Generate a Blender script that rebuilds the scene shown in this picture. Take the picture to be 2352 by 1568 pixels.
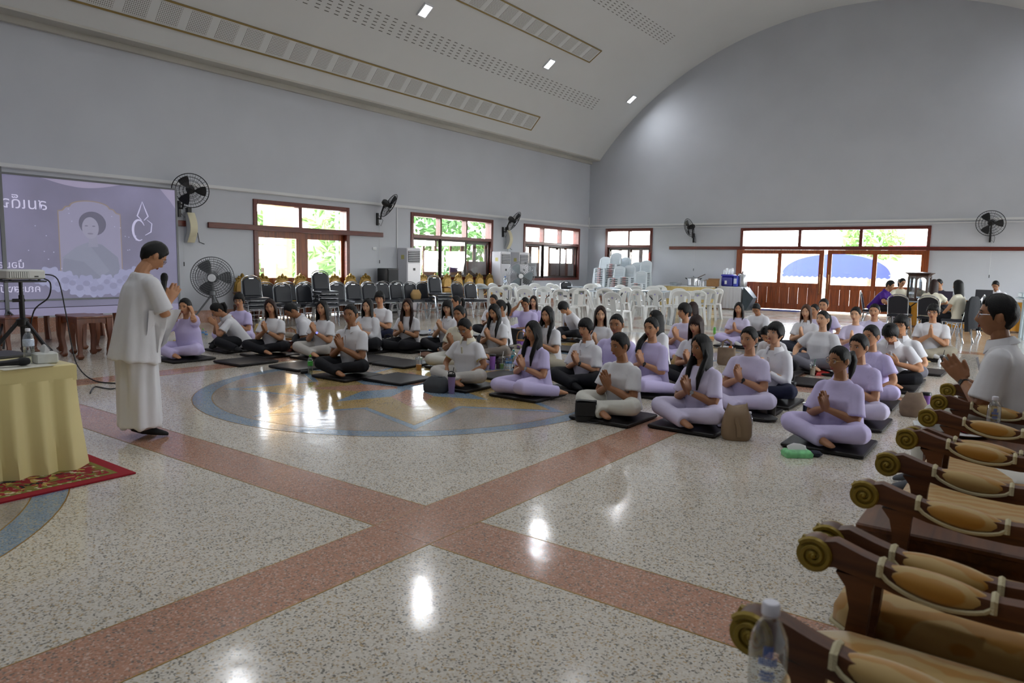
import bpy, math, random
import numpy as np
from mathutils import Vector, Matrix, noise as mnoise
PI = math.pi
R = math.radians
rng = random.Random(7)
for _o in list(bpy.data.objects):
    bpy.data.objects.remove(_o)
SC = bpy.context.scene
COL = SC.collection

# ------------------------------------------------------------------ camera
IW, IH = 2352, 1568
FPX = 1625.936
YAW, PIT, ROL, HC = R(-36.2123), R(6.3274), R(1.0644), 1.45
def _axes():
    cy, sy, cp, sp = math.cos(YAW), math.sin(YAW), math.cos(PIT), math.sin(PIT)
    f = Vector((sy*cp, cy*cp, -sp)); r = Vector((cy, -sy, 0)); u = r.cross(f)
    c, s = math.cos(ROL), math.sin(ROL)
    return c*r+s*u, -s*r+c*u, f
CR, CU, CF = _axes()
CC = Vector((0, 0, HC))
cam = bpy.data.cameras.new('camera')
cam.lens = FPX/IW*36.0; cam.sensor_width = 36.0; cam.sensor_fit = 'HORIZONTAL'
cam.clip_start = 0.05; cam.clip_end = 400
cam.dof.use_dof = True; cam.dof.focus_distance = 9.0; cam.dof.aperture_fstop = 4.5
camo = bpy.data.objects.new('camera', cam); COL.objects.link(camo)
m = Matrix.Identity(4)
for i in range(3):
    m[i][0], m[i][1], m[i][2], m[i][3] = CR[i], CU[i], -CF[i], CC[i]
camo.matrix_world = m
SC.camera = camo
def at(x, y, z=0.0):
    """floor-plan point seen at photo pixel x,y for a known height z"""
    d = (x-IW/2)*CR+(IH/2-y)*CU+FPX*CF
    t = (z-HC)/d.z
    return CC+t*d

# ------------------------------------------------------------------ world, exposure
W = bpy.data.worlds.new('world'); SC.world = W; W.use_nodes = True
nt = W.node_tree; bg = nt.nodes['Background']
sky = nt.nodes.new('ShaderNodeTexSky'); sky.sky_type = 'NISHITA'
sky.sun_disc = False; sky.sun_elevation = R(52); sky.sun_rotation = R(200); sky.air_density = 1.0; sky.dust_density = 1.0
hsv = nt.nodes.new('ShaderNodeHueSaturation'); hsv.inputs['Saturation'].default_value = 0.28
nt.links.new(sky.outputs[0], hsv.inputs['Color']); nt.links.new(hsv.outputs[0], bg.inputs['Color'])
bg.inputs['Strength'].default_value = 4.2
sun = bpy.data.lights.new('sun', 'SUN'); sun.energy = 8.0; sun.angle = R(1.5); sun.color = (1, .95, .88)
suno = bpy.data.objects.new('sun', sun); COL.objects.link(suno)
suno.rotation_euler = (R(36), R(12), R(20))
vs = SC.view_settings
vs.view_transform = 'Standard'; vs.look = 'None'; vs.exposure = 0.28; vs.gamma = 1.0; vs.use_curve_mapping = False
cy = SC.cycles
cy.max_bounces = 7; cy.diffuse_bounces = 4; cy.glossy_bounces = 3; cy.transmission_bounces = 4; cy.transparent_max_bounces = 10
cy.caustics_reflective = False; cy.caustics_refractive = False
cy.sample_clamp_indirect = 6.0
LAMP_W = 110.0

# ------------------------------------------------------------------ room numbers (metres)
XL, XR, YB, YF = -14.89, 3.8, 25.5, -9.0
VX, VZ, VR = -5.55, -1.51, 11.4                      # barrel vault axis and radius
def vpt(a, y, off=0.0):
    a = R(a); r = VR-off
    return Vector((VX+r*math.sin(a), y, VZ+r*math.cos(a)))
# daylight guides in the openings (portals only steer sampling of the sky, they add no light)
def portal(loc, rot, sx, sy):
    l = bpy.data.lights.new('window_portal', 'AREA'); l.shape = 'RECTANGLE'; l.size = sx; l.size_y = sy
    l.cycles.is_portal = True
    o = bpy.data.objects.new('window_portal', l); o.location = loc; o.rotation_euler = rot; COL.objects.link(o)
for y0, y1, z0, z1 in ((9.95, 12.85, .9, 2.8), (15.2, 19.1, .95, 2.85), (20.9, 24.8, .95, 2.85)):
    portal((XL-.35, (y0+y1)/2, (z0+z1)/2), (0, R(-90), 0), z1-z0, y1-y0)
for x0, x1, z0, z1 in ((-14.1, -12.0, .9, 2.85), (-8.6, -2.7, .9, 2.8)):
    portal(((x0+x1)/2, YB+.4, (z0+z1)/2), (R(-90), 0, 0), x1-x0, z1-z0)

# ------------------------------------------------------------------ materials
MATS = {}
def srgb(h):
    if isinstance(h, str):
        c = [int(h[i:i+2], 16)/255 for i in (0, 2, 4)]
    else:
        c = [v/255 for v in h]
    return tuple((v/12.92 if v <= .04045 else ((v+.055)/1.055)**2.4) for v in c)
def mat(name, col, rough=.6, metal=0.0, var=0.0, vscale=8.0, bump=0.0, bscale=40.0, spec=.5, emit=None, estr=0.0, sheen=0.0, stretch=None, coat=0.0):
    if name in MATS:
        return MATS[name]
    m = bpy.data.materials.new(name); m.use_nodes = True; MATS[name] = m
    nt = m.node_tree; b = nt.nodes['Principled BSDF']
    if isinstance(col, str): col = srgb(col)
    b.inputs['Base Color'].default_value = (*col, 1); b.inputs['Roughness'].default_value = rough
    b.inputs['Metallic'].default_value = metal; b.inputs['Specular IOR Level'].default_value = spec
    if coat: b.inputs['Coat Weight'].default_value = coat; b.inputs['Coat Roughness'].default_value = .15
    if sheen: b.inputs['Sheen Weight'].default_value = sheen
    if emit is not None:
        b.inputs['Emission Color'].default_value = (*emit, 1); b.inputs['Emission Strength'].default_value = estr
    if var or bump:
        tc = nt.nodes.new('ShaderNodeTexCoord'); src = tc.outputs['Object']
        if stretch:
            mp = nt.nodes.new('ShaderNodeMapping'); mp.inputs['Scale'].default_value = stretch
            nt.links.new(src, mp.inputs['Vector']); src = mp.outputs[0]
    if var:
        n = nt.nodes.new('ShaderNodeTexNoise'); n.inputs['Scale'].default_value = vscale; n.inputs['Detail'].default_value = 5
        nt.links.new(src, n.inputs['Vector'])
        r = nt.nodes.new('ShaderNodeValToRGB')
        r.color_ramp.elements[0].position = .3; r.color_ramp.elements[1].position = .7
        r.color_ramp.elements[0].color = (*[max(0, c*(1-var)) for c in col], 1)
        r.color_ramp.elements[1].color = (*[min(1, c*(1+var)) for c in col], 1)
        nt.links.new(n.outputs['Fac'], r.inputs[0]); nt.links.new(r.outputs[0], b.inputs['Base Color'])
    if bump:
        n2 = nt.nodes.new('ShaderNodeTexNoise'); n2.inputs['Scale'].default_value = bscale; n2.inputs['Detail'].default_value = 3
        nt.links.new(src, n2.inputs['Vector'])
        bp = nt.nodes.new('ShaderNodeBump'); bp.inputs['Strength'].default_value = bump; bp.inputs['Distance'].default_value = .01
        nt.links.new(n2.outputs['Fac'], bp.inputs['Height']); nt.links.new(bp.outputs[0], b.inputs['Normal'])
    return m
def glass(name, tint=(1, 1, 1), gloss=.08, rough=.02):
    if name in MATS: return MATS[name]
    m = bpy.data.materials.new(name); m.use_nodes = True; MATS[name] = m
    nt = m.node_tree; nt.nodes.remove(nt.nodes['Principled BSDF']); out = nt.nodes['Material Output']
    t = nt.nodes.new('ShaderNodeBsdfTransparent'); t.inputs[0].default_value = (*tint, 1)
    g = nt.nodes.new('ShaderNodeBsdfGlossy'); g.inputs['Roughness'].default_value = rough
    lw = nt.nodes.new('ShaderNodeLayerWeight'); lw.inputs[0].default_value = .35
    mr = nt.nodes.new('ShaderNodeMapRange'); mr.inputs['To Min'].default_value = gloss; mr.inputs['To Max'].default_value = .8
    x = nt.nodes.new('ShaderNodeMixShader')
    nt.links.new(lw.outputs['Facing'], mr.inputs['Value']); nt.links.new(mr.outputs[0], x.inputs[0])
    nt.links.new(t.outputs[0], x.inputs[1]); nt.links.new(g.outputs[0], x.inputs[2]); nt.links.new(x.outputs[0], out.inputs[0])
    return m
def terrazzo(name, base, chips, scale=95.0, amount=.5, rough=.115):
    if name in MATS: return MATS[name]
    m = bpy.data.materials.new(name); m.use_nodes = True; MATS[name] = m
    nt = m.node_tree; b = nt.nodes['Principled BSDF']
    tc = nt.nodes.new('ShaderNodeTexCoord')
    v = nt.nodes.new('ShaderNodeTexVoronoi'); v.inputs['Scale'].default_value = scale; v.inputs['Randomness'].default_value = 1
    nt.links.new(tc.outputs['Object'], v.inputs['Vector'])
    sep = nt.nodes.new('ShaderNodeSeparateColor'); nt.links.new(v.outputs['Color'], sep.inputs[0])
    ramp = nt.nodes.new('ShaderNodeValToRGB'); ramp.color_ramp.interpolation = 'CONSTANT'
    e = ramp.color_ramp.elements; e[0].position = 0; e[0].color = (*base, 1); e[1].position = amount; e[1].color = (*chips[0], 1)
    for i, c in enumerate(chips[1:]):
        q = e.new(amount+(1-amount)*(i+1)/len(chips)); q.color = (*c, 1)
    nt.links.new(sep.outputs[0], ramp.inputs[0])
    n = nt.nodes.new('ShaderNodeTexNoise'); n.inputs['Scale'].default_value = .9; n.inputs['Detail'].default_value = 6
    nt.links.new(tc.outputs['Object'], n.inputs['Vector'])
    mr = nt.nodes.new('ShaderNodeMapRange'); mr.inputs['From Min'].default_value = .35; mr.inputs['From Max'].default_value = .65
    mr.inputs['To Min'].default_value = .93; mr.inputs['To Max'].default_value = 1.06
    nt.links.new(n.outputs['Fac'], mr.inputs['Value'])
    mx = nt.nodes.new('ShaderNodeVectorMath'); mx.operation = 'SCALE'
    nt.links.new(ramp.outputs[0], mx.inputs[0]); nt.links.new(mr.outputs[0], mx.inputs['Scale'])
    nt.links.new(mx.outputs[0], b.inputs['Base Color'])
    b.inputs['Specular IOR Level'].default_value = .72
    n3 = nt.nodes.new('ShaderNodeTexNoise'); n3.inputs['Scale'].default_value = 2.2; n3.inputs['Detail'].default_value = 2
    nt.links.new(tc.outputs['Object'], n3.inputs['Vector'])
    rr = nt.nodes.new('ShaderNodeMapRange'); rr.inputs['To Min'].default_value = rough-.05; rr.inputs['To Max'].default_value = rough+.07
    nt.links.new(n3.outputs['Fac'], rr.inputs['Value']); nt.links.new(rr.outputs[0], b.inputs['Roughness'])
    n2 = nt.nodes.new('ShaderNodeTexNoise'); n2.inputs['Scale'].default_value = 7.0; n2.inputs['Detail'].default_value = 1
    nt.links.new(tc.outputs['Object'], n2.inputs['Vector'])
    bp = nt.nodes.new('ShaderNodeBump'); bp.inputs['Strength'].default_value = .05; bp.inputs['Distance'].default_value = .02
    nt.links.new(n2.outputs['Fac'], bp.inputs['Height']); nt.links.new(bp.outputs[0], b.inputs['Normal'])
    return m
def wood(name, c1, c2, scale=3.0, rough=.35, axis='Z', coat=.2):
    if name in MATS: return MATS[name]
    m = bpy.data.materials.new(name); m.use_nodes = True; MATS[name] = m
    nt = m.node_tree; b = nt.nodes['Principled BSDF']
    tc = nt.nodes.new('ShaderNodeTexCoord'); mp = nt.nodes.new('ShaderNodeMapping')
    s = {'X': (.6, 8, 8), 'Y': (8, .6, 8), 'Z': (8, 8, .6)}[axis]
    mp.inputs['Scale'].default_value = s
    nt.links.new(tc.outputs['Object'], mp.inputs['Vector'])
    n = nt.nodes.new('ShaderNodeTexNoise'); n.inputs['Scale'].default_value = scale; n.inputs['Detail'].default_value = 8; n.inputs['Distortion'].default_value = .8
    nt.links.new(mp.outputs[0], n.inputs['Vector'])
    r = nt.nodes.new('ShaderNodeValToRGB'); r.color_ramp.elements[0].position = .32; r.color_ramp.elements[1].position = .7
    r.color_ramp.elements[0].color = (*srgb(c1), 1); r.color_ramp.elements[1].color = (*srgb(c2), 1)
    nt.links.new(n.outputs['Fac'], r.inputs[0]); nt.links.new(r.outputs[0], b.inputs['Base Color'])
    b.inputs['Roughness'].default_value = rough; b.inputs['Coat Weight'].default_value = coat; b.inputs['Coat Roughness'].default_value = .2
    return m

# ------------------------------------------------------------------ mesh builder
class MB:
    def __init__(self): self.v = []; self.f = []; self.mi = []; self.cur = 0
    def add(self, vs, fs):
        o = len(self.v); self.v.extend([tuple(p) for p in vs]); self.f.extend([tuple(i+o for i in f) for f in fs]); self.mi.extend([self.cur]*len(fs)); return self
    def box(self, c, s, rot=None, taper=None):
        hx, hy, hz = s[0]/2, s[1]/2, s[2]/2
        p = [Vector((x*hx, y*hy, z*hz)) for z in (-1, 1) for y in (-1, 1) for x in (-1, 1)]
        if taper is not None:
            for i in range(4, 8): p[i].x *= taper; p[i].y *= taper
        if rot is not None:
            p = [rot @ q for q in p]
        c = Vector(c)
        return self.add([q+c for q in p], [(0, 2, 3, 1), (4, 5, 7, 6), (0, 1, 5, 4), (2, 6, 7, 3), (0, 4, 6, 2), (1, 3, 7, 5)])
    def bx(self, x0, x1, y0, y1, z0, z1):
        return self.box(((x0+x1)/2, (y0+y1)/2, (z0+z1)/2), (x1-x0, y1-y0, z1-z0))
    def bbox(self, c, s, b=.01, rot=None):
        """bevelled box (chamfered on all edges)"""
        hx, hy, hz = s[0]/2, s[1]/2, s[2]/2; b = min(b, hx*.9, hy*.9, hz*.9)
        rings = []
        for z, i in ((-hz, b), (-hz+b, 0), (hz-b, 0), (hz, b)):
            x, y, k = hx-i, hy-i, b
            rings.append([(x, -y+k, z), (x, y-k, z), (x-k, y, z), (-x+k, y, z), (-x, y-k, z), (-x, -y+k, z), (-x+k, -y, z), (x-k, -y, z)])
        vs = [Vector(p) for r_ in rings for p in r_]
        if rot is not None: vs = [rot @ p for p in vs]
        c = Vector(c); fs = []
        for r_ in range(3):
            for i in range(8):
                j = (i+1) % 8; fs.append((r_*8+i, r_*8+j, r_*8+8+j, r_*8+8+i))
        fs.append(tuple(range(7, -1, -1))); fs.append(tuple(range(24, 32)))
        return self.add([p+c for p in vs], fs)
    def loft(self, rings, cap=True, close=True):
        n = len(rings[0]); vs = [p for r_ in rings for p in r_]; fs = []
        for k in range(len(rings)-1):
            for i in range(n if close else n-1):
                j = (i+1) % n; fs.append((k*n+i, k*n+j, (k+1)*n+j, (k+1)*n+i))
        if cap:
            fs.append(tuple(range(n-1, -1, -1))); fs.append(tuple((len(rings)-1)*n+i for i in range(n)))
        return self.add(vs, fs)
    def tube(self, pts, r, n=8, cap=True, closed=False, flat=None):
        """swept tube; r number or list; flat=(a,b) scales cross-section"""
        pts = [Vector(p) for p in pts]; k = len(pts)
        rs = r if isinstance(r, (list, tuple)) else [r]*k
        rings = []; prev = None
        for i in range(k):
            if closed: t = pts[(i+1) % k]-pts[i-1]
            else: t = pts[min(i+1, k-1)]-pts[max(i-1, 0)]
            if t.length < 1e-9: t = Vector((0, 0, 1))
            t.normalize()
            if prev is None:
                a = Vector((0, 0, 1)) if abs(t.z) < .9 else Vector((1, 0, 0))
                nrm = (a-t*a.dot(t)).normalized()
            else:
                nrm = prev-t*prev.dot(t)
                if nrm.length < 1e-6: nrm = Vector((1, 0, 0))
                nrm.normalize()
            prev = nrm; b = t.cross(nrm)
            fa, fb = flat if flat else (1, 1)
            rings.append([pts[i]+(nrm*math.cos(2*PI*j/n)*fa+b*math.sin(2*PI*j/n)*fb)*rs[i] for j in range(n)])
        if closed:
            o = len(self.v); self.v.extend([tuple(p) for r_ in rings for p in r_])
            for q in range(k):
                for j in range(n):
                    j2 = (j+1) % n; q2 = (q+1) % k
                    self.f.append((o+q*n+j, o+q*n+j2, o+q2*n+j2, o+q2*n+j)); self.mi.append(self.cur)
            return self
        return self.loft(rings, cap)
    def cyl(self, a, b, r, n=12, r2=None):
        return self.tube([a, b], [r, r if r2 is None else r2], n)
    def lathe(self, prof, c=(0, 0, 0), n=20, rot=None):
        c = Vector(c); rings = []
        for rad, z in prof:
            ring = [Vector((rad*math.cos(2*PI*i/n), rad*math.sin(2*PI*i/n), z)) for i in range(n)]
            if rot is not None: ring = [rot @ p for p in ring]
            rings.append([p+c for p in ring])
        return self.loft(rings)
    def prism(self, poly, z0, z1, M=None):
        """polygon in xy extruded in z, then transformed by M"""
        n = len(poly); vs = [Vector((x, y, z0)) for x, y in poly]+[Vector((x, y, z1)) for x, y in poly]
        if M is not None: vs = [M @ p for p in vs]
        fs = [tuple(range(n-1, -1, -1)), tuple(range(n, 2*n))]+[(i, (i+1) % n, n+(i+1) % n, n+i) for i in range(n)]
        return self.add(vs, fs)
    def ell(self, c, s, n=12, m_=8, rot=None):
        c = Vector(c); rings = []
        for k in range(1, m_):
            ph = PI*k/m_; rings.append([Vector((s[0]*math.sin(ph)*math.cos(2*PI*i/n), s[1]*math.sin(ph)*math.sin(2*PI*i/n), -s[2]*math.cos(ph))) for i in range(n)])
        vs = [p for r_ in rings for p in r_]+[Vector((0, 0, -s[2])), Vector((0, 0, s[2]))]
        if rot is not None: vs = [rot @ p for p in vs]
        fs = []
        for k in range(m_-2):
            for i in range(n):
                j = (i+1) % n; fs.append((k*n+i, k*n+j, (k+1)*n+j, (k+1)*n+i))
        b = (m_-1)*n
        for i in range(n):
            j = (i+1) % n; fs.append((b, j, i)); fs.append((b+1, (m_-2)*n+i, (m_-2)*n+j))
        return self.add([p+c for p in vs], fs)
    def mesh(self, name, smooth=35):
        me = bpy.data.meshes.new(name); me.from_pydata(self.v, [], self.f)
        if self.cur or any(self.mi): me.polygons.foreach_set('material_index', self.mi)
        if smooth:
            me.polygons.foreach_set('use_smooth', [True]*len(self.f)); me.update()
            me.set_sharp_from_angle(angle=R(smooth))
        me.update(); return me
    def build(self, name, mats, parent=None, smooth=35, loc=None, rz=0):
        me = self.mesh(name, smooth)
        for m_ in (mats if isinstance(mats, (list, tuple)) else [mats]): me.materials.append(m_)
        o = bpy.data.objects.new(name, me); COL.objects.link(o)
        if parent is not None: o.parent = parent
        if loc is not None: o.location = loc
        if rz: o.rotation_euler = (0, 0, rz)
        return o
def tag(o, label, cat, group=None, kind=None):
    o['label'] = label; o['category'] = cat
    if group: o['group'] = group
    if kind: o['kind'] = kind
    return o
def thing(name, label, cat, loc=(0, 0, 0), rz=0.0, group=None):
    o = bpy.data.objects.new(name, None); COL.objects.link(o); o.location = loc; o.rotation_euler = (0, 0, rz); o.empty_display_size = .1
    return tag(o, label, cat, group)
def struct(o): o['kind'] = 'structure'; return o
def sempty(name, loc=(0, 0, 0), rz=0.0):
    o = bpy.data.objects.new(name, None); COL.objects.link(o); o.location = loc; o.rotation_euler = (0, 0, rz); o['kind'] = 'structure'; return o
KIDS = {}
def dup(root, loc, rz, label=None, group=None):
    def kids(o): return KIDS.setdefault(o.name, [c for c in o.children])
    r_ = root.copy(); COL.objects.link(r_); r_.location = loc; r_.rotation_euler = (0, 0, rz)
    if label: r_['label'] = label
    if group: r_['group'] = group
    for ch in kids(root):
        c = ch.copy(); COL.objects.link(c); c.parent = r_
        for g in kids(ch):
            d = g.copy(); COL.objects.link(d); d.parent = c
    return r_
RX = lambda a: Matrix.Rotation(a, 3, 'X')
RY = lambda a: Matrix.Rotation(a, 3, 'Y')
RZ = lambda a: Matrix.Rotation(a, 3, 'Z')

# ================================================================== STRUCTURE
M_wall = mat('wall_paint', srgb('bec2c9'), .7, var=.035, vscale=.8, bump=.04, bscale=60)
M_ceil = mat('ceiling_paint', srgb('cfd1d0'), .75, var=.02, vscale=.5)
M_corn = mat('cornice_paint', srgb('b9b8b0'), .7, var=.05, vscale=1.2)
M_gold = mat('gilt_trim', srgb('8d7746'), .4, .3)
M_redwood = wood('red_brown_wood', '4a170c', '6e2817', 3, .4, 'Y')
M_redwoodx = wood('red_brown_wood_x', '4a170c', '6e2817', 3, .4, 'X')
M_teak = wood('teak_door_wood', '6a2e0c', '9a4d1a', 2.6, .38, 'Z')
M_dkframe = mat('dark_bronze_aluminium', srgb('2a1d17'), .4, .3)
M_pane = glass('window_glass')
M_white_plastic = mat('white_plastic', srgb('dfe2e6'), .35, var=.02, vscale=3)
M_trunk = mat('cable_trunking', srgb('d5d7d8'), .5, var=.03, vscale=2)
M_black = mat('black_plastic', srgb('121214'), .4)
M_darkmetal = mat('dark_metal', srgb('1b1c1f'), .45, .6)
M_chrome = mat('chrome_tube', srgb('c9ccd0'), .18, 1.0)
M_steel = mat('brushed_steel', srgb('b9bcc0'), .3, .9, var=.05, vscale=20)
M_brass = mat('brass_strip', srgb('a5813f'), .35, .7)

T_cream = terrazzo('terrazzo_cream', srgb('d6d0c4'), [srgb('dfdad0'), srgb('c8bca8'), srgb('bba583'), srgb('d2cabd'), srgb('a9a194'), srgb('807c75')], 125, .5)
T_pink = terrazzo('terrazzo_pink', srgb('bb8c75'), [srgb('c69c87'), srgb('ad7d66'), srgb('cfae9c'), srgb('a58a7a'), srgb('83736a')], 125, .5)
T_blue = terrazzo('terrazzo_blue', srgb('7f97ad'), [srgb('93a7b8'), srgb('6c87a3'), srgb('a7a692'), srgb('5f7489')], 125, .5)
T_grey = terrazzo('terrazzo_grey', srgb('a39b92'), [srgb('b1a9a0'), srgb('948b82'), srgb('a79782'), srgb('7d7770')], 125, .5)
T_gold = terrazzo('terrazzo_yellow', srgb('b59a63'), [srgb('c2a974'), srgb('a58a54'), srgb('b8a57f'), srgb('8d7a55')], 125, .5)

floor = struct(MB().bx(XL-.3, XR+.3, YF-.3, YB+.3, -.12, 0).build('floor', T_cream, smooth=0))
# inlaid terrazzo bands and medallions, each piece its own part
PX, PY = 6.1, 6.1
SX = [-14.8, -8.7, -2.61, 3.49]; SY = [-3.3, 2.8, 8.9, 15.0, 21.1]
def inlay(name, m_, poly, z=.0012):
    return MB().prism(poly, -.004, z).build(name, m_, floor, smooth=0)
def rect(x0, x1, y0, y1): return [(x0, y0), (x1, y0), (x1, y1), (x0, y1)]
for x in SX[1:3]:
    inlay('terrazzo_band', T_pink, rect(x-.205, x+.205, YF, YB))
    for s in (-1, 1): inlay('brass_divider', M_brass, rect(x+s*.205-.003, x+s*.205+.003, YF, YB), .0016)
for y in SY:
    inlay('terrazzo_band', T_pink, rect(XL, XR, y-.205, y+.205), .0010)
    for s in (-1, 1):
        xs = [XL]+[q+d for q in SX[1:3] for d in (-.205, .205)]+[XR]
        for k in range(0, len(xs), 2): inlay('brass_divider', M_brass, rect(xs[k], xs[k+1], y+s*.205-.003, y+s*.205+.003), .0016)
for xi in (1, 2):                                      # crossings hide the dividers
    for y in SY: inlay('terrazzo_band', T_pink, rect(SX[xi]-.2035, SX[xi]+.2035, y-.2035, y+.2035), .0020)
def ringpoly(r, n=96): return [(r*math.cos(2*PI*i/n), r*math.sin(2*PI*i/n)) for i in range(n)]
def star8(ro, ri, n=8, ph=0.0):
    return [((ro if k % 2 == 0 else ri)*math.cos(ph+PI*k/n), (ro if k % 2 == 0 else ri)*math.sin(ph+PI*k/n)) for k in range(2*n)]
med_src = {}
def medallion(cx, cy):
    def pc(key, name, m_, poly, z):
        if key not in med_src:
            o = MB().prism(poly, -.004, z).build(name, m_, floor, smooth=0); med_src[key] = o
        else:
            o = med_src[key].copy(); COL.objects.link(o); o.parent = floor
        o.location = (cx, cy, 0)
    pc('b0', 'brass_divider', M_brass, ringpoly(2.318), .0010)
    pc('ring', 'medallion_ring', T_blue, ringpoly(2.31), .0014)
    pc('b1', 'brass_divider', M_brass, ringpoly(2.128), .0017)
    pc('disc', 'medallion_disc', T_grey, ringpoly(2.12), .0020)
    pc('b2', 'brass_divider', M_brass, star8(2.088, 1.274), .0023)
    pc('star', 'medallion_star', T_blue, star8(2.08, 1.268), .0026)
    pc('b3', 'brass_divider', M_brass, star8(1.91, 1.186), .0029)
    pc('star_in', 'medallion_star', T_gold, star8(1.90, 1.18), .0032)
    for k in range(8):
        a = k*PI/4; r1, rm = (1.12, .60) if k % 2 == 0 else (1.17, .60)
        poly = [(0, 0), (rm*math.cos(a-PI/8), rm*math.sin(a-PI/8)), (r1*math.cos(a), r1*math.sin(a)), (rm*math.cos(a+PI/8), rm*math.sin(a+PI/8))]
        pc('k%d' % k, 'medallion_kite', T_blue if k % 2 == 0 else T_pink, poly, .0036)
    pc('hub', 'medallion_hub', T_blue, ringpoly(.17, 40), .0040)
medallion(-5.68, 5.82); medallion(-5.68, -.28)
medallion(-5.68, 11.95); medallion(-5.68, 18.05)

# ---- walls
def wall_holes(name, axis, p0, p1, u0, u1, z0, z1, holes, m_):
    us = sorted({u0, u1, *[h[0] for h in holes], *[h[1] for h in holes]}); zs = sorted({z0, z1, *[h[2] for h in holes], *[h[3] for h in holes]})
    b = MB()
    for i in range(len(us)-1):
        k = 0
        while k < len(zs)-1:
            um = (us[i]+us[i+1])/2
            def hole(k_): zm = (zs[k_]+zs[k_+1])/2; return any(h[0] < um < h[1] and h[2] < zm < h[3] for h in holes)
            if hole(k): k += 1; continue
            e = k
            while e+1 < len(zs)-1 and not hole(e+1): e += 1
            if axis == 'X': b.bx(p0, p1, us[i], us[i+1], zs[k], zs[e+1])
            else: b.bx(us[i], us[i+1], p0, p1, zs[k], zs[e+1])
            k = e+1
    return struct(b.build(name, m_, smooth=0))
LH = [(9.95, 12.85, 0, 2.83), (15.18, 19.11, .88, 2.88), (20.91, 24.80, .82, 2.86)]
BH = [(-14.08, -12.02, .80, 2.89), (-8.60, -2.68, 0, 2.84)]
wall_left = wall_holes('wall_left', 'X', XL-.28, XL, YF, YB+.28, 0, 5.75, LH, M_wall)
wall_back = wall_holes('wall_back', 'Y', YB, YB+.28, XL, XR+.28, 0, 10.3, BH, M_wall)
RH = [(y, y+3.9, .85, 2.86) for y in (15.2, 20.9)]+[(8.4, 11.3, 0, 2.83)]
wall_right = wall_holes('wall_right', 'X', XR, XR+.28, YF, YB+.28, 0, 5.75, RH, M_wall)
wall_front = wall_holes('wall_front', 'Y', YF-.28, YF, XL, XR+.28, 0, 10.3, [], M_wall)
for y0, y1, z0, z1 in RH:
    portal((XR+.35, (y0+y1)/2, (z0+z1)/2), (0, R(90), 0), z1-z0, y1-y0)

# ---- vault
seg = 72; A0 = 51.2
b = MB()
ang = [-A0+2*A0*i/seg for i in range(seg+1)]
rings = [[vpt(a, YF-.2), vpt(a, YB+.2), vpt(a, YB+.2, -.25), vpt(a, YF-.2, -.25)] for a in ang]
b.loft(rings)
ceiling = struct(b.build('ceiling', M_ceil, smooth=40))
e0 = vpt(-A0, 0); 
for nm, s in (('trim_1', -1), ('trim_2', 1)):
    xe = VX+s*(VX-e0.x); xw = XL-.05 if s < 0 else XR+.05
    o = MB().bx(min(xe, xw), max(xe, xw), YF, YB, e0.z-.045, e0.z+.0).bx(*sorted((xw, xw-s*.14)), YF, YB, e0.z-.16, e0.z-.04).build(nm, M_corn, smooth=0)
    struct(o)
# perforated long panels with gilt trim, and slotted strips
def perf_mat():
    m_ = bpy.data.materials.new('perforated_board'); m_.use_nodes = True; nt = m_.node_tree; bs = nt.nodes['Principled BSDF']
    tc = nt.nodes.new('ShaderNodeTexCoord'); mp = nt.nodes.new('ShaderNodeMapping'); mp.inputs['Scale'].default_value = (28, 28, 0)
    v = nt.nodes.new('ShaderNodeTexVoronoi'); v.inputs['Scale'].default_value = 1; v.inputs['Randomness'].default_value = 0
    r_ = nt.nodes.new('ShaderNodeValToRGB'); r_.color_ramp.interpolation = 'LINEAR'
    r_.color_ramp.elements[0].position = .28; r_.color_ramp.elements[0].color = (*srgb('77756e'), 1)
    r_.color_ramp.elements[1].position = .36; r_.color_ramp.elements[1].color = (*srgb('d3d5d4'), 1)
    nt.links.new(tc.outputs['Object'], mp.inputs['Vector']); nt.links.new(mp.outputs[0], v.inputs['Vector'])
    nt.links.new(v.outputs['Distance'], r_.inputs[0]); nt.links.new(r_.outputs[0], bs.inputs['Base Color']); bs.inputs['Roughness'].default_value = .8
    return m_
M_perf = perf_mat()
M_plain = mat('panel_board', srgb('d1d3d2'), .75)
PITCH = .615
def arc_frame(a, y, off):
    """matrix at vault angle a: local x along Y (room length), local y up the arc, local z into the room"""
    p = vpt(a, y, off); ra = R(a)
    n = Vector((-math.sin(ra), 0, -math.cos(ra))); t = Vector((math.cos(ra), 0, -math.sin(ra))); yv = Vector((0, 1, 0))
    M = Matrix.Identity(4)
    for i in range(3): M[i][0], M[i][1], M[i][2], M[i][3] = yv[i], t[i], n[i], p[i]
    return M
plate_me = None
def panel_strip(a0, a1, y0, y1, s=1):
    global plate_me
    a0, a1 = s*a0, s*a1; am = (a0+a1)/2; w = VR*R(abs(a1-a0))
    root = MB().box((0, 0, 0), (y1-y0, w, .012)).build('ceiling_panel', M_plain, ceiling, smooth=0)
    root.matrix_local = arc_frame(am, (y0+y1)/2, .012)
    L = (y1-y0)/2; h = w/2
    for c, sz in (((0, h-.018, .006), (2*L, .036, .03)), ((0, -h+.018, .006), (2*L, .036, .03)), ((L-.018, 0, .006), (.036, w-.074, .03)), ((-L+.018, 0, .006), (.036, w-.074, .03))):
        MB().box(c, sz).build('gilt_trim', M_gold, root, smooth=0)
    n = int((2*L-.2)/PITCH)
    if plate_me is None:
        plate_me = MB().box((0, 0, 0), (.43, w-.13, .008)).mesh('perforated_plate', 0); plate_me.materials.append(M_perf)
    for k in range(n):
        o = bpy.data.objects.new('perforated_plate', plate_me); COL.objects.link(o); o.parent = root
        o.location = (L-.32-k*PITCH, 0, .008)
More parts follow.
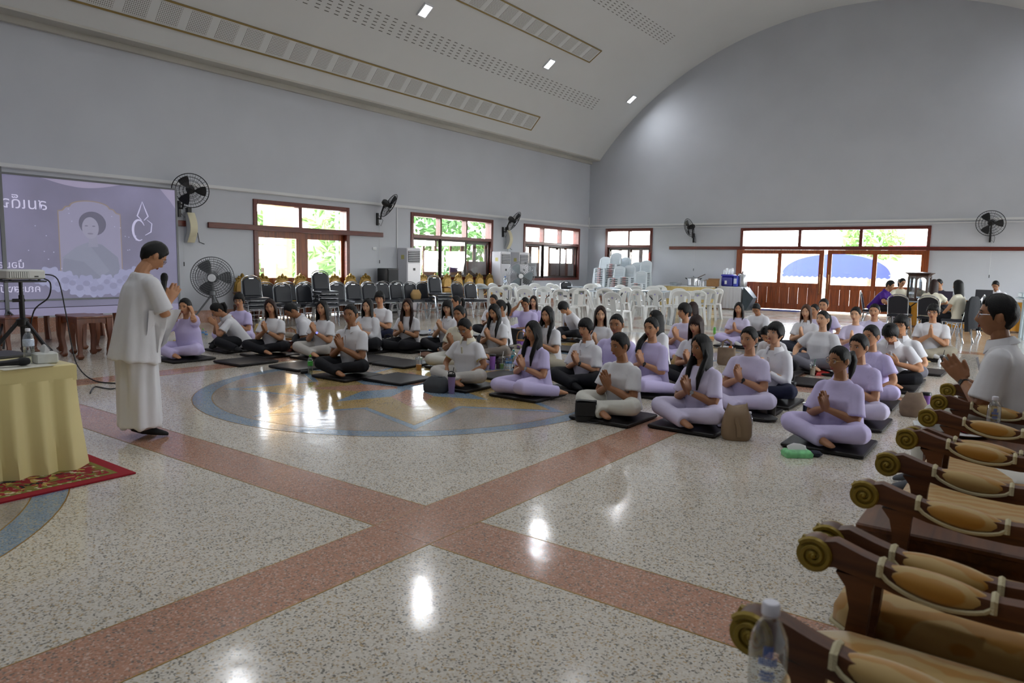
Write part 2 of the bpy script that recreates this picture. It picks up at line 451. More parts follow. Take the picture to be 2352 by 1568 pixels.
for s in (-1, 1):
    panel_strip(49.2, 46.4, 1.5, 20.22, s); panel_strip(34.65, 31.9, 1.5, 20.32, s)
M_slot = mat('slot_shadow', srgb('6f6e69'), .9)
for s in (-1, 1):
    for a0, a1 in ((42.1, 39.9), (25.8, 23.6)):
        b = MB(); y = 22.55; k = 0
        while y > 3:
            for j in range(6):
                a = s*(a0+(a1-a0)*(j+.1)/5.2)
                M = arc_frame(a, y-(.10 if j % 2 else 0)*0-j*.012, .003)
                hx, hy = .062, .011
                b.add([M @ Vector(p) for p in ((-hx, -hy, 0), (hx, -hy, 0), (hx, hy, 0), (-hx, hy, 0))], [(0, 1, 2, 3)])
            y -= .27; k += 1
            if k % 9 == 0: y -= .04
        o = b.build('ceiling_slot', M_slot, ceiling, smooth=0); o['kind'] = 'stuff'
# ---- ceiling downlights
M_lamp = mat('lamp_diffuser', (1, 1, 1), .5, emit=(.93, .96, 1.0), estr=9.0)
def downlight(a, y, label, pw=1.0):
    M = arc_frame(a, y, .0)
    t = thing('ceiling_light', label, 'ceiling light', group='downlights along the vault'); t.matrix_world = M
    fr = MB()
    for c, sz in (((0, .17, .02), (.30, .03, .05)), ((0, -.17, .02), (.30, .03, .05)), ((.135, 0, .02), (.03, .31, .05)), ((-.135, 0, .02), (.03, .31, .05))): fr.box(c, sz)
    fr.build('frame', M_white_plastic, t, smooth=0)
    MB().bbox((0, 0, .02), (.24, .31, .03), .01).build('diffuser', M_lamp, t)
    l = bpy.data.lights.new('downlight', 'AREA'); l.shape = 'RECTANGLE'; l.size = .22; l.size_y = .28; l.energy = LAMP_W*pw; l.color = (.93, .96, 1)
    l.spread = R(165)
    o = bpy.data.objects.new('downlight', l); COL.objects.link(o)
    o.matrix_world = M @ Matrix.Translation((0, 0, .05)) @ Matrix.Rotation(PI, 4, 'X')
    return t
names = {13.2: 'nearest lit square ceiling lamp beside the slotted strip', 18.7: 'middle lit square ceiling lamp before the end of the framed panel', 24.2: 'lit square ceiling lamp closest to the curved end wall'}
for y in (13.2, 18.7, 24.2): downlight(-37.5, y, names[y], .25)
for k, y in enumerate((2.2, 7.7)): downlight(-37.5, y, ('ceiling lamp of the screen-side row, first from the camera end', 'ceiling lamp of the screen-side row, second from the camera end')[k], .25)
ordn = ('first', 'second', 'third', 'fourth', 'fifth', 'sixth', 'seventh', 'eighth', 'ninth', 'tenth', 'eleventh', 'twelfth', 'thirteenth', 'fourteenth', 'fifteenth', 'sixteenth', 'seventeenth', 'eighteenth', 'nineteenth', 'twentieth')
for k, y in enumerate((2.2, 7.7, 13.2, 18.7, 24.2)): downlight(37.5, y, 'ceiling lamp of the armchair-side row, %s from the camera end' % ordn[k], .25)
for a_, nm in ((-13, 'added screen-side crown row'), (13, 'added armchair-side crown row')):  # crown lamps out of view, added to brighten the hall
    for k, y in enumerate((-4.0, .5, 5.0, 9.5, 14.0)): downlight(a_, y, 'unseen fill lamp of the %s, %s from the camera end' % (nm, ordn[k]), (.22, .22, .22, .25, .3)[k])

# ---- trunking, beams, base
trim_3 = struct(MB().bx(XL, XL+.045, YF, YB, 2.98, 3.045).bx(XL, XL+.025, YF, YB, 2.965, 2.98).build('trim_3', M_trunk, smooth=0))
trim_4 = struct(MB().bx(XL, XR, YB-.045, YB, 2.98, 3.045).bx(XL, XR, YB-.03, YB, 2.90, 2.93).build('trim_4', M_trunk, smooth=0))
for y0, y1, nm in ((7.2, 8.28, 'trim_5'), (8.80, 14.05, 'trim_6')):
    struct(MB().bbox((XL+.03, (y0+y1)/2, 2.165), (.06, y1-y0, .125), .008).build(nm, M_redwood))
struct(MB().bbox((-3.75, YB-.03, 2.13), (15.1, .06, .115), .008).build('trim_7', M_redwoodx))
struct(MB().bx(XL, XL+.02, YF, 9.9, 0, .27).bx(XL, XL+.02, 12.9, YB, 0, .27).build('baseboard_left', T_pink, smooth=0))
struct(MB().bx(XL, -8.7, YB-.02, YB, 0, .2).bx(-2.6, XR, YB-.02, YB, 0, .2).build('baseboard_back', T_pink, smooth=0))
struct(MB().bx(XL+.0, XL+.03, 14.6, 14.63, 0, 3.0).build('trim_8', M_trunk, smooth=0))
struct(MB().bx(XL+.0, XL+.03, 19.98, 20.01, 1.8, 3.0).build('trim_9', M_trunk, smooth=0))
struct(MB().bx(XL+.0, XL+.05, YB-.05, YB, 2.9, 3.35).build('trim_10', M_trunk, smooth=0))

# ---- doors and windows ; local frame: x along the wall, y into the room, z up
def place(root, side, u0):
    if side == 'left': root.location = (XL, u0, 0); root.rotation_euler = (0, 0, R(90)); root.scale = (1, -1, 1)
    else: root.location = (u0, YB, 0); root.rotation_euler = (0, 0, 0); root.scale = (1, -1, 1)
def bar(parent, name, m_, x0, x1, z0, z1, y0, y1):
    return MB().bbox(((x0+x1)/2, (y0+y1)/2, (z0+z1)/2), (x1-x0, y1-y0, z1-z0), .006).build(name, m_, parent)
def pane(parent, x0, x1, z0, z1, y=-.1):
    return MB().bx(x0, x1, y-.003, y+.003, z0, z1).build('pane', M_pane, parent, smooth=0)
def casing(r_, w, z0, z1, zt, m_, th=.11, sill=True):
    bar(r_, 'jamb', m_, 0, th, z0, z1, -.24, .035); bar(r_, 'jamb', m_, w-th, w, z0, z1, -.24, .035)
    bar(r_, 'head', m_, th, w-th, z1-th, z1, -.24, .035)
    if zt: bar(r_, 'transom_bar', m_, th, w-th, zt-.05, zt+.05, -.22, .03)
    if sill: bar(r_, 'sill', m_, th, w-th, z0, z0+.09, -.24, .05)
M_casement = wood('casement_wood', '4b3324', '6a4c38', 3, .55, 'Z', 0)
def casement_leaf(r_, x0, x1, z0, z1, zp):
    """outer wooden casement: stiles, rails, glass above, boarded panel below"""
    lf = MB().bx(x0, x0+.07, -.215, -.18, z0, z1).bx(x1-.07, x1, -.215, -.18, z0, z1).bx(x0+.07, x1-.07, -.215, -.18, z1-.09, z1).bx(x0+.07, x1-.07, -.215, -.18, z0, z0+.1).bx(x0+.07, x1-.07, -.215, -.18, zp-.05, zp+.05).build('casement', M_casement, r_, smooth=0)
    MB().bx(x0+.07, x1-.07, -.205, -.19, z0+.1, zp-.05).build('board', M_casement, lf, smooth=0)
    MB().bx(x0+.07, x1-.07, -.200, -.196, zp+.05, z1-.09).build('pane', M_pane, lf, smooth=0)
def window(name, side, u0, u1, z0, z1, nt_, leaves, slid, skip=()):
    r_ = sempty(name); place(r_, side, u0); w = u1-u0; m_ = M_redwood
    zt = 2.19
    casing(r_, w, z0, z1, zt, m_)
    n = nt_; iw = w-.22
    for k in range(1, n): bar(r_, 'mullion', m_, .11+iw*k/n-.035, .11+iw*k/n+.035, zt+.05, z1-.11, -.2, .0)
    for k in range(n): pane(r_, .11+iw*k/n+(.035 if k else 0), .11+iw*(k+1)/n-(.035 if k < n-1 else 0), zt+.05, z1-.11)
    # inner sliding aluminium sashes
    for k in range(slid):
        x0, x1 = .11+iw*k/slid, .11+iw*(k+1)/slid; y = -.03 if k % 2 else -.07
        s_ = MB()
        for q in ((x0, x0+.05), (x1-.05, x1)): s_.bx(q[0], q[1], y-.02, y+.02, z0+.09, zt-.05)
        s_.bx(x0+.05, x1-.05, y-.02, y+.02, z0+.09, z0+.16).bx(x0+.05, x1-.05, y-.02, y+.02, zt-.11, zt-.05)
        s_ = s_.build('sliding_sash', M_dkframe, r_, smooth=0)
        MB().bx(x0+.05, x1-.05, y-.003, y+.003, z0+.16, zt-.11).build('pane', M_pane, s_, smooth=0)
    for k in range(leaves):
        if k in skip: continue
        casement_leaf(r_, .11+iw*k/leaves+.005, .11+iw*(k+1)/leaves-.005, z0+.09, zt-.06, 1.42)
    return r_
window('window_1', 'left', 15.18, 19.11, .88, 2.88, 3, 6, 3, skip=(0, 2))
window('window_2', 'left', 20.91, 24.80, .82, 2.86, 3, 6, 3, skip=(2,))
window('window_3', 'back', -14.08, -12.02, .80, 2.89, 2, 4, 2)
def leaf(r_, x0, x1, z1, panes, zp0, zp1, y0, y1, planks, handle_x=None):
    """wooden door leaf: stiles, rails, glass lights above, plank panels below"""
    d = MB(); edges = [x0]+[v for p in panes for v in p]+[x1]
    for k in range(0, len(edges), 2): d.bx(edges[k], edges[k+1], y0, y1, .03, z1)
    for a, c in panes: d.bx(a, c, y0, y1, zp1, z1).bx(a, c, y0, y1, zp0-.16, zp0).bx(a, c, y0, y1, .03, .24)
    d = d.build('door_leaf', M_teak, r_, smooth=0)
    for a, c in panes:
        MB().bx(a, c, (y0+y1)/2-.003, (y0+y1)/2+.003, zp0, zp1).build('pane', M_pane, d, smooth=0)
        n = planks
        for k in range(n):
            xa, xb = a+(c-a)*k/n, a+(c-a)*(k+1)/n
            MB().bbox(((xa+xb)/2, (y0+y1)/2+(.004 if k % 2 else 0), (.24+zp0-.16)/2), (xb-xa-.006, .03, zp0-.16-.24), .004).build('plank', M_teak, d, smooth=0)
    if handle_x is not None:
        MB().tube([(handle_x, y1, 1.28), (handle_x, y1+.05, 1.25), (handle_x, y1+.05, .62), (handle_x, y1, .59)], .014, 8).build('handle', mat('brass_handle', srgb('7a5228'), .35, .6), d)
# door_1 (left wall): pair of glazed leaves with fanlights
r_ = sempty('door_1'); place(r_, 'left', 9.95); w = 2.9
casing(r_, w, 0, 2.83, 2.15, M_redwood, .105, False)
bar(r_, 'mullion', M_redwood, 1.28+.02, 1.40, 2.2, 2.725, -.2, .0)
pane(r_, .105, 1.30, 2.2, 2.725); pane(r_, 1.40, w-.105, 2.2, 2.725)
leaf(r_, .105, 1.45, 2.10, [(.22, 1.29)], .98, 1.95, -.16, -.11, 5)
leaf(r_, 1.45, w-.105, 2.10, [(1.64, 2.72)], .98, 1.95, -.16, -.11, 5)
# door_2 (back wall): wide pair of sliding leaves with three fanlights
r_ = sempty('door_2'); place(r_, 'back', -8.60); w = 5.92
casing(r_, w, 0, 2.84, 2.15, M_redwoodx, .10, False)
for xa in (2.03, 3.94): bar(r_, 'mullion', M_redwoodx, xa-.05, xa+.05, 2.2, 2.74, -.2, 0)
for xa, xb in ((.1, 1.98), (2.08, 3.89), (3.99, w-.1)): pane(r_, xa, xb, 2.2, 2.74)
leaf(r_, -.08, 2.87, 2.07, [(.13, 1.37), (1.49, 2.72)], .95, 1.935, .04, .085, 4, 2.79)
leaf(r_, 2.98, 5.92, 2.07, [(3.12, 4.35), (4.48, 5.72)], .92, 1.935, .04, .085, 4, 3.06)
# openings on the unseen right-hand wall keep the same kind of windows
for k, (y0, y1, z0, z1) in enumerate(RH):
    r_ = sempty('window_%d' % (4+k), (XR, y0, 0), R(90)); w = y1-y0
    casing(r_, w, z0, z1, 2.19, M_redwood)
    for q in range(1, 3): bar(r_, 'mullion', M_redwood, w*q/3-.04, w*q/3+.04, z0+.09, z1-.11, -.2, 0)
    pane(r_, .11, w-.11, z0+.09, z1-.11)

# ================================================================== OUTSIDE
M_conc = mat('concrete_ground', srgb('b9b3a8'), .9, var=.08, vscale=.6)
struct(MB().bx(-90, 70, -60, 110, -.35, -.13).build('ground', M_conc, smooth=0))
M_yellow = mat('yellow_render', srgb('c2a06c'), .8, var=.04, vscale=2)
M_cream2 = mat('cream_render', srgb('e9e0c8'), .8, var=.04, vscale=2)
M_redp = mat('red_paint', srgb('b3262e'), .6, var=.1, vscale=5)
M_blue = mat('blue_awning', srgb('0c2070'), .6, var=.12, vscale=3)
M_leaf = [mat('tree_leaf_%d' % k, srgb(c), .7, var=.25, vscale=3) for k, c in enumerate(('5f8a48', '7ea35e', '507d42'))]
M_bark = mat('bark', srgb('5b4a3a'), .9, var=.2, vscale=10)
def pillar(loc, h, w, label, base=M_cream2):
    t = thing('pillar', label, 'pillar', loc)
    MB().bx(-w/2, w/2, -w/2, w/2, 0, h).build('shaft', M_yellow, t, smooth=0)
    MB().bx(-w/2-.06, w/2+.06, -w/2-.06, w/2+.06, 0, .5).build('plinth', base, t, smooth=0)
    MB().bx(-w/2-.08, w/2+.08, -w/2-.08, w/2+.08, h-.3, h).build('capital', M_redp, t, smooth=0)
    return t
pillar((-17.6, 12.55, -.13), 4.2, .55, 'yellow veranda pillar seen through the side door')
pillar((-10.15, 29.0, -.13), 4.4, .6, 'yellow veranda pillar at the edge of the wide sliding door')
def crownmesh(seed, rx, rz, n=260):
    rr = random.Random(seed); b = MB()
    for k in range(n):
        th = rr.uniform(0, 2*PI); u = rr.uniform(-1, 1); s = (1-u*u)**.5; q = rr.uniform(.55, 1.0)
        c = Vector((rx*q*s*math.cos(th), rx*q*s*math.sin(th), rz*q*u)); sz = rr.uniform(.16, .34)
        Rm = Matrix.Rotation(rr.uniform(0, 6), 3, Vector((rr.uniform(-1, 1), rr.uniform(-1, 1), rr.uniform(-1, 1))).normalized())
        for a in (0, 1.2, 2.3):
            R2 = Rm @ Matrix.Rotation(a, 3, 'X'); b.add([c+R2 @ Vector(p) for p in ((-sz, 0, 0), (0, -sz*.45, .03), (sz, 0, 0), (0, sz*.45, -.03))], [(0, 1, 2, 3)])
    return b
def tree(loc, h, rx, rz, k, label):
    t = thing('tree', label, 'tree', loc, group='trees outside the hall')
    MB().tube([(0, 0, 0), (.05, .03, h*.5), (-.03, .02, h)], [.14, .1, .05], 8).build('trunk', M_bark, t)
    o = crownmesh(k*11+3, rx, rz, int(220*rx)).build('crown', M_leaf[k % 3], t, smooth=0, loc=(0, 0, h))
    return t
tree((-24, 12.4, -.13), 1.8, 1.9, 2.2, 0, 'bright green bushy tree seen through the first pane of the side door')
tree((-24, 16.4, -.13), 1.6, 1.5, 1.9, 1, 'pale green tree seen through the second pane of the side door')
tree((-24, 20.9, -.13), 2.2, 2.2, 2.6, 1, 'pale green tree outside the first panes of the near window')
tree((-24.5, 25.9, -.13), 2.4, 2.3, 2.5, 2, 'mid green tree outside the middle panes of the near window')
tree((-25, 31.0, -.13), 2.6, 2.6, 2.6, 0, 'leafy tree outside the last panes of the near window')
tree((-8.0, 47, -.13), 3.4, 1.8, 1.9, 1, 'thin pale tree behind the blue awning tent')
t = thing('lamp_post', 'blue lamp post seen through the side door', 'lamp post', (-19.5, 16.3, -.13))
MB().cyl((0, 0, 0), (0, 0, 3.2), .05, 10).build('pole', mat('sky_blue_paint', srgb('6fa3d8'), .5), t)
MB().lathe([(.02, 3.2), (.12, 3.25), (.1, 3.5), (.02, 3.55)], n=12).build('lantern', M_white_plastic, t)
MB().lathe([(.25, 0), (.25, .5), (.12, .6), (.08, 1.0), (.05, 1.1)], n=12).build('base', M_white_plastic, t)
# blue awning tent
t = thing('awning_tent', 'blue half-round awning tent with scalloped edge outside the sliding door', 'tent', (-8.15, 38.5, 0))
b = MB(); n = 28; rings = []
for k in range(9):
    y = 3.2*k/8; s = 1.0-.0*k
    rings.append([(2.55*math.cos(PI*i/n)*s, y, 1.15+1.05*math.sin(PI*i/n)*s) for i in range(n+1)])
b.loft(rings, cap=False, close=False)
front = [(2.55*math.cos(PI*i/n), 0, 1.15+1.05*math.sin(PI*i/n)) for i in range(n+1)]
b.add(front, [tuple(range(n+1))])
b.build('canopy', M_blue, t, smooth=50)
b = MB()
for k in range(20):
    x0 = -2.55+5.1*k/20; b.add([(x0, -.01, 1.16), (x0+.255, -.01, 1.16), (x0+.255, -.01, 1.05), (x0+.127, -.01, .98), (x0, -.01, 1.05)], [(0, 1, 2, 3, 4)])
b.build('scalloped_edge', M_blue, t, smooth=0)
for x in (-2.5, 2.5):
    for y in (.02, 3.1): MB().cyl((x, y, -.13), (x, y, 1.2), .03, 8).build('pole', M_steel, t)
# open pavilion with red roof
t = thing('pavilion', 'open red-roofed pavilion outside the end of the sliding door', 'pavilion', (-3.2, 37.0, 0))
MB().bx(-2.3, 6, -.3, 0, 2.15, 2.55).build('fascia', M_redp, t, smooth=0)
MB().add([(-2.4, -.4, 2.5), (6.2, -.4, 2.5), (6.2, 5, 2.75), (-2.4, 5, 2.75), (-2.4, -.4, 2.42), (6.2, -.4, 2.42), (6.2, 5, 2.65), (-2.4, 5, 2.65)], [(0, 1, 2, 3), (7, 6, 5, 4), (0, 4, 5, 1), (1, 5, 6, 2), (2, 6, 7, 3), (3, 7, 4, 0)]).build('roof', M_redp, t, smooth=0)
for x in (-1.0, 3.6): MB().bx(x-.18, x+.18, -.25, .1, -.13, 2.2).build('post', M_cream2, t, smooth=0)
for k in range(7): MB().bx(-.6+.32*k, -.6+.32*k+.3, 3.0, 3.06, -.13, 2.3).build('board', mat('pale_boards', srgb('b7a894'), .8, var=.15, vscale=4), t, smooth=0)
MB().cyl((2.3, 1.4, -.13), (2.3, 1.4, 2.1), .06, 10).build('post', M_white_plastic, t)
for s in (-1, 1): MB().tube([(2.3, 1.4, 1.2), (2.3+s*.7, 1.4, 2.1)], .04, 6).build('brace', M_cream2, t)
# long low wall and hall opposite the side windows
t = thing('outbuilding', 'pale outbuilding across the yard beyond the side windows', 'building', (-33, 20, 0))
MB().bx(-2, 0, -14, 16, -.13, 3.0).build('wall', M_cream2, t, smooth=0)
MB().bx(-2.4, .6, -14.5, 16.5, 3.0, 3.5).build('eaves', mat('pale_tiles', srgb('d8b9a6'), .8), t, smooth=0)
t = thing('outbuilding', 'white building far behind the awning tent', 'building', (-9, 62, 0))
MB().bx(-16, 14, 0, 3, -.13, 2.3).build('wall', M_cream2, t, smooth=0)
MB().bx(-16.5, 14.5, -.7, 3.5, 2.3, 2.7).build('eaves', mat('pale_tiles', srgb('c98d74'), .8), t, smooth=0)

# ================================================================== WALL FIXTURES
def cage(b, r, depth, nr=5, nsp=40, w=.0035):
    """fan guard: rim, concentric rings and spokes, facing -Y"""
    def ring(rad, y, ww, n=40): b.tube([(rad*math.cos(2*PI*i/n), y, rad*math.sin(2*PI*i/n)) for i in range(n)], ww, 4, closed=True)
    ring(r, 0, .009)
    for k in range(1, nr): ring(r*k/nr, -depth*(1-(k/nr)**2), w); ring(r*k/nr, depth*.8*(1-(k/nr)**2), w)
    for i in range(nsp):
        a = 2*PI*i/nsp; c, s = math.cos(a), math.sin(a)
        b.tube([(r*c, 0, r*s), (r*.75*c, -depth*.5, r*.75*s), (r*.25*c, -depth*.95, r*.25*s)], w*.7, 3, cap=False)
        if i % 2 == 0: b.tube([(r*c, 0, r*s), (r*.7*c, depth*.45, r*.7*s), (r*.2*c, depth*.8, r*.2*s)], w*.7, 3, cap=False)
def blade_mesh(k, r, nb=3):
    b = MB(); a0 = 2*PI*k/nb; rows = []
    for i in range(6):
        q = i/5; rad = .05+(r*.86-.05)*q; w0 = .5+.35*math.sin(q*PI*.8)
        rows.append([Vector((rad*math.cos(a0+w0*(j/5-.5)), -.02*(j/5-.5)*2, rad*math.sin(a0+w0*(j/5-.5)))) for j in range(6)])
    vs = [p for r_ in rows for p in r_]; n = len(vs); vs += [p+Vector((0, .004, 0)) for p in vs]
    fs = []
    for i in range(5):
        for j in range(5):
            q = (i*6+j, i*6+j+1, (i+1)*6+j+1, (i+1)*6+j); fs.append(q); fs.append(tuple(reversed([v+n for v in q])))
    return b.add(vs, fs)
def xform(b, M): b.v = [tuple(M @ Vector(p)) for p in b.v]; return b
M_fanblade = mat('fan_blade_black', srgb('1d1f22'), .35)
M_fanwire = mat('fan_guard_black', srgb('15161a'), .4, .4)
def wall_fan(wall, u, z, yaw, tilt, label, r=.36, out=.5):
    """wall-mounted fan; yaw is the world heading of the blast (deg, 0 = -Y), tilt down"""
    loc = Vector((XL, u, z-.34)) if wall == 'left' else Vector((u, YB, z-.34))
    nrm = Vector((1, 0, 0)) if wall == 'left' else Vector((0, -1, 0))
    t = thing('wall_fan', label, 'fan', loc, group='black wall fans')
    hd = nrm*out+Vector((0, 0, .34))
    M = Matrix.Translation(hd) @ Matrix.Rotation(R(yaw), 4, 'Z') @ Matrix.Rotation(R(tilt), 4, 'X')
    b = MB(); cage(b, r, .09); xform(b, M).build('guard', M_fanwire, t, smooth=0)
    for k in range(3): xform(blade_mesh(k, r), M).build('blade', M_fanblade, t, smooth=30)
    b = MB(); b.lathe([(.02, -.07), (.06, -.06), (.065, -.0), (.05, .02)], n=14, rot=RX(R(-90))); xform(b, M).build('hub', M_black, t)
    b = MB(); b.lathe([(.05, .0), (.085, .03), (.09, .15), (.06, .2), (.02, .21)], (0, .02, 0), n=16, rot=RX(R(-90))); xform(b, M).build('motor', M_black, t)
    back = M @ Vector((0, .14, -.05))
    MB().tube([nrm*.04, nrm*.16+Vector((0, 0, -.02)), (nrm*.2+Vector((0, 0, .1)))*.6+Vector(back)*.4*.5, back], .022, 8).build('arm', M_black, t)
    MB().box(nrm*.03+Vector((0, 0, -.02)), (.06, .05, .34) if wall == 'left' else (.05, .06, .34)).build('bracket', M_black, t)
    s = Vector((0, 1, 0)) if wall == 'left' else Vector((1, 0, 0))
    MB().tube([nrm*.05+s*.03+Vector((0, 0, .1)), nrm*.12+s*.12+Vector((0, 0, -.05)), nrm*.06+s*.1+Vector((0, 0, -.2)), nrm*.05+s*.03+Vector((0, 0, -.12))], .006, 6).build('cord', M_black, t)
    MB().tube([nrm*.05+s*.06+Vector((0, 0, -.1)), nrm*.05+s*.06+Vector((0, 0, -1.15))], .0035, 4).build('pull_cord', M_trunk, t)
    MB().cyl(nrm*.05+s*.06+Vector((0, 0, -1.15)), nrm*.05+s*.06+Vector((0, 0, -1.24)), .011, 8).build('pull_knob', M_black, t)
    return t
wall_fan('left', 8.15, 2.83, 62, 18, 'black wall fan above the column speaker beside the projection screen')
wall_fan('left', 13.85, 2.95, 158, 30, 'black wall fan above the first air conditioner')
wall_fan('left', 19.65, 2.86, 150, 30, 'black wall fan between the two long side windows')
wall_fan('back', -10.35, 2.86, -38, 16, 'black wall fan above the serving tables on the curved end wall', .33)
wall_fan('back', -1.15, 2.85, -6, 14, 'black wall fan to the side of the wide sliding door', .37)

M_grill = mat('speaker_grey', srgb('b9bcbc'), .6, var=.05, vscale=200)
def column_speaker(u, z, label):
    t = thing('column_speaker', label, 'loudspeaker', (XL, u, z), R(90))
    n = 12; pr = [(.10+.13*math.sin(PI*i/n)+.03*i/n, -.32+.64*i/n) for i in range(n+1)]
    b = MB(); b.loft([[(-.10, y-.10, zz), (.10, y-.10, zz), (.085, -(-y), zz), (-.085, y, zz)] for y, zz in pr]); xform(b, Matrix.Diagonal((1, -1, 1, 1)))
    b.build('cabinet', M_grill, t)
    b = MB(); b.loft([[(-.085, -(y+.004), zz), (-.075, -(y+.012), zz), (.075, -(y+.012), zz), (.085, -(y+.004), zz)] for y, zz in pr]); b.build('grille', mat('speaker_cream', srgb('d8d2b4'), .6), t)
    MB().box((0, -.05, .36), (.08, .1, .13)).build('mount', M_black, t)
    MB().tube([(.1, -.1, -.05), (.2, -.03, -.1), (.24, -.02, -.3), (.36, -.02, -.34)], .007, 6).build('cable', M_black, t)
    return t
column_speaker(8.35, 2.08, 'curved grey column speaker on the wall under the fan by the screen')
column_speaker(19.85, 2.25, 'curved grey column speaker on the wall between the side windows')
def switchplate(u, z, label):
    t = thing('switch_plate', label, 'outlet', (XL, u, z), R(90))
    MB().bbox((0, -.012, 0), (.13, .024, .075), .004).build('plate', M_white_plastic, t)
    for k in (-1, 1): MB().box((k*.03, -.026, 0), (.03, .008, .04)).build('socket', M_trunk, t)
switchplate(8.0, 1.78, 'white socket plate with a black plug beside the column speaker')
switchplate(13.75, 1.78, 'white switch plate under the end of the wooden rail')

# floor-standing air conditioners
M_acw = mat('ac_enamel', srgb('d4d4da'), .4, var=.02, vscale=2)
def ac_unit(y, label):
    t = thing('air_conditioner', label, 'air conditioner', (XL+.24, y, 0), R(90), 'standing air conditioners')
    w, d, h = .56, .40, 1.83
    MB().bbox((0, 0, h/2), (w, d, h), .02).build('cabinet', M_acw, t)
    pn = MB().bx(-w/2+.04, w/2-.04, -d/2-.006, -d/2, 1.42, 1.74).build('outlet', M_darkmetal, t, smooth=0)
    for k in range(6): MB().box((0, -d/2-.012, 1.46+.05*k), (w-.1, .02, .022), RX(R(25))).build('louver', M_acw, pn, smooth=0)
    MB().bx(-w/2+.02, w/2-.02, -d/2-.008, -d/2, .78, 1.38).build('front_panel', mat('ac_panel', srgb('dcdce2'), .2), t, smooth=0)
    MB().bx(-w/2+.02, w/2-.02, -d/2-.008, -d/2, .12, .76).build('front_panel', MATS['ac_panel'], t, smooth=0)
    MB().bx(-.045, .045, -d/2-.012, -d/2-.008, 1.18, 1.25).build('display', M_black, t, smooth=0)
    MB().bx(-w/2-.002, -w/2, -.08, .04, 1.5, 1.62).build('label_sticker', mat('energy_sticker', srgb('c8c27a'), .6), t, smooth=0)
ac_unit(14.88, 'white standing air conditioner next to the black speaker cabinet')
ac_unit(19.30, 'white standing air conditioner behind the grey floor fan')
ac_unit(20.36, 'white standing air conditioner beside the corner window')
t = thing('speaker_cabinet', 'tall black speaker cabinet standing by the first air conditioner', 'loudspeaker', (-14.5, 13.9, 0), R(90))
MB().bbox((0, 0, .62), (.42, .42, 1.24), .015).build('box', M_black, t)
MB().bx(-.18, .18, -.222, -.21, .08, 1.2).build('grille', M_darkmetal, t, smooth=0)

def floor_fan(loc, yaw, m_wire, m_blade, m_leg, label, r=.42, zc=1.04, nsp=60, tripod=True):
    t = thing('floor_fan', label, 'fan', loc)
    M = Matrix.Translation((0, 0, zc)) @ Matrix.Rotation(R(yaw), 4, 'Z') @ Matrix.Rotation(R(4), 4, 'X')
    b = MB(); cage(b, r, .10, 9, nsp, .0045); xform(b, M).build('guard', m_wire, t, smooth=0)
    for k in range(3): xform(blade_mesh(k, r), M).build('blade', m_blade, t, smooth=30)
    b = MB(); b.lathe([(.01, -.125), (.075, -.12), (.08, -.1), (.02, -.09)], n=18, rot=RX(R(90))); b.v = [(x, -abs(y), z) for x, y, z in b.v]; xform(b, M).build('badge', M_white_plastic, t)
    b = MB(); b.lathe([(.05, 0), (.12, .04), (.12, .2), (.08, .26), (.02, .27)], n=18, rot=RX(R(-90))); xform(b, M).build('motor', m_leg, t)
    MB().cyl((0, 0, .25), (0, 0, zc-.05), .028, 10).build('pole', m_leg, t)
    if tripod:
        for k in range(3):
            a = R(yaw)+PI*2*k/3+R(60); MB().tube([(0, 0, .72), (.52*math.cos(a), .52*math.sin(a), .02)], .018, 6).build('leg', m_leg, t)
        MB().lathe([(.05, .66), (.07, .68), (.07, .76), (.04, .78)], n=12).build('collar', m_leg, t)
    else:
        MB().lathe([(.3, 0), (.3, .03), (.1, .07), (.04, .25)], n=20).build('base', m_leg, t)
        xform(MB().bbox((0, 0, 0), (.26, .26, .34), .05), Matrix.Translation((.02, .36, zc-.12))).build('motor_housing', m_leg, t)
    return t
M_fg = mat('fan_grey', srgb('6d7073'), .4, .4); M_fgl = mat('fan_grey_light', srgb('8f9396'), .4, .4)
floor_fan((-13.6, 8.12, 0), 50, M_fg, mat('fan_blade_grey', srgb('55585b'), .5), mat('fan_leg_grey', srgb('7d8083'), .4, .5), 'large grey tripod fan between the screen and the stacked chairs')
floor_fan((-13.75, 19.2, 0), 40, M_fgl, mat('fan_blade_clear', srgb('8fa0a8'), .3), mat('fan_leg_dark', srgb('4c5053'), .4, .4), 'round grey floor fan in front of the paired air conditioners', .46, 1.03, tripod=False)

# ================================================================== PROJECTION SCREEN
SXP = -12.2
t = thing('projection_screen', 'large lavender projection screen showing a framed portrait, on tripod legs', 'screen', (SXP, 0, 0))
y0, y1, z0, z1 = 2.6, 6.62, .64, 2.60
def screen_mat():
    m_ = bpy.data.materials.new('projected_slide'); m_.use_nodes = True; nt = m_.node_tree; bs = nt.nodes['Principled BSDF']
    bs.inputs['Base Color'].default_value = (.16, .16, .2, 1); bs.inputs['Roughness'].default_value = .7
    tc = nt.nodes.new('ShaderNodeTexCoord'); n = nt.nodes.new('ShaderNodeTexNoise'); n.inputs['Scale'].default_value = 1.1; n.inputs['Detail'].default_value = 3
    nt.links.new(tc.outputs['Object'], n.inputs['Vector'])
    r_ = nt.nodes.new('ShaderNodeValToRGB'); r_.color_ramp.elements[0].position = .3; r_.color_ramp.elements[1].position = .72
    r_.color_ramp.elements[0].color = (*srgb('8480a0'), 1); r_.color_ramp.elements[1].color = (*srgb('a7a2cc'), 1)
    nt.links.new(n.outputs['Fac'], r_.inputs[0]); nt.links.new(r_.outputs[0], bs.inputs['Emission Color']); bs.inputs['Emission Strength'].default_value = .30
    return m_
def slide(name, hexcol, k=.62):
    return mat('slide_'+name, (.2, .2, .25), .7, emit=srgb(hexcol), estr=k*.55)
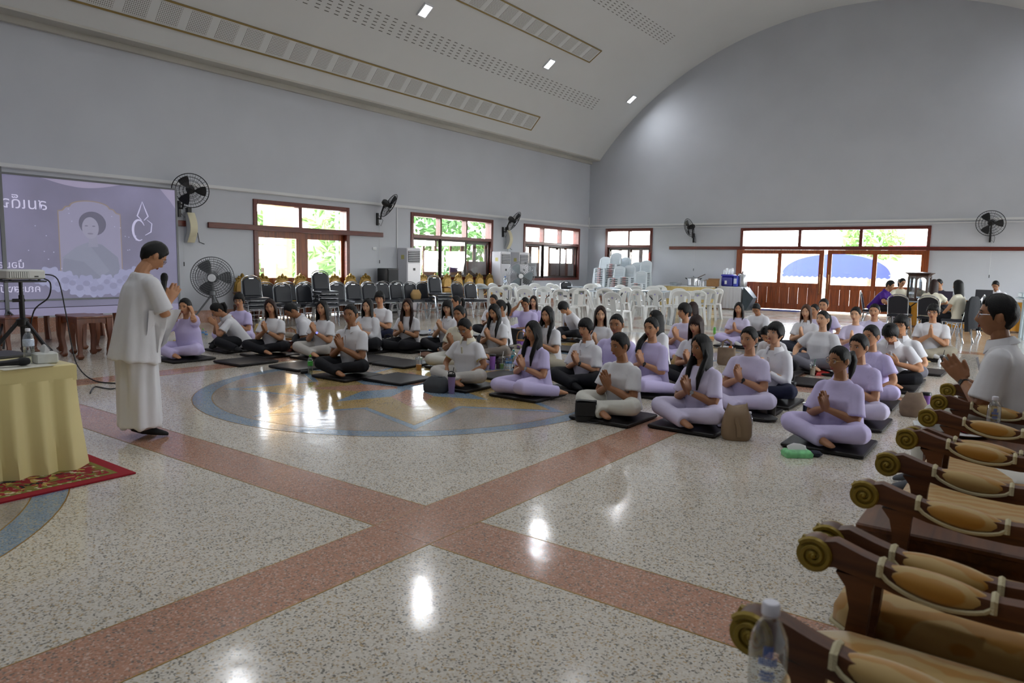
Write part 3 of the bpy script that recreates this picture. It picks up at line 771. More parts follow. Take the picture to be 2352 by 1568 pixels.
scr = MB().bx(-.006, 0, y0, y1, z0, z1).build('fabric', screen_mat(), t, smooth=0)
fr = MB().bx(-.02, .012, y1-.0, y1+.035, z0-.14, z1+.02).bx(-.02, .012, y0, y1, z1, z1+.03).bx(-.02, .016, y0, y1, z0+.10, z0+.13).build('frame', mat('screen_frame_grey', srgb('5d5f62'), .4, .6), t, smooth=0)
MB().bx(-.01, .0, y0, y1, z0-.13, z0-.01).build('valance', slide('valance', 'b4acd8', .5), t, smooth=0)
MB().bx(.008, .04, 3.98, 4.03, .35, 2.7).build('mast', MATS['screen_frame_grey'], t, smooth=0)
for dx, dy in ((.45, -.35), (.45, .4), (-.3, .02)): MB().tube([(.03, 4.0, .62), (.03+dx, 4.0+dy, .02)], .016, 6).build('leg', MATS['screen_frame_grey'], t)
# slide artwork: flat shapes a millimetre proud of the fabric; generic framed sitter
def flat(name, poly, m_, x, parent=scr):
    b = MB(); n = len(poly); b.add([(x, p[0], p[1]) for p in poly], [tuple(range(n))]); return b.build(name, m_, parent, smooth=0)
def ell2(cy_, cz_, ry, rz_, n=28, a0=0, a1=2*PI): return [(cy_+ry*math.cos(a0+(a1-a0)*i/n), cz_+rz_*math.sin(a0+(a1-a0)*i/n)) for i in range(n+(0 if a1-a0 >= 2*PI-.01 else 1))]
PCY = 5.22
def archpoly(w, zb, zt, cy_=PCY):
    p = [(cy_+w, zb), (cy_+w, zt-.17), (cy_+w-.06, zt-.16), (cy_+w-.11, zt-.1), (cy_+w-.17, zt-.09)]
    p += [(cy_+(w-.17)*math.cos(a), zt-.09+.1*math.sin(a)) for a in [PI*i/14 for i in range(1, 14)]]
    return p+[(2*cy_-q[0], q[1]) for q in p[4::-1]]
flat('portrait_border', archpoly(.47, .98, 2.30), slide('border', 'a8906f'), .0010)
flat('portrait_ground', archpoly(.456, .98, 2.285), slide('ground', 'a9a5c8'), .0016)
flat('sitter_robe', [(PCY-.46, .98), (PCY-.42, 1.38), (PCY-.22, 1.56), (PCY-.02, 1.66), (PCY+.16, 1.62), (PCY+.4, 1.42), (PCY+.46, .98)], slide('robe', '8d93ad'), .0022)
flat('sitter_sash', [(PCY-.44, 1.40), (PCY-.22, 1.58), (PCY-.06, 1.65), (PCY+.05, 1.5), (PCY+.26, 1.2), (PCY+.12, 1.1), (PCY-.12, 1.34)], slide('sash', '9aa0ba'), .0027)
flat('sitter_neck', [(PCY-.05, 1.58), (PCY+.1, 1.58), (PCY+.09, 1.76), (PCY-.03, 1.76)], slide('neck', 'a6a6c2'), .0030)
flat('sitter_hair', ell2(PCY+.03, 1.95, .205, .19), slide('hair', '5a5874'), .0033)
flat('sitter_face', ell2(PCY-.005, 1.88, .125, .17), slide('face', 'b3b1cd'), .0037)
for q in (-.055, .055):
    flat('sitter_eye', ell2(PCY-.01+q, 1.91, .026, .009, 10), slide('eye', '6a6884'), .0041)
flat('sitter_mouth', ell2(PCY-.01, 1.79, .045, .013, 12), slide('mouth', '85809c'), .0041)
for k in range(15):
    cy_ = PCY-.72+1.44*k/14; cz_ = .93+.16*abs(k/14-.5)*2+.05*math.sin(k*2.3); rr_ = .13+.05*math.sin(k*1.7)**2
    flat('peony', [(cy_+(rr_*(1+.13*math.sin(7*a)))*math.cos(a), cz_+(rr_*(1+.13*math.sin(7*a)))*.85*math.sin(a)) for a in [2*PI*i/42 for i in range(42)]], slide('petal%d' % (k % 2), ('a9acd8', 'b4b7e2')[k % 2], .66), .0046+.0001*k)
    flat('peony_heart', ell2(cy_, cz_, rr_*.35, rr_*.3, 14), slide('heart', '9a9cc6'), .0064)
for k in range(26):
    a = rng.uniform(0, 2*PI); d = rng.uniform(.55, .95); flat('sparkle', ell2(PCY+d*math.cos(a), 1.6+.85*d*math.sin(a)*.8, .009, .009, 8), slide('spark', 'cfcbef', .8), .0020)
# monogram beside the portrait
b = MB()
for cyy, czz, ry, rz_, a0, a1 in ((5.98, 1.88, .10, .17, .5, 5.2),):
    b.tube([(.003, cyy+ry*math.cos(a0+(a1-a0)*i/24), czz+rz_*math.sin(a0+(a1-a0)*i/24)) for i in range(25)], [.006+.016*math.sin(PI*i/24) for i in range(25)], 6, flat=(1, 1))
for s in (-1, 1): b.tube([(.003, 6.05+s*.02, 2.05), (.003, 6.05+s*.09, 2.12), (.003, 6.05+s*.05, 2.22), (.003, 6.05, 2.36)], [.006, .012, .01, .003], 6)
b.tube([(.003, 6.08, 1.8), (.003, 6.18, 1.86), (.003, 6.2, 2.0), (.003, 6.12, 2.06)], [.004, .01, .008, .004], 6)
b.v = [(.001+.3*(x-.001) if x > .001 else x*.3+.001, y, z) for x, y, z in b.v]
b.build('monogram', slide('mono', 'd0ccf0', .9), scr)
# swags of drape in the slide corners
flat('drape', [(4.55, 2.60)]+[(4.55+1.15*i/12, 2.60-.10*math.sin(PI*i/12)) for i in range(1, 12)]+[(5.7, 2.60)], slide('drape', 'bdb2d6'), .0012)
flat('drape', [(6.36, 2.6), (6.62, 2.6), (6.62, 2.28), (6.52, 2.42)], slide('drape', 'bdb2d6'), .0012)
# mirrored lettering, as the rear-projected slide shows it
def text_mesh(s, size, name, m_, parent, M, extrude=.001, align='LEFT'):
    c = bpy.data.curves.new('txt', 'FONT'); c.body = s; c.size = size; c.align_x = align; c.extrude = extrude; c.resolution_u = 3
    o = bpy.data.objects.new('txt', c); COL.objects.link(o)
    dg = bpy.context.evaluated_depsgraph_get(); me = bpy.data.meshes.new_from_object(o.evaluated_get(dg))
    bpy.data.objects.remove(o); bpy.data.curves.remove(c)
    me.transform(M); me.materials.clear(); me.materials.append(m_)
    q = bpy.data.objects.new(name, me); COL.objects.link(q); q.parent = parent; return q
M_txt = slide('lettering', 'd9d5f2', 1.0)
for s, yy, zz, sz in (('สมเด็จพ', 4.62, 2.12, .235), ('น้อมส', 4.27, 1.24, .15), ('คณะสงฆ์แ', 4.47, .88, .15), ('์', 3.72, 1.76, .15)):
    M = Matrix(((0, 0, 1, .002), (-1, 0, 0, yy), (0, 1, 0, zz), (0, 0, 0, 1)))
    text_mesh(s, sz, 'lettering', M_txt, scr, M)

# ================================================================== SPEAKER'S CORNER
M_stool = wood('stool_wood', '5a2a10', '7d431d', 3, .35, 'Z')
def stool(loc, rz, w, d, h, label):
    t = thing('wooden_stool', label, 'stool', loc, rz, 'nested wooden stools')
    MB().bbox((0, 0, h-.015), (w, d, .03), .008).build('top', M_stool, t)
    ap = MB()
    for sx, sy in ((1, 0), (-1, 0), (0, 1), (0, -1)):
        L = d-.1 if sx else w-.1
        poly = [(-L/2, 0), (L/2, 0), (L/2, -.14), (L/2-.03, -.09), (L/2-.09, -.065), (-L/2+.09, -.065), (-L/2+.03, -.09), (-L/2, -.14)]
        M = Matrix.Translation((sx*(w/2-.035), sy*(d/2-.035), h-.03)) @ Matrix.Rotation(R(90) if sx else 0, 4, 'Z') @ Matrix.Rotation(R(90), 4, 'X')
        ap.prism(poly, -.012, .012, M)
    ap.build('apron', M_stool, t, smooth=0)
    for sx in (-1, 1):
        for sy in (-1, 1):
            x, y = sx*(w/2-.045), sy*(d/2-.045); b = MB(); rings = []
            for z, k, s in ((h-.03, 0, .075), (h*.75, .004, .07), (h*.45, .012, .05), (h*.2, -.006, .046), (.07, -.002, .052), (.045, .008, .082), (.02, .004, .07), (0, 0, .04)):
                cx, cy_ = x+sx*k, y+sy*k; rings.append([(cx-s/2, cy_-s/2, z), (cx+s/2, cy_-s/2, z), (cx+s/2, cy_+s/2, z), (cx-s/2, cy_+s/2, z)])
            b.loft(rings).build('leg', M_stool, t, smooth=50)
    return t
stool((-10.86, 4.52, 0), 0, .60, .48, .60, 'tall brown wooden stool with curved legs nearest the projector')
stool((-11.55, 4.70, 0), 0, .52, .42, .56, 'smaller brown wooden stool tucked behind the tall one')
stool((-11.9, 4.0, 0), 0, .5, .42, .55, 'brown wooden stool half hidden behind the projector tripod')
# dark sideboard with carved legs standing behind the screen
t = thing('sideboard', 'dark wooden altar table behind the projection screen', 'table', (-13.3, 4.6, 0))
MB().bbox((0, 0, .66), (.7, 3.0, .06), .01).bx(-.3, .3, -1.4, 1.4, .5, .63).build('top', wood('dark_altar_wood', '1c0d07', '32180c', 3, .4, 'Y'), t)
for sx in (-1, 1):
    for k in range(4): MB().tube([(sx*.28, -1.3+.87*k, .52), (sx*.30, -1.3+.87*k, .3), (sx*.26, -1.3+.87*k, .0)], [.05, .04, .05], 6).build('leg', MATS['stool_wood'], t)
# projector on tripod stand
pj = Vector((-9.35, 3.22, 0))
t = thing('projector_stand', 'black tripod stand carrying the projector', 'tripod', pj)
MB().cyl((0, 0, .3), (0, 0, .98), .028, 10).cyl((0, 0, .98), (0, 0, 1.13), .02, 10).build('column', M_black, t)
MB().bbox((0, 0, 1.14), (.34, .42, .02), .005).build('platform', M_black, t)
MB().lathe([(.05, .62), (.065, .64), (.065, .70), (.03, .72)], n=12).build('collar', M_black, t)
MB().cyl((0, -.09, .92), (0, .03, .92), .02, 8).build('knob', M_black, t)
for k in range(3):
    a = R(28)+2*PI*k/3
    lg = MB().tube([(.04*math.cos(a), .04*math.sin(a), .68), (.58*math.cos(a), .58*math.sin(a), .03)], .022, 8).build('leg', M_black, t)
    MB().tube([(.55*math.cos(a), .55*math.sin(a), .07), (.62*math.cos(a), .62*math.sin(a), .0)], [.026, .03], 8).build('rubber_foot', M_black, lg)
t = thing('projector', 'white data projector on its tripod stand', 'projector', pj+Vector((0, 0, 1.152)), R(6))
MB().bbox((0, 0, .065), (.30, .40, .11), .015).build('case', mat('projector_white', srgb('cfd0cc'), .45), t)
gl = MB().bx(.150, .156, -.18, .02, .03, .10).build('vent', mat('vent_grey', srgb('8f918f'), .6), t, smooth=0)
for k in range(9): MB().bx(.155, .160, -.175+.022*k, -.163+.022*k, .032, .098).build('slat', MATS['projector_white'], gl, smooth=0)
MB().cyl((-.15, .08, .07), (-.19, .08, .07), .04, 16).build('lens', M_black, t)
for x, y in ((.1, .15), (.1, -.15), (-.1, .15), (-.1, -.15)): MB().cyl((x, y, 0), (x, y, .012), .015, 8).build('foot', M_black, t)
MB().bx(.15, .155, .08, .12, .035, .05).build('port', M_black, t, smooth=0)
def cable(name, pts, r, label, m_=None):
    P = [Vector(p) for p in pts]; out = []
    for i in range(len(P)-1):
        p0, p1, p2, p3 = P[max(i-1, 0)], P[i], P[i+1], P[min(i+2, len(P)-1)]
        for k in range(6):
            s = k/6; out.append(.5*((2*p1)+(-p0+p2)*s+(2*p0-5*p1+4*p2-p3)*s*s+(-p0+3*p1-3*p2+p3)*s**3))
    out.append(P[-1])
    return tag(MB().tube(out, r, 6).build(name, m_ or M_black), label, 'cable')
cable('power_cable', [pj+Vector((.1, .2, 1.22)), pj+Vector((.12, .34, 1.16)), pj+Vector((.13, .40, .8)), pj+Vector((.2, .42, .4)), pj+Vector((.4, .40, .15)), pj+Vector((.75, .42, .02)), pj+Vector((1.1, .55, .008)), (-8.1, 3.72, .008), (-8.0, 3.55, .008), (-8.25, 3.5, .008), (-7.9, 3.3, .008)], .007, 'thin black power cable from the projector down to the floor')
cable('signal_cable', [pj+Vector((.1, .18, 1.18)), pj+Vector((.12, .26, 1.12)), pj+Vector((.1, .24, .95)), pj+Vector((.06, .1, .8)), pj+Vector((.03, .05, .5))], .008, 'black video cable looping from the projector to its stand')

# carpet and skirted table
def carpet_mat():
    m_ = bpy.data.materials.new('patterned_carpet'); m_.use_nodes = True; nt = m_.node_tree; bs = nt.nodes['Principled BSDF']; bs.inputs['Roughness'].default_value = .95
    tc = nt.nodes.new('ShaderNodeTexCoord')
    v = nt.nodes.new('ShaderNodeTexVoronoi'); v.inputs['Scale'].default_value = 24; v.distance = 'MANHATTAN'
    wv = nt.nodes.new('ShaderNodeTexNoise'); wv.inputs['Scale'].default_value = 9; wv.inputs['Detail'].default_value = 1
    add = nt.nodes.new('ShaderNodeVectorMath'); add.operation = 'MULTIPLY_ADD'; add.inputs[1].default_value = (.25, .25, .25)
    nt.links.new(wv.outputs['Color'], add.inputs[0]); nt.links.new(tc.outputs['Object'], add.inputs[2]); nt.links.new(tc.outputs['Object'], wv.inputs['Vector'])
    nt.links.new(add.outputs[0], v.inputs['Vector'])
    sep = nt.nodes.new('ShaderNodeSeparateColor'); nt.links.new(v.outputs['Color'], sep.inputs[0])
    r_ = nt.nodes.new('ShaderNodeValToRGB'); r_.color_ramp.interpolation = 'CONSTANT'
    e = r_.color_ramp.elements; e[0].color = (*srgb('8b1420'), 1); e[1].position = .42; e[1].color = (*srgb('77702c'), 1)
    for p, c in ((.6, 'cbbf9f'), (.72, '1f1a14'), (.8, '8b1420'), (.9, 'b59a4a')): q = e.new(p); q.color = (*srgb(c), 1)
    nt.links.new(sep.outputs[1], r_.inputs[0]); nt.links.new(r_.outputs[0], bs.inputs['Base Color'])
    return m_
M_red = mat('carpet_red', srgb('931022'), .95, var=.08, vscale=60)
t = thing('carpet', 'red carpet with olive and cream floral border under the skirted table', 'carpet', (0, 0, 0))
cx0, cx1, cy0, cy1 = -8.2, -4.74, -1.2, 2.24
MB().bx(cx0, cx1, cy0, cy1, .002, .012).build('ground', M_red, t, smooth=0)
MB().bx(cx0+.08, cx1-.08, cy0+.08, cy1-.08, .012, .0135).build('edge_band', mat('carpet_olive', srgb('7b7431'), .95, var=.2, vscale=50), t, smooth=0)
MB().bx(cx0+.115, cx1-.115, cy0+.115, cy1-.115, .0135, .0145).build('floral_border', carpet_mat(), t, smooth=0)
MB().bx(cx0+.52, cx1-.52, cy0+.52, cy1-.52, .0145, .0155).build('field', M_red, t, smooth=0)
for k in range(60):
    y = cy0+.16+k*.056
    if y < cy1-.16: MB().box((cx1-.098, y, .0138), (.028, .011, .001), RZ(R(35))).build('cream_fleck', mat('carpet_cream', srgb('c9bd9c'), .95), t, smooth=0)
M_cloth = mat('butter_satin', srgb('d8c98c'), .5, sheen=.3, bump=.05, bscale=8)
t = thing('speaker_table', 'table covered with a butter-yellow cloth and pleated skirt', 'table', (0, 0, 0))
tx0, tx1, ty0, ty1, th = -5.92, -5.19, .15, 2.07, .72
MB().bbox(((tx0+tx1)/2, (ty0+ty1)/2, th-.012), (tx1-tx0+.02, ty1-ty0+.02, .024), .008).build('table_top', M_cloth, t)
per = []
for a, c in (((tx1, ty0), (tx1, ty1)), ((tx1, ty1), (tx0, ty1)), ((tx0, ty1), (tx0, ty0)), ((tx0, ty0), (tx1, ty0))):
    L = math.hypot(c[0]-a[0], c[1]-a[1]); n = int(L/.018)
    for i in range(n): per.append((a[0]+(c[0]-a[0])*i/n, a[1]+(c[1]-a[1])*i/n))
cxm, cym = (tx0+tx1)/2, (ty0+ty1)/2; acc = 0.0; rows = [[] for _ in range(9)]
for i, p in enumerate(per):
    q = per[(i+1) % len(per)]
    d = Vector((q[0]-p[0], q[1]-p[1], 0)).normalized(); nrm = Vector((d.y, -d.x, 0)); acc += .018
    if nrm.dot(Vector((p[0]-cxm, p[1]-cym, 0))) < 0: nrm = -nrm
    pl = abs(((acc/.155) % 1)-.5)*2; wob = mnoise.noise(Vector((acc*2.2, 0, 3.1)))
    corner = max(0, 1-min(math.hypot(p[0]-X_, p[1]-Y_) for X_ in (tx0, tx1) for Y_ in (ty0, ty1))/.25)
    for k in range(9):
        s = k/8; z = (th-.095)*(1-s)+.016*s
        off = .010+.020*pl*(1-s*.4)+s**1.4*(.015+.05*wob+.045*pl+.05*corner)
        rows[k].append(Vector((p[0], p[1], z))+nrm*off)
b = MB(); b.loft(rows, cap=False); b.build('pleated_skirt', M_cloth, t, smooth=50)
MB().bx(tx1, tx1+.014, ty0-.01, ty1+.014, th-.11, th-.008).bx(tx0-.01, tx1+.01, ty1, ty1+.014, th-.11, th-.008).bx(tx0-.014, tx0, ty0, ty1, th-.11, th-.008).build('cloth_drop', M_cloth, t, smooth=0)
for x in (tx0+.05, tx1-.05):
    for y in (ty0+.05, ty1-.05): MB().cyl((x, y, .016), (x, y, th-.02), .016, 8).build('leg', M_steel, t)

# ------------- bottles, cups and other small ware
M_clear = glass('clear_plastic', (.93, .96, .98), .10, .03)
M_water = glass('bottled_water', (.90, .94, .96), .14, .02)
M_cap = mat('white_cap', srgb('e3e3ee'), .4)
def bottle(loc, label, h=.235, r=.033, cap=M_cap, lab=None, group='plastic bottles', water=None, lz=(.5, .8), rz=0):
    t = thing('water_bottle', label, 'bottle', loc, rz, group)
    pr = [(r*.85, 0), (r, .01), (r*.97, h*.12)]
    for k in range(6): z = h*(.14+.05*k); pr += [(r*.94, z), (r, z+h*.025)]
    pr += [(r, h*.5), (r, h*.68), (r*.92, h*.76), (r*.6, h*.85), (r*.42, h*.88), (r*.42, h*.93)]
    MB().lathe(pr, n=20).build('bottle_body', water or M_water, t)
    MB().lathe([(r*.46, h*.915), (r*.47, h*.92), (r*.47, h*.985), (r*.4, h)], n=16).build('cap', cap, t)
    if lab: MB().lathe([(r*1.015, h*lz[0]), (r*1.02, h*lz[0]+.001), (r*1.02, h*min(lz[1], .68)), (r*1.015, h*min(lz[1], .68)+.001)], n=24).build('label_band', lab, t)
    return t
M_lblue = mat('label_blue', srgb('5d8fc4'), .4, var=.35, vscale=60); M_lteal = mat('label_teal', srgb('2f9bb0'), .4, var=.35, vscale=60)
M_lgreen = mat('label_green', srgb('4fae4a'), .4, var=.3, vscale=40); M_bcap = mat('blue_cap', srgb('3f6fc0'), .4); M_gcap = mat('green_cap', srgb('6fc23a'), .4)
M_lpale = mat('label_pale_blue', srgb('c7d3e6'), .4, var=.2, vscale=80)
def cup(loc, label, h=.2, r0=.03, r1=.045, body=None, lid=None, straw=None, fill=None, fz=.5, cat='cup', handle=False, dome=False, name='drink_cup', rz=0):
    t = thing(name, label, cat, loc, rz, 'cups and tumblers')
    MB().lathe([(r0, 0), (r0+.002, .004), (r1, h)], n=20).build('cup_body', body, t)
    if fill: MB().lathe([(r0*.97, .004), (r0+(r1-r0)*fz-.001, h*fz)], n=20).build('drink', fill, t)
    if lid:
        if dome: MB().lathe([(r1+.003, h), (r1+.003, h+.01), (r1*.95, h+.025), (r1*.6, h+.05), (r1*.25, h+.057)], n=20).build('lid', lid, t)
        else: MB().lathe([(r1+.003, h-.008), (r1+.004, h), (r1+.001, h+.018), (r1*.7, h+.022)], n=20).build('lid', lid, t)
    if straw: MB().tube([(.01, 0, h*.3), (.012, .004, h+.02), (.022, .01, h+.095)], .0045, 6).build('straw', straw, t)
    if handle: MB().tube([(-r1*.9, 0, h-.01), (-r1*1.1, 0, h+.035), (0, 0, h+.05), (r1*1.1, 0, h+.035), (r1*.9, 0, h-.01)], .006, 6).build('handle', lid, t)
    return t
# things on the speaker's table
T = Vector((0, 0, th+.002))
bottle(at(68, 834, th+.002), 'clear water bottle with white cap beside the tissue box', lab=M_lpale)
t = thing('tissue_box', 'white tissue box with a tissue pulled up, on the yellow table', 'tissue box', at(104, 833, th+.002), R(-6))
MB().bbox((0, 0, .036), (.12, .13, .072), .008).build('carton', mat('tissue_carton', srgb('c9cbc6'), .6, var=.06, vscale=30), t)
MB().loft([[(-.035, -.012, .07), (.035, -.012, .07), (.035, .012, .07), (-.035, .012, .07)], [(-.045, -.02, .09), (.03, -.006, .09), (.045, .02, .09), (-.03, .01, .09)], [(-.01, -.006, .125), (.02, -.002, .122), (.02, .004, .122), (-.008, .004, .125)]]).build('tissue', mat('tissue_paper', srgb('e6e6e6'), .9), t)
t = thing('laptop', 'open black laptop at the edge of the yellow table', 'laptop', at(5, 817, th+.002), R(186))
MB().bbox((0, 0, .009), (.34, .24, .018), .004).build('base', M_black, t)
xform(MB().bbox((0, 0, .115), (.34, .012, .23), .004), Matrix.Translation((0, .12, .015)) @ Matrix.Rotation(R(-24), 4, 'X')).build('lid', mat('laptop_grey', srgb('222325'), .4), t)
tag(MB().bx(-.11, .11, -.15, .15, 0, .0015).build('paper_sheet', mat('paper', srgb('d6d4c6'), .8), smooth=0, loc=at(52, 841, th+.002), rz=R(4)), 'single white paper sheet at the front edge of the yellow table', 'paper')
def microphone(name, loc, rot, label):
    t = thing(name, label, 'microphone', loc); t.rotation_euler = rot
    MB().lathe([(.012, 0), (.017, .005), (.018, .1), (.022, .15), (.024, .165)], n=16).build('handle', M_black, t)
    MB().lathe([(.024, .165), (.028, .18), (.028, .205), (.02, .225), (.008, .232)], n=16).build('grille', mat('mic_mesh', srgb('1a1b1d'), .6, .3, bump=.4, bscale=400), t)
    return t
microphone('wireless_microphone', at(-30, 838, th+.028), (R(-88), 0, R(-10)), 'black handheld microphone lying on the yellow table')

# ================================================================== CHAIRS
M_vinyl = mat('black_vinyl', srgb('1c1f27'), .42, bump=.08, bscale=150)
def hoop(w, z0, z1, yb, yt, n=14, top=.6):
    """inverted-U back outline from (±w, z0) up to z1 with a round top"""
    p = []
    for i in range(n+1):
        a = PI*i/n; x = w*math.cos(a); z = (z1-w*top)+w*top*math.sin(a); s = (z-z0)/(z1-z0); p.append((x, yb+(yt-yb)*s, z))
    return [(w, yb, z0)]+p+[(-w, yb, z0)]
def make_banquet(label):
    t = thing('banquet_chair', label, 'chair')
    w = .20
    MB().tube([(w+.01, .21, 0)]+[(x*1.0, y, z) for x, y, z in hoop(w, .42, .92, .17, .27)]+[(-w-.01, .21, 0)], .0125, 8).build('back_frame', M_chrome, t)
    b = MB(); pl = hoop(.183, .50, .89, .185, .262, 16)
    n = len(pl); front = [(x, y-.012, z) for x, y, z in pl]; back = [(x, y+.018, z) for x, y, z in pl]
    b.add(front+back+[(x*.86, y-.03, .50+(z-.50)*.9+.02) for x, y, z in pl], [tuple(range(2*n-1, n-1, -1))]+[(i, (i+1) % n, n+(i+1) % n, n+i) for i in range(n)]+[(2*n+i, 2*n+(i+1) % n, (i+1) % n, i) for i in range(n)]+[tuple(range(2*n, 3*n))])
    bk = b.build('backrest', M_vinyl, t)
    MB().box((0, .238, .862), (.10, .02, .018)).build('grip_slot', M_chrome, bk)
    b = MB(); rings = []
    for s, z in ((.94, .425), (1, .435), (1, .46), (.93, .478), (.75, .485)):
        rings.append([((.215*(1 if abs(math.cos(a)) > .7 else abs(math.cos(a))/.7))*math.copysign(1, math.cos(a))*s, -.02+.215*s*(1 if abs(math.sin(a)) > .7 else abs(math.sin(a))/.7)*math.copysign(1, math.sin(a)), z) for a in [2*PI*i/24+.01 for i in range(24)]])
    b.loft(rings).build('seat', M_vinyl, t)
    MB().tube([(.2, .17, .42), (.2, -.2, .42), (-.2, -.2, .42), (-.2, .17, .42)], .011, 6).build('seat_frame', M_chrome, t)
    for s in (-1, 1):
        MB().tube([(s*.19, .12, .41), (s*.205, -.10, .40), (s*.215, -.22, .0)], .0125, 8).build('leg', M_chrome, t)
    for s in (-1, 1):
        MB().tube([(s*.2, -.12, .40), (s*.205, .10, .36), (s*.212, .235, .0)], .0125, 8).build('leg', M_chrome, t)
    MB().tube([(-.21, -.17, .22), (.21, -.17, .22)], .009, 6).build('stretcher', M_chrome, t)
    return t
GB = 'black banquet chairs along the side wall'
LB_front = 'black vinyl banquet chair in the front row along the side wall'
LB_back = 'black vinyl banquet chair in the second row against the gilt chairs'
first = make_banquet(LB_front); used = [False]
def banquet(x, y, rz, label, z=0.0, group=GB):
    if not used[0]:
        used[0] = True; first.location = (x, y, z); first.rotation_euler = (0, 0, rz); first['label'] = label; first['group'] = group; return first
    return dup(first, (x, y, z), rz, label, group)
FACE = R(90-12)         # chairs look out from the wall (+X) and a little towards the camera
def on_row(px, py, zt, off=.23):
    p = at(px, py, zt); return p.x+off, p.y
for k_, (px, py) in enumerate(((643, 650), (695, 650), (767, 648.6), (807, 647.5), (842, 647.5), (874, 647), (907, 647), (968, 647), (1048, 647), (1077, 648))):
    x, y = on_row(px, py, .92); banquet(x, y, FACE+rng.uniform(-.12, .12), 'black banquet chair, front row along the side wall, %s from the tripod fan' % ordn[k_])
for k_, (px, py) in enumerate(((615, 648.6), (665, 648), (705, 647.5), (778, 647), (815, 646.5), (851, 646.4), (886, 646), (917, 645), (986, 646))):
    x, y = on_row(px, py, .92); banquet(x-.12, y, FACE+rng.uniform(-.1, .1), 'black banquet chair, rear row before the gilt chairs, %s from the tripod fan' % ordn[k_])
x, y = on_row(939, 647, .92); banquet(x, y, FACE, 'black banquet chair with a tan cloth bag resting on it', group=GB); BAGCHAIR = (x, y)
for k in range(3): banquet(-12.85, 8.62, FACE, 'black banquet chair, %s from the floor in the stack beside the tripod fan' % ordn[k], k*.085, 'stacked banquet chairs')
for k in range(4): banquet(-12.55, 10.15, FACE, 'black banquet chair, %s from the floor in the tallest stack' % ordn[k], k*.095, 'stacked banquet chairs')
for k in range(3): banquet(-12.25, 13.55, FACE, 'black banquet chair, %s from the floor in the stack near the folding tables' % ordn[k], k*.085, 'stacked banquet chairs')
banquet(-11.9, 19.3, R(60), 'single dark banquet chair standing among white plastic chairs', group='odd banquet chairs')

# gilt throne-like chairs against the wall
M_gilt = mat('carved_gilt', srgb('7d6224'), .42, .55, var=.3, vscale=30, bump=.5, bscale=60)
M_damask = mat('damask_gold', srgb('c09a55'), .65, var=.12, vscale=14)
M_chairwood = wood('chair_wood', '4a2410', '6b3a1a', 3, .35, 'Z')
t = gilt0 = thing('gilt_chair', 'gilt-crowned chair with tan damask back against the side wall', 'chair', group='gilt chairs against the side wall')
b = MB(); pl = [(.21, .50), (.22, .75), (.19, .90), (.1, .965), (0, .98), (-.1, .965), (-.19, .90), (-.22, .75), (-.21, .50)]
b.prism(pl, -.02, .02, Matrix.Translation((0, .26, 0)) @ Matrix.Rotation(R(90), 4, 'X')).build('back_frame', M_gilt, t)
b = MB(); b.prism([(x*.78, .53+(z-.5)*.86) for x, z in pl], -.015, .015, Matrix.Translation((0, .235, 0)) @ Matrix.Rotation(R(90), 4, 'X')).build('back_pad', M_damask, t)
b = MB(); cr = [(.16, .93), (.17, .99), (.11, 1.0), (.09, 1.045), (.045, 1.03), (.02, 1.085), (0, 1.10), (-.02, 1.085), (-.045, 1.03), (-.09, 1.045), (-.11, 1.0), (-.17, .99), (-.16, .93)]
b.prism(cr, -.02, .02, Matrix.Translation((0, .262, 0)) @ Matrix.Rotation(R(90), 4, 'X'))
for s in (-1, 1): b.ell((s*.10, .24, 1.0), (.035, .02, .035), 8, 6)
b.ell((0, .24, 1.03), (.04, .025, .05), 8, 6); b.build('crest', M_gilt, t)
MB().bbox((0, 0, .44), (.50, .50, .10), .03).build('seat', M_damask, t)
MB().bx(-.25, .25, -.25, .25, .33, .39).build('apron', M_chairwood, t, smooth=0)
for s in (-1, 1):
    for yy in (-.22, .23): MB().tube([(s*.22, yy, .36), (s*.235, yy, .22), (s*.21, yy, .05), (s*.22, yy, 0)], [.03, .026, .018, .026], 8).build('leg', M_chairwood, t)
    MB().tube([(s*.25, .24, .66), (s*.26, -.05, .68), (s*.26, -.2, .66), (s*.25, -.2, .40)], .02, 6).build('arm', M_chairwood, t)
gy = [9.5+.535*k for k in range(8)]+[15.5+.535*k for k in range(7)]
yy = gy
for i, y in enumerate(yy):
    lb_ = ('gilt chair with tan back under the side door, %s from the tripod fan' % ordn[i]) if i < 8 else ('gilt chair with tan back under the near window, %s from the air conditioner' % ordn[i-8])
    if i == 0: gilt0.location = (-14.42, y, 0); gilt0.rotation_euler = (0, 0, R(90)); gilt0['label'] = lb_
    else: dup(gilt0, (-14.42, y, 0), R(90), lb_)

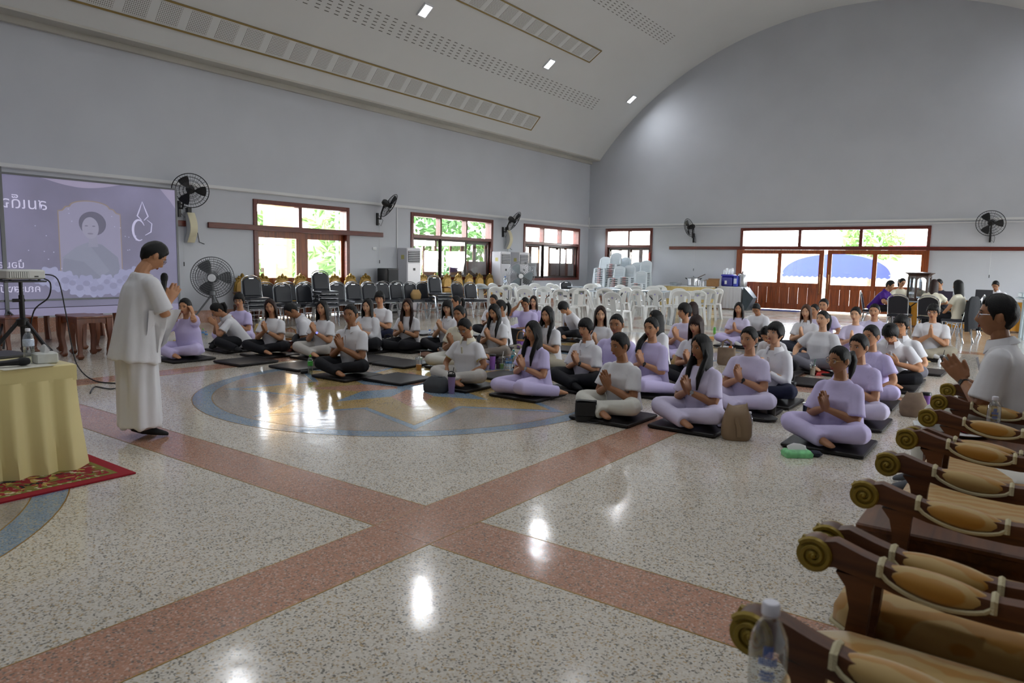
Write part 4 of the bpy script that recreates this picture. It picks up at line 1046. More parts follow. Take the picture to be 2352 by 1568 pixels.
# white plastic chairs, two makes
M_wp = mat('chair_white_plastic', srgb('d8d9d6'), .3, var=.02, vscale=4)
M_wps = mat('chair_bluish_plastic', srgb('d0d9de'), .35, var=.02, vscale=4)
M_logo = mat('purple_seal', srgb('8d86b8'), .5)
def plastic_leg(s, y0, y1, ztop=.43):
    b = MB(); x0, x1 = s*.19, s*.235
    rings = []
    for z, q in ((ztop, 0), (ztop*.5, .5), (0, 1)):
        x = x0+(x1-x0)*q; y = y0+(y1-y0)*q; hw = .045-.012*q
        rings.append([(x-hw*.8, y-hw, z), (x+hw*.8, y-hw, z), (x+hw*.8, y+hw, z), (x-hw*.8, y+hw, z)])
    return b.loft(rings)
def make_white(label, slats, m_, group):
    t = thing('plastic_chair', label, 'chair', group=group)
    b = MB(); rings = []
    for s, z in ((.97, .405), (1, .42), (1, .435), (.95, .442)):
        rings.append([(x*s, y*s, z) for x, y in ((.19, -.21), (.215, -.15), (.215, .17), (.19, .2), (-.19, .2), (-.215, .17), (-.215, -.15), (-.19, -.21))])
    b.loft(rings).build('seat', m_, t, smooth=40)
    for s in (-1, 1): plastic_leg(s, -.17, -.21).build('leg', m_, t)
    for s in (-1, 1): plastic_leg(s, .17, .24).build('leg', m_, t)
    w = .20
    b = MB(); b.tube(hoop(w, .40, .84, .18, .30, 14, .55), .024, 6, flat=(1.25, .6))
    bk = b.build('backrest', m_, t)
    def yz(z): return .18+.12*(z-.40)/.44
    if slats:
        for k in range(7):
            z = .47+.042*k; MB().box((0, yz(z)-.0, z), (.36, .012, .017), RX(R(-12))).build('slat', m_, bk)
        MB().box((0, yz(.79), .79), (.34, .016, .06), RX(R(-15))).build('top_rail', m_, bk)
        MB().box((0, -.205, .425), (.14, .012, .022)).build('seat_label', mat('red_label', srgb('c4837f'), .6), t)
    else:
        MB().loft([[(-.07, yz(z)-.008, z), (.07, yz(z)-.008, z), (.07, yz(z)+.008, z), (-.07, yz(z)+.008, z)] for z in (.43, .6, .8)]).build('splat', m_, bk)
        MB().loft([[(-ww, yz(z)-.008, z), (ww, yz(z)-.008, z), (ww, yz(z)+.008, z), (-ww, yz(z)+.008, z)] for z, ww in ((.72, .17), (.77, .185), (.82, .12))]).build('top_rail', m_, bk)
        xform(MB().lathe([(.001, 0), (.02, 0), (.02, .003), (.001, .003)], n=14, rot=RX(R(90))), Matrix.Translation((0, yz(.73)+.013, .73))).build('seal', M_logo, bk)
    return t
GW = 'white plastic chairs round the folding tables'; LW = 'white plastic chair with an open side-slotted back at the folding tables'
w0 = make_white(LW, False, M_wp, GW); wused = [False]
def white(x, y, rz, label=LW, group=GW):
    if not wused[0]: wused[0] = True; w0.location = (x, y, 0); w0.rotation_euler = (0, 0, rz); w0['label'] = label; w0['group'] = group; return w0
    return dup(w0, (x, y, 0), rz, label, group)
LWF = 'white plastic chair in the front line, its back towards the seated people'
cnt = [0, 0]
for px, py, a, fr_ in sorted(((1104, 653, 200, 0), (1132, 652, 170, 0), (1140, 660, 190, 1), (1162, 656, 250, 1), (1184.5, 660, 120, 1), (1205, 663.6, 185, 1), (1181.5, 652, 170, 0), (1205, 657, 30, 0), (1229, 652, 180, 0), (1250, 660, 10, 0), (1265, 652, 170, 0), (1278, 655, 150, 0), (1287, 666, 178, 1), (1324, 663, 205, 1), (1336, 664, 230, 0), (1351, 668, 130, 1), (1390, 663.6, 200, 0), (1406, 672.5, 180, 1), (1357, 653, 20, 0), (1372, 652, 340, 0), (1437.5, 661, 250, 0), (1461, 658, 170, 0), (1464, 665.6, 160, 1), (1504, 666, 175, 1), (1500, 658, 10, 0), (1565, 668.6, 195, 1), (1559.5, 664, 5, 0), (1603, 668.6, 215, 1), (1626.5, 664, 200, 0), (1649, 664, 245, 1), (1425, 655, 350, 0), (1515, 657, 15, 0))):
    p = at(px, py, .84); rz = R(a); off = Vector((-math.sin(rz)*-.27, -math.cos(rz)*.27, 0))
    # the pixel marks the top of the backrest, .27 m behind the seat centre
    bx_, by_ = -math.sin(rz)*.29, math.cos(rz)*.29
    cnt[fr_] += 1
    white(p.x-bx_, p.y-by_, rz, ('white plastic chair, front line, back to the room, %s from the black chairs' if fr_ else 'white plastic chair among the folding tables, %s from the black chairs') % ordn[cnt[fr_]-1], 'white plastic chairs in the front line' if fr_ else GW)
# stacks of ribbed chairs before the corner window
s0 = make_white('white ribbed plastic chair', True, M_wps, 'stacked ribbed chairs'); sused = [False]
stack_lbl = ['white ribbed chair in the stack nearest the room corner', 'white ribbed chair in the tallest stack, before the window frame', 'white ribbed chair in the rear stack behind the front middle ones', 'white ribbed chair in the low front stack left of the middle', 'white ribbed chair in the front stack just right of the middle', 'white ribbed chair in the rear stack before the last window pane', 'white ribbed chair in the tall stack closest to the serving tables', 'white ribbed chair in the lowest stack in front of the others']
for k, (px, py, n, Y) in enumerate(((1389.7, 590, 15, 24.0), (1415, 580.4, 17, 24.1), (1437.6, 591, 15, 24.5), (1423.5, 611.7, 10, 23.2), (1447, 609, 11, 23.3), (1463.7, 602, 13, 24.2), (1484, 598, 14, 24.0), (1474, 622.5, 8, 22.9))):
    d = (px-IW/2)*CR+(IH/2-py)*CU+FPX*CF; p = CC+d*(Y/d.y)
    n = max(3, round((p.z-.86)/.066)+1); step = (p.z-.86)/(n-1)
    for i in range(n):
        loc = (p.x, p.y-.27+i*.004, i*step)
        if not sused[0]: sused[0] = True; s0.location = loc; s0.rotation_euler = (0, 0, R(4)); s0['label'] = stack_lbl[k]+', '+ordn[i]+' up'
        else: dup(s0, loc, R(4+k % 3*2-2), stack_lbl[k]+', '+ordn[i]+' up', 'stacked ribbed chairs')
# folding tables
M_ttop = mat('table_top_grey', srgb('a7b3bb'), .25, .3)
def fold_table(x, y, rz, L, label, cloth=None):
    t = thing('folding_table', label, 'table', (x, y, 0), rz, 'folding tables')
    MB().bbox((0, 0, .74), (L, .6, .03), .006).build('table_top', cloth or M_ttop, t)
    for s in (-1, 1):
        MB().tube([(s*(L/2-.15), -.25, 0), (s*(L/2-.15), -.25, .72), (s*(L/2-.15), .25, .72), (s*(L/2-.15), .25, 0)], .016, 6).build('leg_frame', M_chrome, t)
        MB().tube([(s*(L/2-.15), -.25, .25), (s*(L/2-.15), .25, .25)], .012, 6).build('rail', M_chrome, t)
        MB().tube([(s*(L/2-.15), 0, .3), (s*(L/2-.6), 0, .72)], .012, 6).build('brace', M_darkmetal, t)
    if cloth:
        for s in (-1, 1): MB().bx(-L/2, L/2, s*.302-.004, s*.302+.004, .55, .74).build('cloth_drop', cloth, t, smooth=0)
    return t
fold_table(-12.1, 15.6, R(10), 1.5, 'grey folding table nearest the black chairs, with a water bottle')
fold_table(-10.3, 16.4, R(5), 1.8, 'grey folding table behind the woman with a bob')
fold_table(-9.0, 18.1, R(5), 1.8, 'grey folding table in the middle of the white chairs')
fold_table(-10.9, 19.3, R(0), 1.8, 'grey folding table in front of the stacked ribbed chairs')
fold_table(-8.0, 18.9, R(8), 1.8, 'folding table with white cloth before the serving table', mat('white_tablecloth', srgb('cfd0d0'), .8))
bottle((-11.62, 15.5, .757), 'large clear water bottle standing on the nearest folding table', .33, .045, M_bcap, M_lpale)

# ================================================================== SERVING TABLES BY THE END WALL
def atY(px, py, Y):
    d = (px-IW/2)*CR+(IH/2-py)*CU+FPX*CF; return CC+d*(Y/d.y)
def skirted(name, x0, x1, y0, y1, h, m_top, m_skirt, label, pleat=.12, group=None, z0=.03):
    t = thing(name, label, 'table', (0, 0, 0), group=group)
    MB().bbox(((x0+x1)/2, (y0+y1)/2, h-.015), (x1-x0, y1-y0, .03), .006).build('table_top', m_top, t)
    rows = [[], [], []]; acc = 0
    for a, c in (((x0, y0), (x1, y0)), ((x1, y0), (x1, y1)), ((x1, y1), (x0, y1)), ((x0, y1), (x0, y0))):
        L = math.hypot(c[0]-a[0], c[1]-a[1]); n = max(8, int(L/.03)); nx, ny = (c[1]-a[1])/L, -(c[0]-a[0])/L
        for i in range(n):
            acc += L/n; w_ = math.sin(2*PI*acc/pleat)
            for k, (z, am) in enumerate(((h-.03, .004), ((h+z0)/2, .014), (z0, .022))): rows[k].append((a[0]+(c[0]-a[0])*i/n+nx*(am*w_-.0), a[1]+(c[1]-a[1])*i/n+ny*am*w_, z))
    MB().loft(rows, cap=False).build('skirt', m_skirt, t, smooth=60)
    for x in (x0+.08, x1-.08):
        for y in (y0+.08, y1-.08): MB().cyl((x, y, 0), (x, y, h-.03), .016, 6).build('leg', M_steel, t)
    return t
M_sil = mat('silver_satin', srgb('bfc0c4'), .45, sheen=.2); M_goldcl = mat('golden_satin', srgb('c4891c'), .5, sheen=.2, var=.1, vscale=6)
M_palegold = mat('pale_gold_satin', srgb('c9b272'), .5, sheen=.2); M_whitetop = mat('white_table_top', srgb('d5d7d8'), .4)
skirted('serving_table', -8.85, -8.02, 24.1, 24.85, .78, M_whitetop, M_sil, 'serving table with silver-grey pleated skirt, beside the wooden door')
skirted('serving_table', -10.9, -8.92, 23.75, 24.4, .76, M_whitetop, M_palegold, 'long serving table with pale gold skirt, carrying the cooking pot')
p = at(1675, 658, .78); 
t = thing('cool_box', 'deep blue cool box with plastic cups standing on top', 'cool box', (-8.56, 24.38, .78), R(-8))
MB().bbox((0, 0, .17), (.40, .34, .34), .03).build('chest', mat('cooler_blue', srgb('1c1f86'), .4), t)
MB().bbox((0, 0, .375), (.42, .36, .07), .02).build('lid', mat('cooler_lid', srgb('2a2aa5'), .4), t)
MB().bx(-.06, .02, -.175, -.17, .08, .2).build('sticker', M_white_plastic, t, smooth=0)
for k in range(7): cup((-8.70+.05*k, 24.36+(.05 if k % 2 else -.04), 1.191), 'clear plastic cup on the cool box lid, %s from the cooking pot side' % ordn[k], .16+.03*(k % 3), .02, .03, M_clear, name='plastic_cup')['group'] = 'plastic cups on the cool box'
t = thing('jug', 'blue and white drinks carton beside the cool box', 'carton', (-8.28, 24.3, .78)); MB().bbox((0, 0, .19), (.16, .14, .38), .02).build('carton', mat('carton_blue', srgb('3340a8'), .5, var=.3, vscale=9), t); MB().bx(-.05, .05, -.075, -.07, .1, .28).build('print', M_lpale, t, smooth=0)
t = thing('tea_urn', 'stainless steel tea urn at the end of the serving table', 'urn', (-8.12, 24.5, .78))
MB().lathe([(.15, 0), (.16, .02), (.16, .40), (.15, .42)], n=24).build('body', M_steel, t); MB().lathe([(.165, .42), (.165, .44), (.05, .48), (.02, .485)], n=24).build('lid', M_chrome, t)
MB().lathe([(.02, .485), (.025, .51), (.01, .53)], n=10).build('knob', M_black, t); MB().cyl((0, -.16, .07), (0, -.22, .06), .014, 8).build('tap', M_chrome, t)
for s in (-1, 1): MB().tube([(s*.16, 0, .33), (s*.21, 0, .32), (s*.21, 0, .25), (s*.16, 0, .24)], .01, 6).build('handle', M_black, t)
pp = atY(1592, 657, 24.05)
t = thing('cooking_pot', 'large aluminium cooking pot with ladle on the serving table', 'pot', (pp.x, 24.05, .762))
MB().lathe([(.2, 0), (.22, .02), (.22, .26), (.23, .265), (.225, .27), (.2, .25)], n=24).build('pot_body', M_steel, t)
for s in (-1, 1): MB().tube([(s*.22, -.05, .23), (s*.29, -.04, .27), (s*.29, .04, .27), (s*.22, .05, .23)], .01, 6).build('handle', M_darkmetal, t)
MB().lathe([(.23, .268), (.1, .30), (.02, .31)], n=24).build('lid', M_steel, t); MB().tube([(-.02, 0, .31), (0, 0, .345), (.02, 0, .31)], .008, 6).build('lid_handle', M_darkmetal, t)
MB().tube([(.12, 0, .27), (.42, .02, .42)], .012, 6).build('ladle', M_bark, t)
pp = atY(1637, 658, 24.1)
t = thing('cardboard_box', 'open brown cardboard box on the serving table', 'box', (pp.x, 24.1, .762), R(12))
M_card = mat('cardboard', srgb('8f6b45'), .85, var=.06, vscale=12)
MB().bx(-.2, .2, -.13, .13, 0, .008).bx(-.2, -.194, -.13, .13, 0, .22).bx(.194, .2, -.13, .13, 0, .22).bx(-.2, .2, -.13, -.124, 0, .22).bx(-.2, .2, .124, .13, 0, .22).build('carton', M_card, t, smooth=0)
MB().box((-.26, 0, .21), (.14, .25, .006), RY(R(-25))).build('flap', M_card, t, smooth=0); MB().box((0, .19, .24), (.39, .13, .006), RX(R(30))).build('flap', M_card, t, smooth=0)
for k, (px, nm) in enumerate(((1600, 'white sauce bottle with a pointed tip by the cooking pot'), (1616, 'white sauce bottle with a pointed tip by the cardboard box'), (1610, 'pale squeeze bottle between the pot and the box'))):
    pp = atY(px, 657, 23.95); t = thing('sauce_bottle', nm, 'bottle', (pp.x, 23.9, .762)); MB().lathe([(.03, 0), (.032, .1), (.02, .13), (.006, .19)], n=12).build('bottle_body', M_white_plastic, t); MB().lathe([(.022, .12), (.022, .14), (.005, .195)], n=12).build('cap', M_cap, t)
pp = atY(1560, 659, 24.0)
for k in range(2):
    t = thing('food_container', ('clear food container left of the cooking pot', 'low clear food tray stacked on its neighbour left of the pot')[k], 'container', (pp.x-.1+.12*k, 24.0, .762+.0), R(5)); MB().bbox((-.2*k, 0, .05), (.3-.2*k*0, .25, .1), .02).build('tub', M_clear, t); MB().bbox((-.2*k, 0, .106), (.32, .27, .012), .004).build('lid', M_white_plastic, t)
t = thing('folded_sack', 'dark grey folded tarpaulin leaning on the serving table end', 'sack', (-7.9, 24.35, 0))
MB().loft([[(-.04, -.3, 0), (.1, -.3, 0), (.1, .3, 0), (-.04, .3, 0)], [(-.03, -.3, .35), (.30, -.2, .42), (.3, .2, .42), (-.03, .3, .35)], [(-.03, -.28, .76), (.0, -.28, .76), (.0, .28, .76), (-.03, .28, .76)]]).build('tarpaulin', mat('tarpaulin', srgb('2f3a40'), .5, var=.15, vscale=6), t, smooth=30)
t = thing('door_mat', 'blue mat lying before the wide sliding door', 'mat', (0, 0, 0)); MB().bx(-7.9, -6.3, 24.7, 25.3, .001, .014).build('pile', mat('blue_mat', srgb('2d3f8a'), .95, var=.1, vscale=30), t, smooth=0)

# ================================================================== REGISTRATION TABLES BEHIND THE LAST ROW
skirted('registration_table', -2.6, 1.5, 20.95, 21.6, .76, M_whitetop, M_goldcl, 'long table with golden-yellow skirt behind the last row', .2)
fold_table(-1.95, 18.75, R(4), 1.6, 'grey folding table carrying the wooden display cabinet', None)
M_cab = wood('cabinet_wood', '24120a', '3d2012', 3, .35, 'Z')
t = thing('display_cabinet', 'small dark wooden cabinet with arched glass panes on the folding table', 'cabinet', (-2.12, 18.72, .757), R(20))
hw = .22; nb = 6
MB().lathe([(.25, 0), (.26, .03), (.25, .06), (.24, .07)], n=nb).build('base', M_cab, t, smooth=0)
MB().lathe([(.23, .55), (.25, .6), (.31, .63), (.31, .645), (.05, .66)], n=nb).build('cornice', M_cab, t, smooth=0)
for k in range(nb):
    a = 2*PI*k/nb; MB().tube([(.225*math.cos(a), .225*math.sin(a), .06), (.225*math.cos(a), .225*math.sin(a), .56)], .025, 6).build('post', M_cab, t, smooth=0)
    a2 = a+PI/nb; d_ = .225*math.cos(PI/nb); M = Matrix.Translation((d_*math.cos(a2), d_*math.sin(a2), .06)) @ Matrix.Rotation(a2+PI/2, 4, 'Z') @ Matrix.Rotation(R(90), 4, 'X')
    MB().prism([(-.1, 0), (.1, 0), (.1, .5), (-.1, .5)], -.002, .002, M).build('pane', glass('cabinet_glass', (.75, .8, .85), .2), t, smooth=0)
    MB().prism([(-.1, .5), (-.1, .38), (-.085, .43), (-.05, .465), (0, .48), (.05, .465), (.085, .43), (.1, .38), (.1, .5)], -.008, .008, M).build('arch', M_cab, t, smooth=0)
def laptop(x, y, z, rz, m_, label):
    t = thing('laptop', label, 'laptop', (x, y, z), rz)
    MB().bbox((0, 0, .009), (.36, .25, .018), .004).build('base', m_, t)
    xform(MB().bbox((0, 0, .12), (.36, .012, .24), .004), Matrix.Translation((0, .125, .015)) @ Matrix.Rotation(R(-15), 4, 'X')).build('lid', m_, t)
    return t
laptop(-1.66, 18.6, .757, R(200), mat('laptop_purple', srgb('2c2335'), .4), 'dark purple laptop open beside the display cabinet')
pp = atY(2258, 690, 21.2); laptop(pp.x, 21.15, .762, R(186), mat('laptop_slate', srgb('3a3b40'), .4), 'dark grey laptop open in front of the man in white at the golden table')
pp = atY(2105, 690, 18.6)
for k, (dx, nm) in enumerate(((.42, 'white paper cup on the registration table'), (.50, 'small white cup beside the white bag on the registration table'))):
    cup((-1.98+dx+.16, 18.72+.05*k, .757), nm, .12, .03, .04, M_white_plastic, name='paper_cup')
t = thing('carrier_bag', 'white plastic carrier bag on the registration table', 'bag', (-1.32, 18.9, .757)); MB().loft([[(-.1, -.07, 0), (.1, -.07, 0), (.1, .07, 0), (-.1, .07, 0)], [(-.12, -.08, .1), (.12, -.06, .1), (.1, .08, .1), (-.1, .06, .1)], [(-.05, -.03, .2), (.06, -.02, .2), (.04, .03, .2), (-.05, .02, .2)]]).build('pouch', M_white_plastic, t); MB().tube([(-.03, 0, .19), (-.02, 0, .27), (.03, 0, .27), (.03, 0, .19)], .008, 6).build('loop_handle', M_white_plastic, t)
GR = 'banquet chairs at the registration tables'
banquet(-2.36, 17.85, R(176), 'black banquet chair with its back to the room by the registration tables', group=GR)
banquet(-3.18, 19.35, R(98), 'black banquet chair under the man in the purple shirt', group=GR)
banquet(-1.74, 17.64, R(172), 'black banquet chair under the woman in the printed cream shirt', group=GR)
banquet(-1.2, 17.15, R(-110), 'black banquet chair with a dark jacket hung over it', group=GR)
banquet(-1.15, 19.5, R(-80), 'black banquet chair seen from the side before the golden skirt', group=GR)
banquet(-2.75, 20.52, R(20), 'black banquet chair half hidden behind the display cabinet', group=GR)
banquet(-1.8, 20.17, R(-25), 'black banquet chair under the woman in the dark jacket', group=GR)
t = thing('jacket', 'dark jacket draped over a banquet chair back', 'jacket', (-1.2, 17.15, 0), R(-110))
b = MB(); rings = []
for z, w_, y0_, y1_ in ((.30, .20, .20, .34), (.5, .24, .17, .33), (.75, .24, .20, .33), (.90, .21, .235, .325), (.95, .13, .255, .31)): rings.append([(w_*math.cos(2*PI*i/18), (y0_+y1_)/2+(y1_-y0_)/2*math.sin(2*PI*i/18)*(1+.12*math.sin(i*2.1)), z) for i in range(18)])
b.loft(rings).build('coat', mat('dark_jacket', srgb('15171b'), .85, bump=.2, bscale=20), t, smooth=60)
for s in (-1, 1): MB().tube([(s*.2, .27, .86), (s*.26, .28, .6), (s*.24, .3, .25)], [.05, .055, .05], 8).build('sleeve', MATS['dark_jacket'], t)
white(.02, 22.2, R(170), 'white plastic chair behind the golden table near the wall', 'odd white chairs')
t = thing('plastic_table', 'pale blue-white plastic table with a raised rim at the photo edge', 'table', (.62, 19.2, 0), R(6))
MB().bbox((0, 0, .96), (1.7, .7, .11), .02).build('table_top', mat('pale_plastic', srgb('c3d3d9'), .35), t); MB().bbox((0, 0, .88), (1.8, .76, .03), .01).build('rim', MATS['pale_plastic'], t)
for sx in (-1, 1):
    for sy in (-1, 1): MB().tube([(sx*.72, sy*.27, .87), (sx*.75, sy*.3, 0)], [.045, .03], 8).build('leg', MATS['pale_plastic'], t)

# ================================================================== FOREGROUND ARMCHAIRS
M_aw = wood('armchair_wood', '472510', '6b3e1b', 3.2, .5, 'Y', .0)
M_awg = mat('antique_gold', srgb('8a7424'), .38, .35, var=.12, vscale=30)
def brocade():
    m_ = bpy.data.materials.new('gold_brocade'); m_.use_nodes = True; nt = m_.node_tree; bs = nt.nodes['Principled BSDF']; bs.inputs['Roughness'].default_value = .5; bs.inputs['Sheen Weight'].default_value = .3
    tc = nt.nodes.new('ShaderNodeTexCoord')
    wv = nt.nodes.new('ShaderNodeTexWave'); wv.inputs['Scale'].default_value = 4.5; wv.inputs['Distortion'].default_value = 7; wv.inputs['Detail'].default_value = 2; wv.inputs['Detail Scale'].default_value = 1.4
    nt.links.new(tc.outputs['Object'], wv.inputs['Vector'])
    r_ = nt.nodes.new('ShaderNodeValToRGB'); r_.color_ramp.elements[0].position = .35; r_.color_ramp.elements[1].position = .6
    r_.color_ramp.elements[0].color = (*srgb('b07f2b'), 1); r_.color_ramp.elements[1].color = (*srgb('b99a5c'), 1)
    nt.links.new(wv.outputs['Fac'], r_.inputs[0]); nt.links.new(r_.outputs[0], bs.inputs['Base Color'])
    return m_
M_broc = brocade()
M_cord = mat('cream_cord', srgb('c9bf9a'), .7, bump=.5, bscale=300)
def arm_part(t, s, w):
    x = s*w
    # rail: swept oblong section from the scroll back to the rear post
    path = [(-.315, .655), (-.27, .668), (-.20, .650), (-.12, .630), (.0, .615), (.12, .612), (.30, .625)]
    rings = []
    for i, (y, z) in enumerate(path):
        h = .036 if i > 1 else .042; rings.append([(x-.026, y, z-h), (x+.026, y, z-h), (x+.03, y, z), (x+.024, y, z+h*.75), (x-.024, y, z+h*.75), (x-.03, y, z)])
    arm = MB().loft(rings).build('arm', M_aw, t, smooth=45)
    MB().cyl((x-.032, -.322, .650), (x+.032, -.322, .650), .047, 20).build('scroll_end', M_aw, arm)
    for q in (-1, 1):
        b = MB(); n = 46; pts = []; rr = []
        for i in range(n):
            u = i/(n-1); a = q*u*2*PI*2.3+.6; rad = .043*(1-u)+.004; pts.append((x+q*(.034+.004*u), -.322-rad*math.cos(a), .650+rad*math.sin(a))); rr.append(.0095-.0025*u)
        b.tube(pts, rr, 6); b.cyl((x+q*.030, -.322, .650), (x+q*.036, -.322, .650), .047, 24); b.ell((x+q*.04, -.322, .650), (.01, .008, .008), 8, 6)
        b.build('gold_scroll', M_awg, arm)
    # curved front post
    rings = []
    for z, y, d in ((.615, -.215, .10), (.58, -.205, .066), (.52, -.20, .05), (.46, -.205, .052), (.40, -.215, .058), (.34, -.215, .06)): rings.append([(x-.024, y-d/2, z), (x+.024, y-d/2, z), (x+.024, y+d/2, z), (x-.024, y+d/2, z)])
    MB().loft(rings).build('arm_post', M_aw, t, smooth=45)
    # upholstered pad with cord edge
    b = MB(); rings = []; n = 14
    for i in range(n+1):
        u = i/n; y = -.155+.255*u; k = math.sin(PI*u)**.42 if 0 < u < 1 else .2; zc = .643-.022*u
        rings.append([(x+.045*k*math.cos(a), y, zc+(.034 if math.sin(a) > 0 else .046)*k*math.sin(a)) for a in [2*PI*j/14 for j in range(14)]])
    pd = b.loft(rings).build('arm_pad', M_broc, arm, smooth=60)
    for q in (-1, 1):
        MB().tube([(x+q*(.032+.006*math.sin(PI*i/n)), -.155+.255*i/n, .645-.022*i/n-.040*(math.sin(PI*i/n)**.6 if 0 < i < n else 0)) for i in range(n+1)], .0065, 6).build('cord_trim', M_cord, arm)
    for y, z in ((-.155, .640), (.10, .616)): MB().tube([(x-.034, y, z-.006), (x-.03, y, z+.022), (x, y, z+.030), (x+.03, y, z+.022), (x+.034, y, z-.006)], .009, 6).build('cord_trim', M_cord, arm)
def make_armchair(w):
    t = thing('armchair', 'x', 'armchair')
    for s in (-1, 1): arm_part(t, s, w)
    b = MB(); rings = []
    for z, kx, y0_, y1_ in ((.355, .96, -.30, .27), (.375, 1, -.315, .28), (.42, 1, -.315, .28), (.455, .97, -.30, .27), (.475, .86, -.26, .24), (.483, .6, -.16, .16)):
        hw_ = (w-.03)*kx; rings.append([(hw_, y0_+.05, z), (hw_, y1_, z), (-hw_, y1_, z), (-hw_, y0_+.05, z), (-hw_*.8, y0_, z), (hw_*.8, y0_, z)])
    st = b.loft(rings).build('seat_cushion', M_broc, t, smooth=60)
    MB().tube([(w-.03, -.265, .365), (w-.03, .28, .365)], .008, 6).build('cord_trim', M_cord, st); MB().tube([(-w+.03, -.265, .365), (-w+.03, .28, .365)], .008, 6).build('cord_trim', M_cord, st)
    MB().tube([(-w+.03, -.265, .365), (-(w-.03)*.8, -.318, .365), ((w-.03)*.8, -.318, .365), (w-.03, -.265, .365)], .008, 6).build('cord_trim', M_cord, st)
    MB().bx(-w, w, -.29, .30, .275, .355).build('seat_rail', M_aw, t, smooth=0)
    for s in (-1, 1): MB().tube([(s*(w-.03), -.26, .29), (s*(w-.015), -.275, .18), (s*(w-.04), -.265, .06), (s*(w-.03), -.285, 0)], [.04, .034, .024, .032], 8).build('leg', M_aw, t)
    for s in (-1, 1): MB().tube([(s*(w-.02), .27, .36), (s*(w-.02), .30, .16), (s*(w-.01), .36, 0)], [.035, .03, .028], 8).build('leg', M_aw, t)
    bk = []; 
    pl = [(w-.02, .40), (w-.01, .75), (w-.04, .98), (w*.6, 1.06), (0, 1.10), (-w*.6, 1.06), (-w+.04, .98), (-w+.01, .75), (-w+.02, .40)]
    Mb = Matrix.Translation((0, .33, 0)) @ Matrix.Rotation(R(-9), 4, 'X') @ Matrix.Rotation(R(90), 4, 'X')
    Mb = Matrix.Translation((0, .27, .0)) @ Matrix(((1, 0, 0, 0), (0, 1, .16, 0), (0, 0, 1, 0), (0, 0, 0, 1))) @ Matrix.Rotation(R(90), 4, 'X')
    bf = MB().prism(pl, -.025, .025, Mb).build('back_frame', M_aw, t, smooth=0)
    MB().prism([(x_*.84, .47+(z_-.4)*.82) for x_, z_ in pl], .02, .06, Mb).build('back_cushion', M_broc, bf, smooth=30)
    MB().prism([(x_*.90, .44+(z_-.4)*.88) for x_, z_ in pl], .015, .030, Mb).build('gilt_edge', M_awg, bf, smooth=0)
    return t
AC = [((1.52+2.10)/2, 'carved armchair with gold scrolled arms nearest the camera, behind the water bottle'), ((2.215+2.75)/2, 'carved armchair second from the camera, arm touching the nearest chair'), ((3.24+3.82)/2, 'carved armchair third from the camera, just past the first wooden side table'), ((3.885+4.44)/2, 'carved armchair with a white napkin on its gold seat'), ((4.98+5.57)/2, 'carved armchair in which the man in white sits')]
ac0 = make_armchair(.275)
for i, (y, lb) in enumerate(AC):
    if i == 0: ac0.location = (-.115, y, 0); ac0.rotation_euler = (0, 0, R(-90)); ac0['label'] = lb; ac0['group'] = 'carved armchairs in the front row'
    else: dup(ac0, (-.115+(.03 if i > 2 else .01), y, 0), R(-90), lb, 'carved armchairs in the front row')
t = thing('napkin', 'crumpled white napkin on the seat of the fourth armchair', 'napkin', (.0, 4.12, .478), R(20)); MB().loft([[(-.05, -.15, 0), (.12, -.14, 0), (.13, .13, 0), (-.06, .12, 0)], [(-.03, -.12, .012), (.1, -.11, .02), (.11, .1, .008), (-.04, .1, .014)]]).build('cloth_fold', mat('napkin_white', srgb('cfcdc6'), .9), t)
def side_table(y0, y1, label, h=.52, x0=-.46):
    t = thing('side_table', label, 'table', (0, 0, 0), group='wooden side tables between armchairs')
    x1 = .18
    MB().bbox(((x0+x1)/2, (y0+y1)/2, h-.012), (x1-x0, y1-y0, .024), .006).build('top', M_aw, t)
    MB().bx(x0+.02, x1-.02, y0+.02, y1-.02, h-.06, h-.024).bx(x0+.035, x1-.035, y0+.035, y1-.035, h-.1, h-.06).build('apron', M_aw, t, smooth=0)
    MB().bx(x0+.06, x1-.06, y0+.06, y1-.06, .14, .16).build('shelf', M_aw, t, smooth=0)
    for x in (x0+.06, x1-.06):
        for y in (y0+.06, y1-.06): MB().tube([(x, y, h-.06), (x, y, .2), (x, y, 0)], [.03, .022, .03], 6).build('leg', M_aw, t, smooth=0)
    return t
side_table(.86, 1.285, 'wooden side table under the water bottle at the bottom edge', .66, -.405)
side_table(2.80, 3.19, 'dark wooden side table between the second and third armchairs')
side_table(4.49, 4.93, 'wooden side table holding the fruit plate beside the seated man')
M_print = mat('blue_print', srgb('4d74c4'), .5)
d_ = (1772-IW/2)*CR+(IH/2-1382)*CU+FPX*CF; p = CC+d_*(1.17/FPX)
b0 = bottle((p.x, p.y, .662), 'clear water bottle with white cap and blue print, nearest the camera', p.z-.662, .031, M_cap, None)
hB = p.z-.662
def print_marks(root, h, r, az):
    """blue lettering bands printed on the bottle"""
    b = MB()
    for z, wdt, hh in ((.60, .95, .014), (.66, .5, .02), (.54, .7, .006), (.515, .85, .005), (.49, .6, .005), (.40, .9, .006)):
        for k in range(9):
            a0 = az-wdt/2+wdt*k/9; a1 = a0+wdt/9*.72; rr = r*1.01
            b.add([(rr*math.cos(a0), rr*math.sin(a0), h*z), (rr*math.cos(a1), rr*math.sin(a1), h*z), (rr*math.cos(a1), rr*math.sin(a1), h*z+hh*(.7+.3*((k*7) % 3)/2)), (rr*math.cos(a0), rr*math.sin(a0), h*z+hh)], [(0, 1, 2, 3)])
    o = b.build('print', M_print, root, smooth=0); o['kind'] = 'stuff'
print_marks(b0, hB, .031, R(-75))
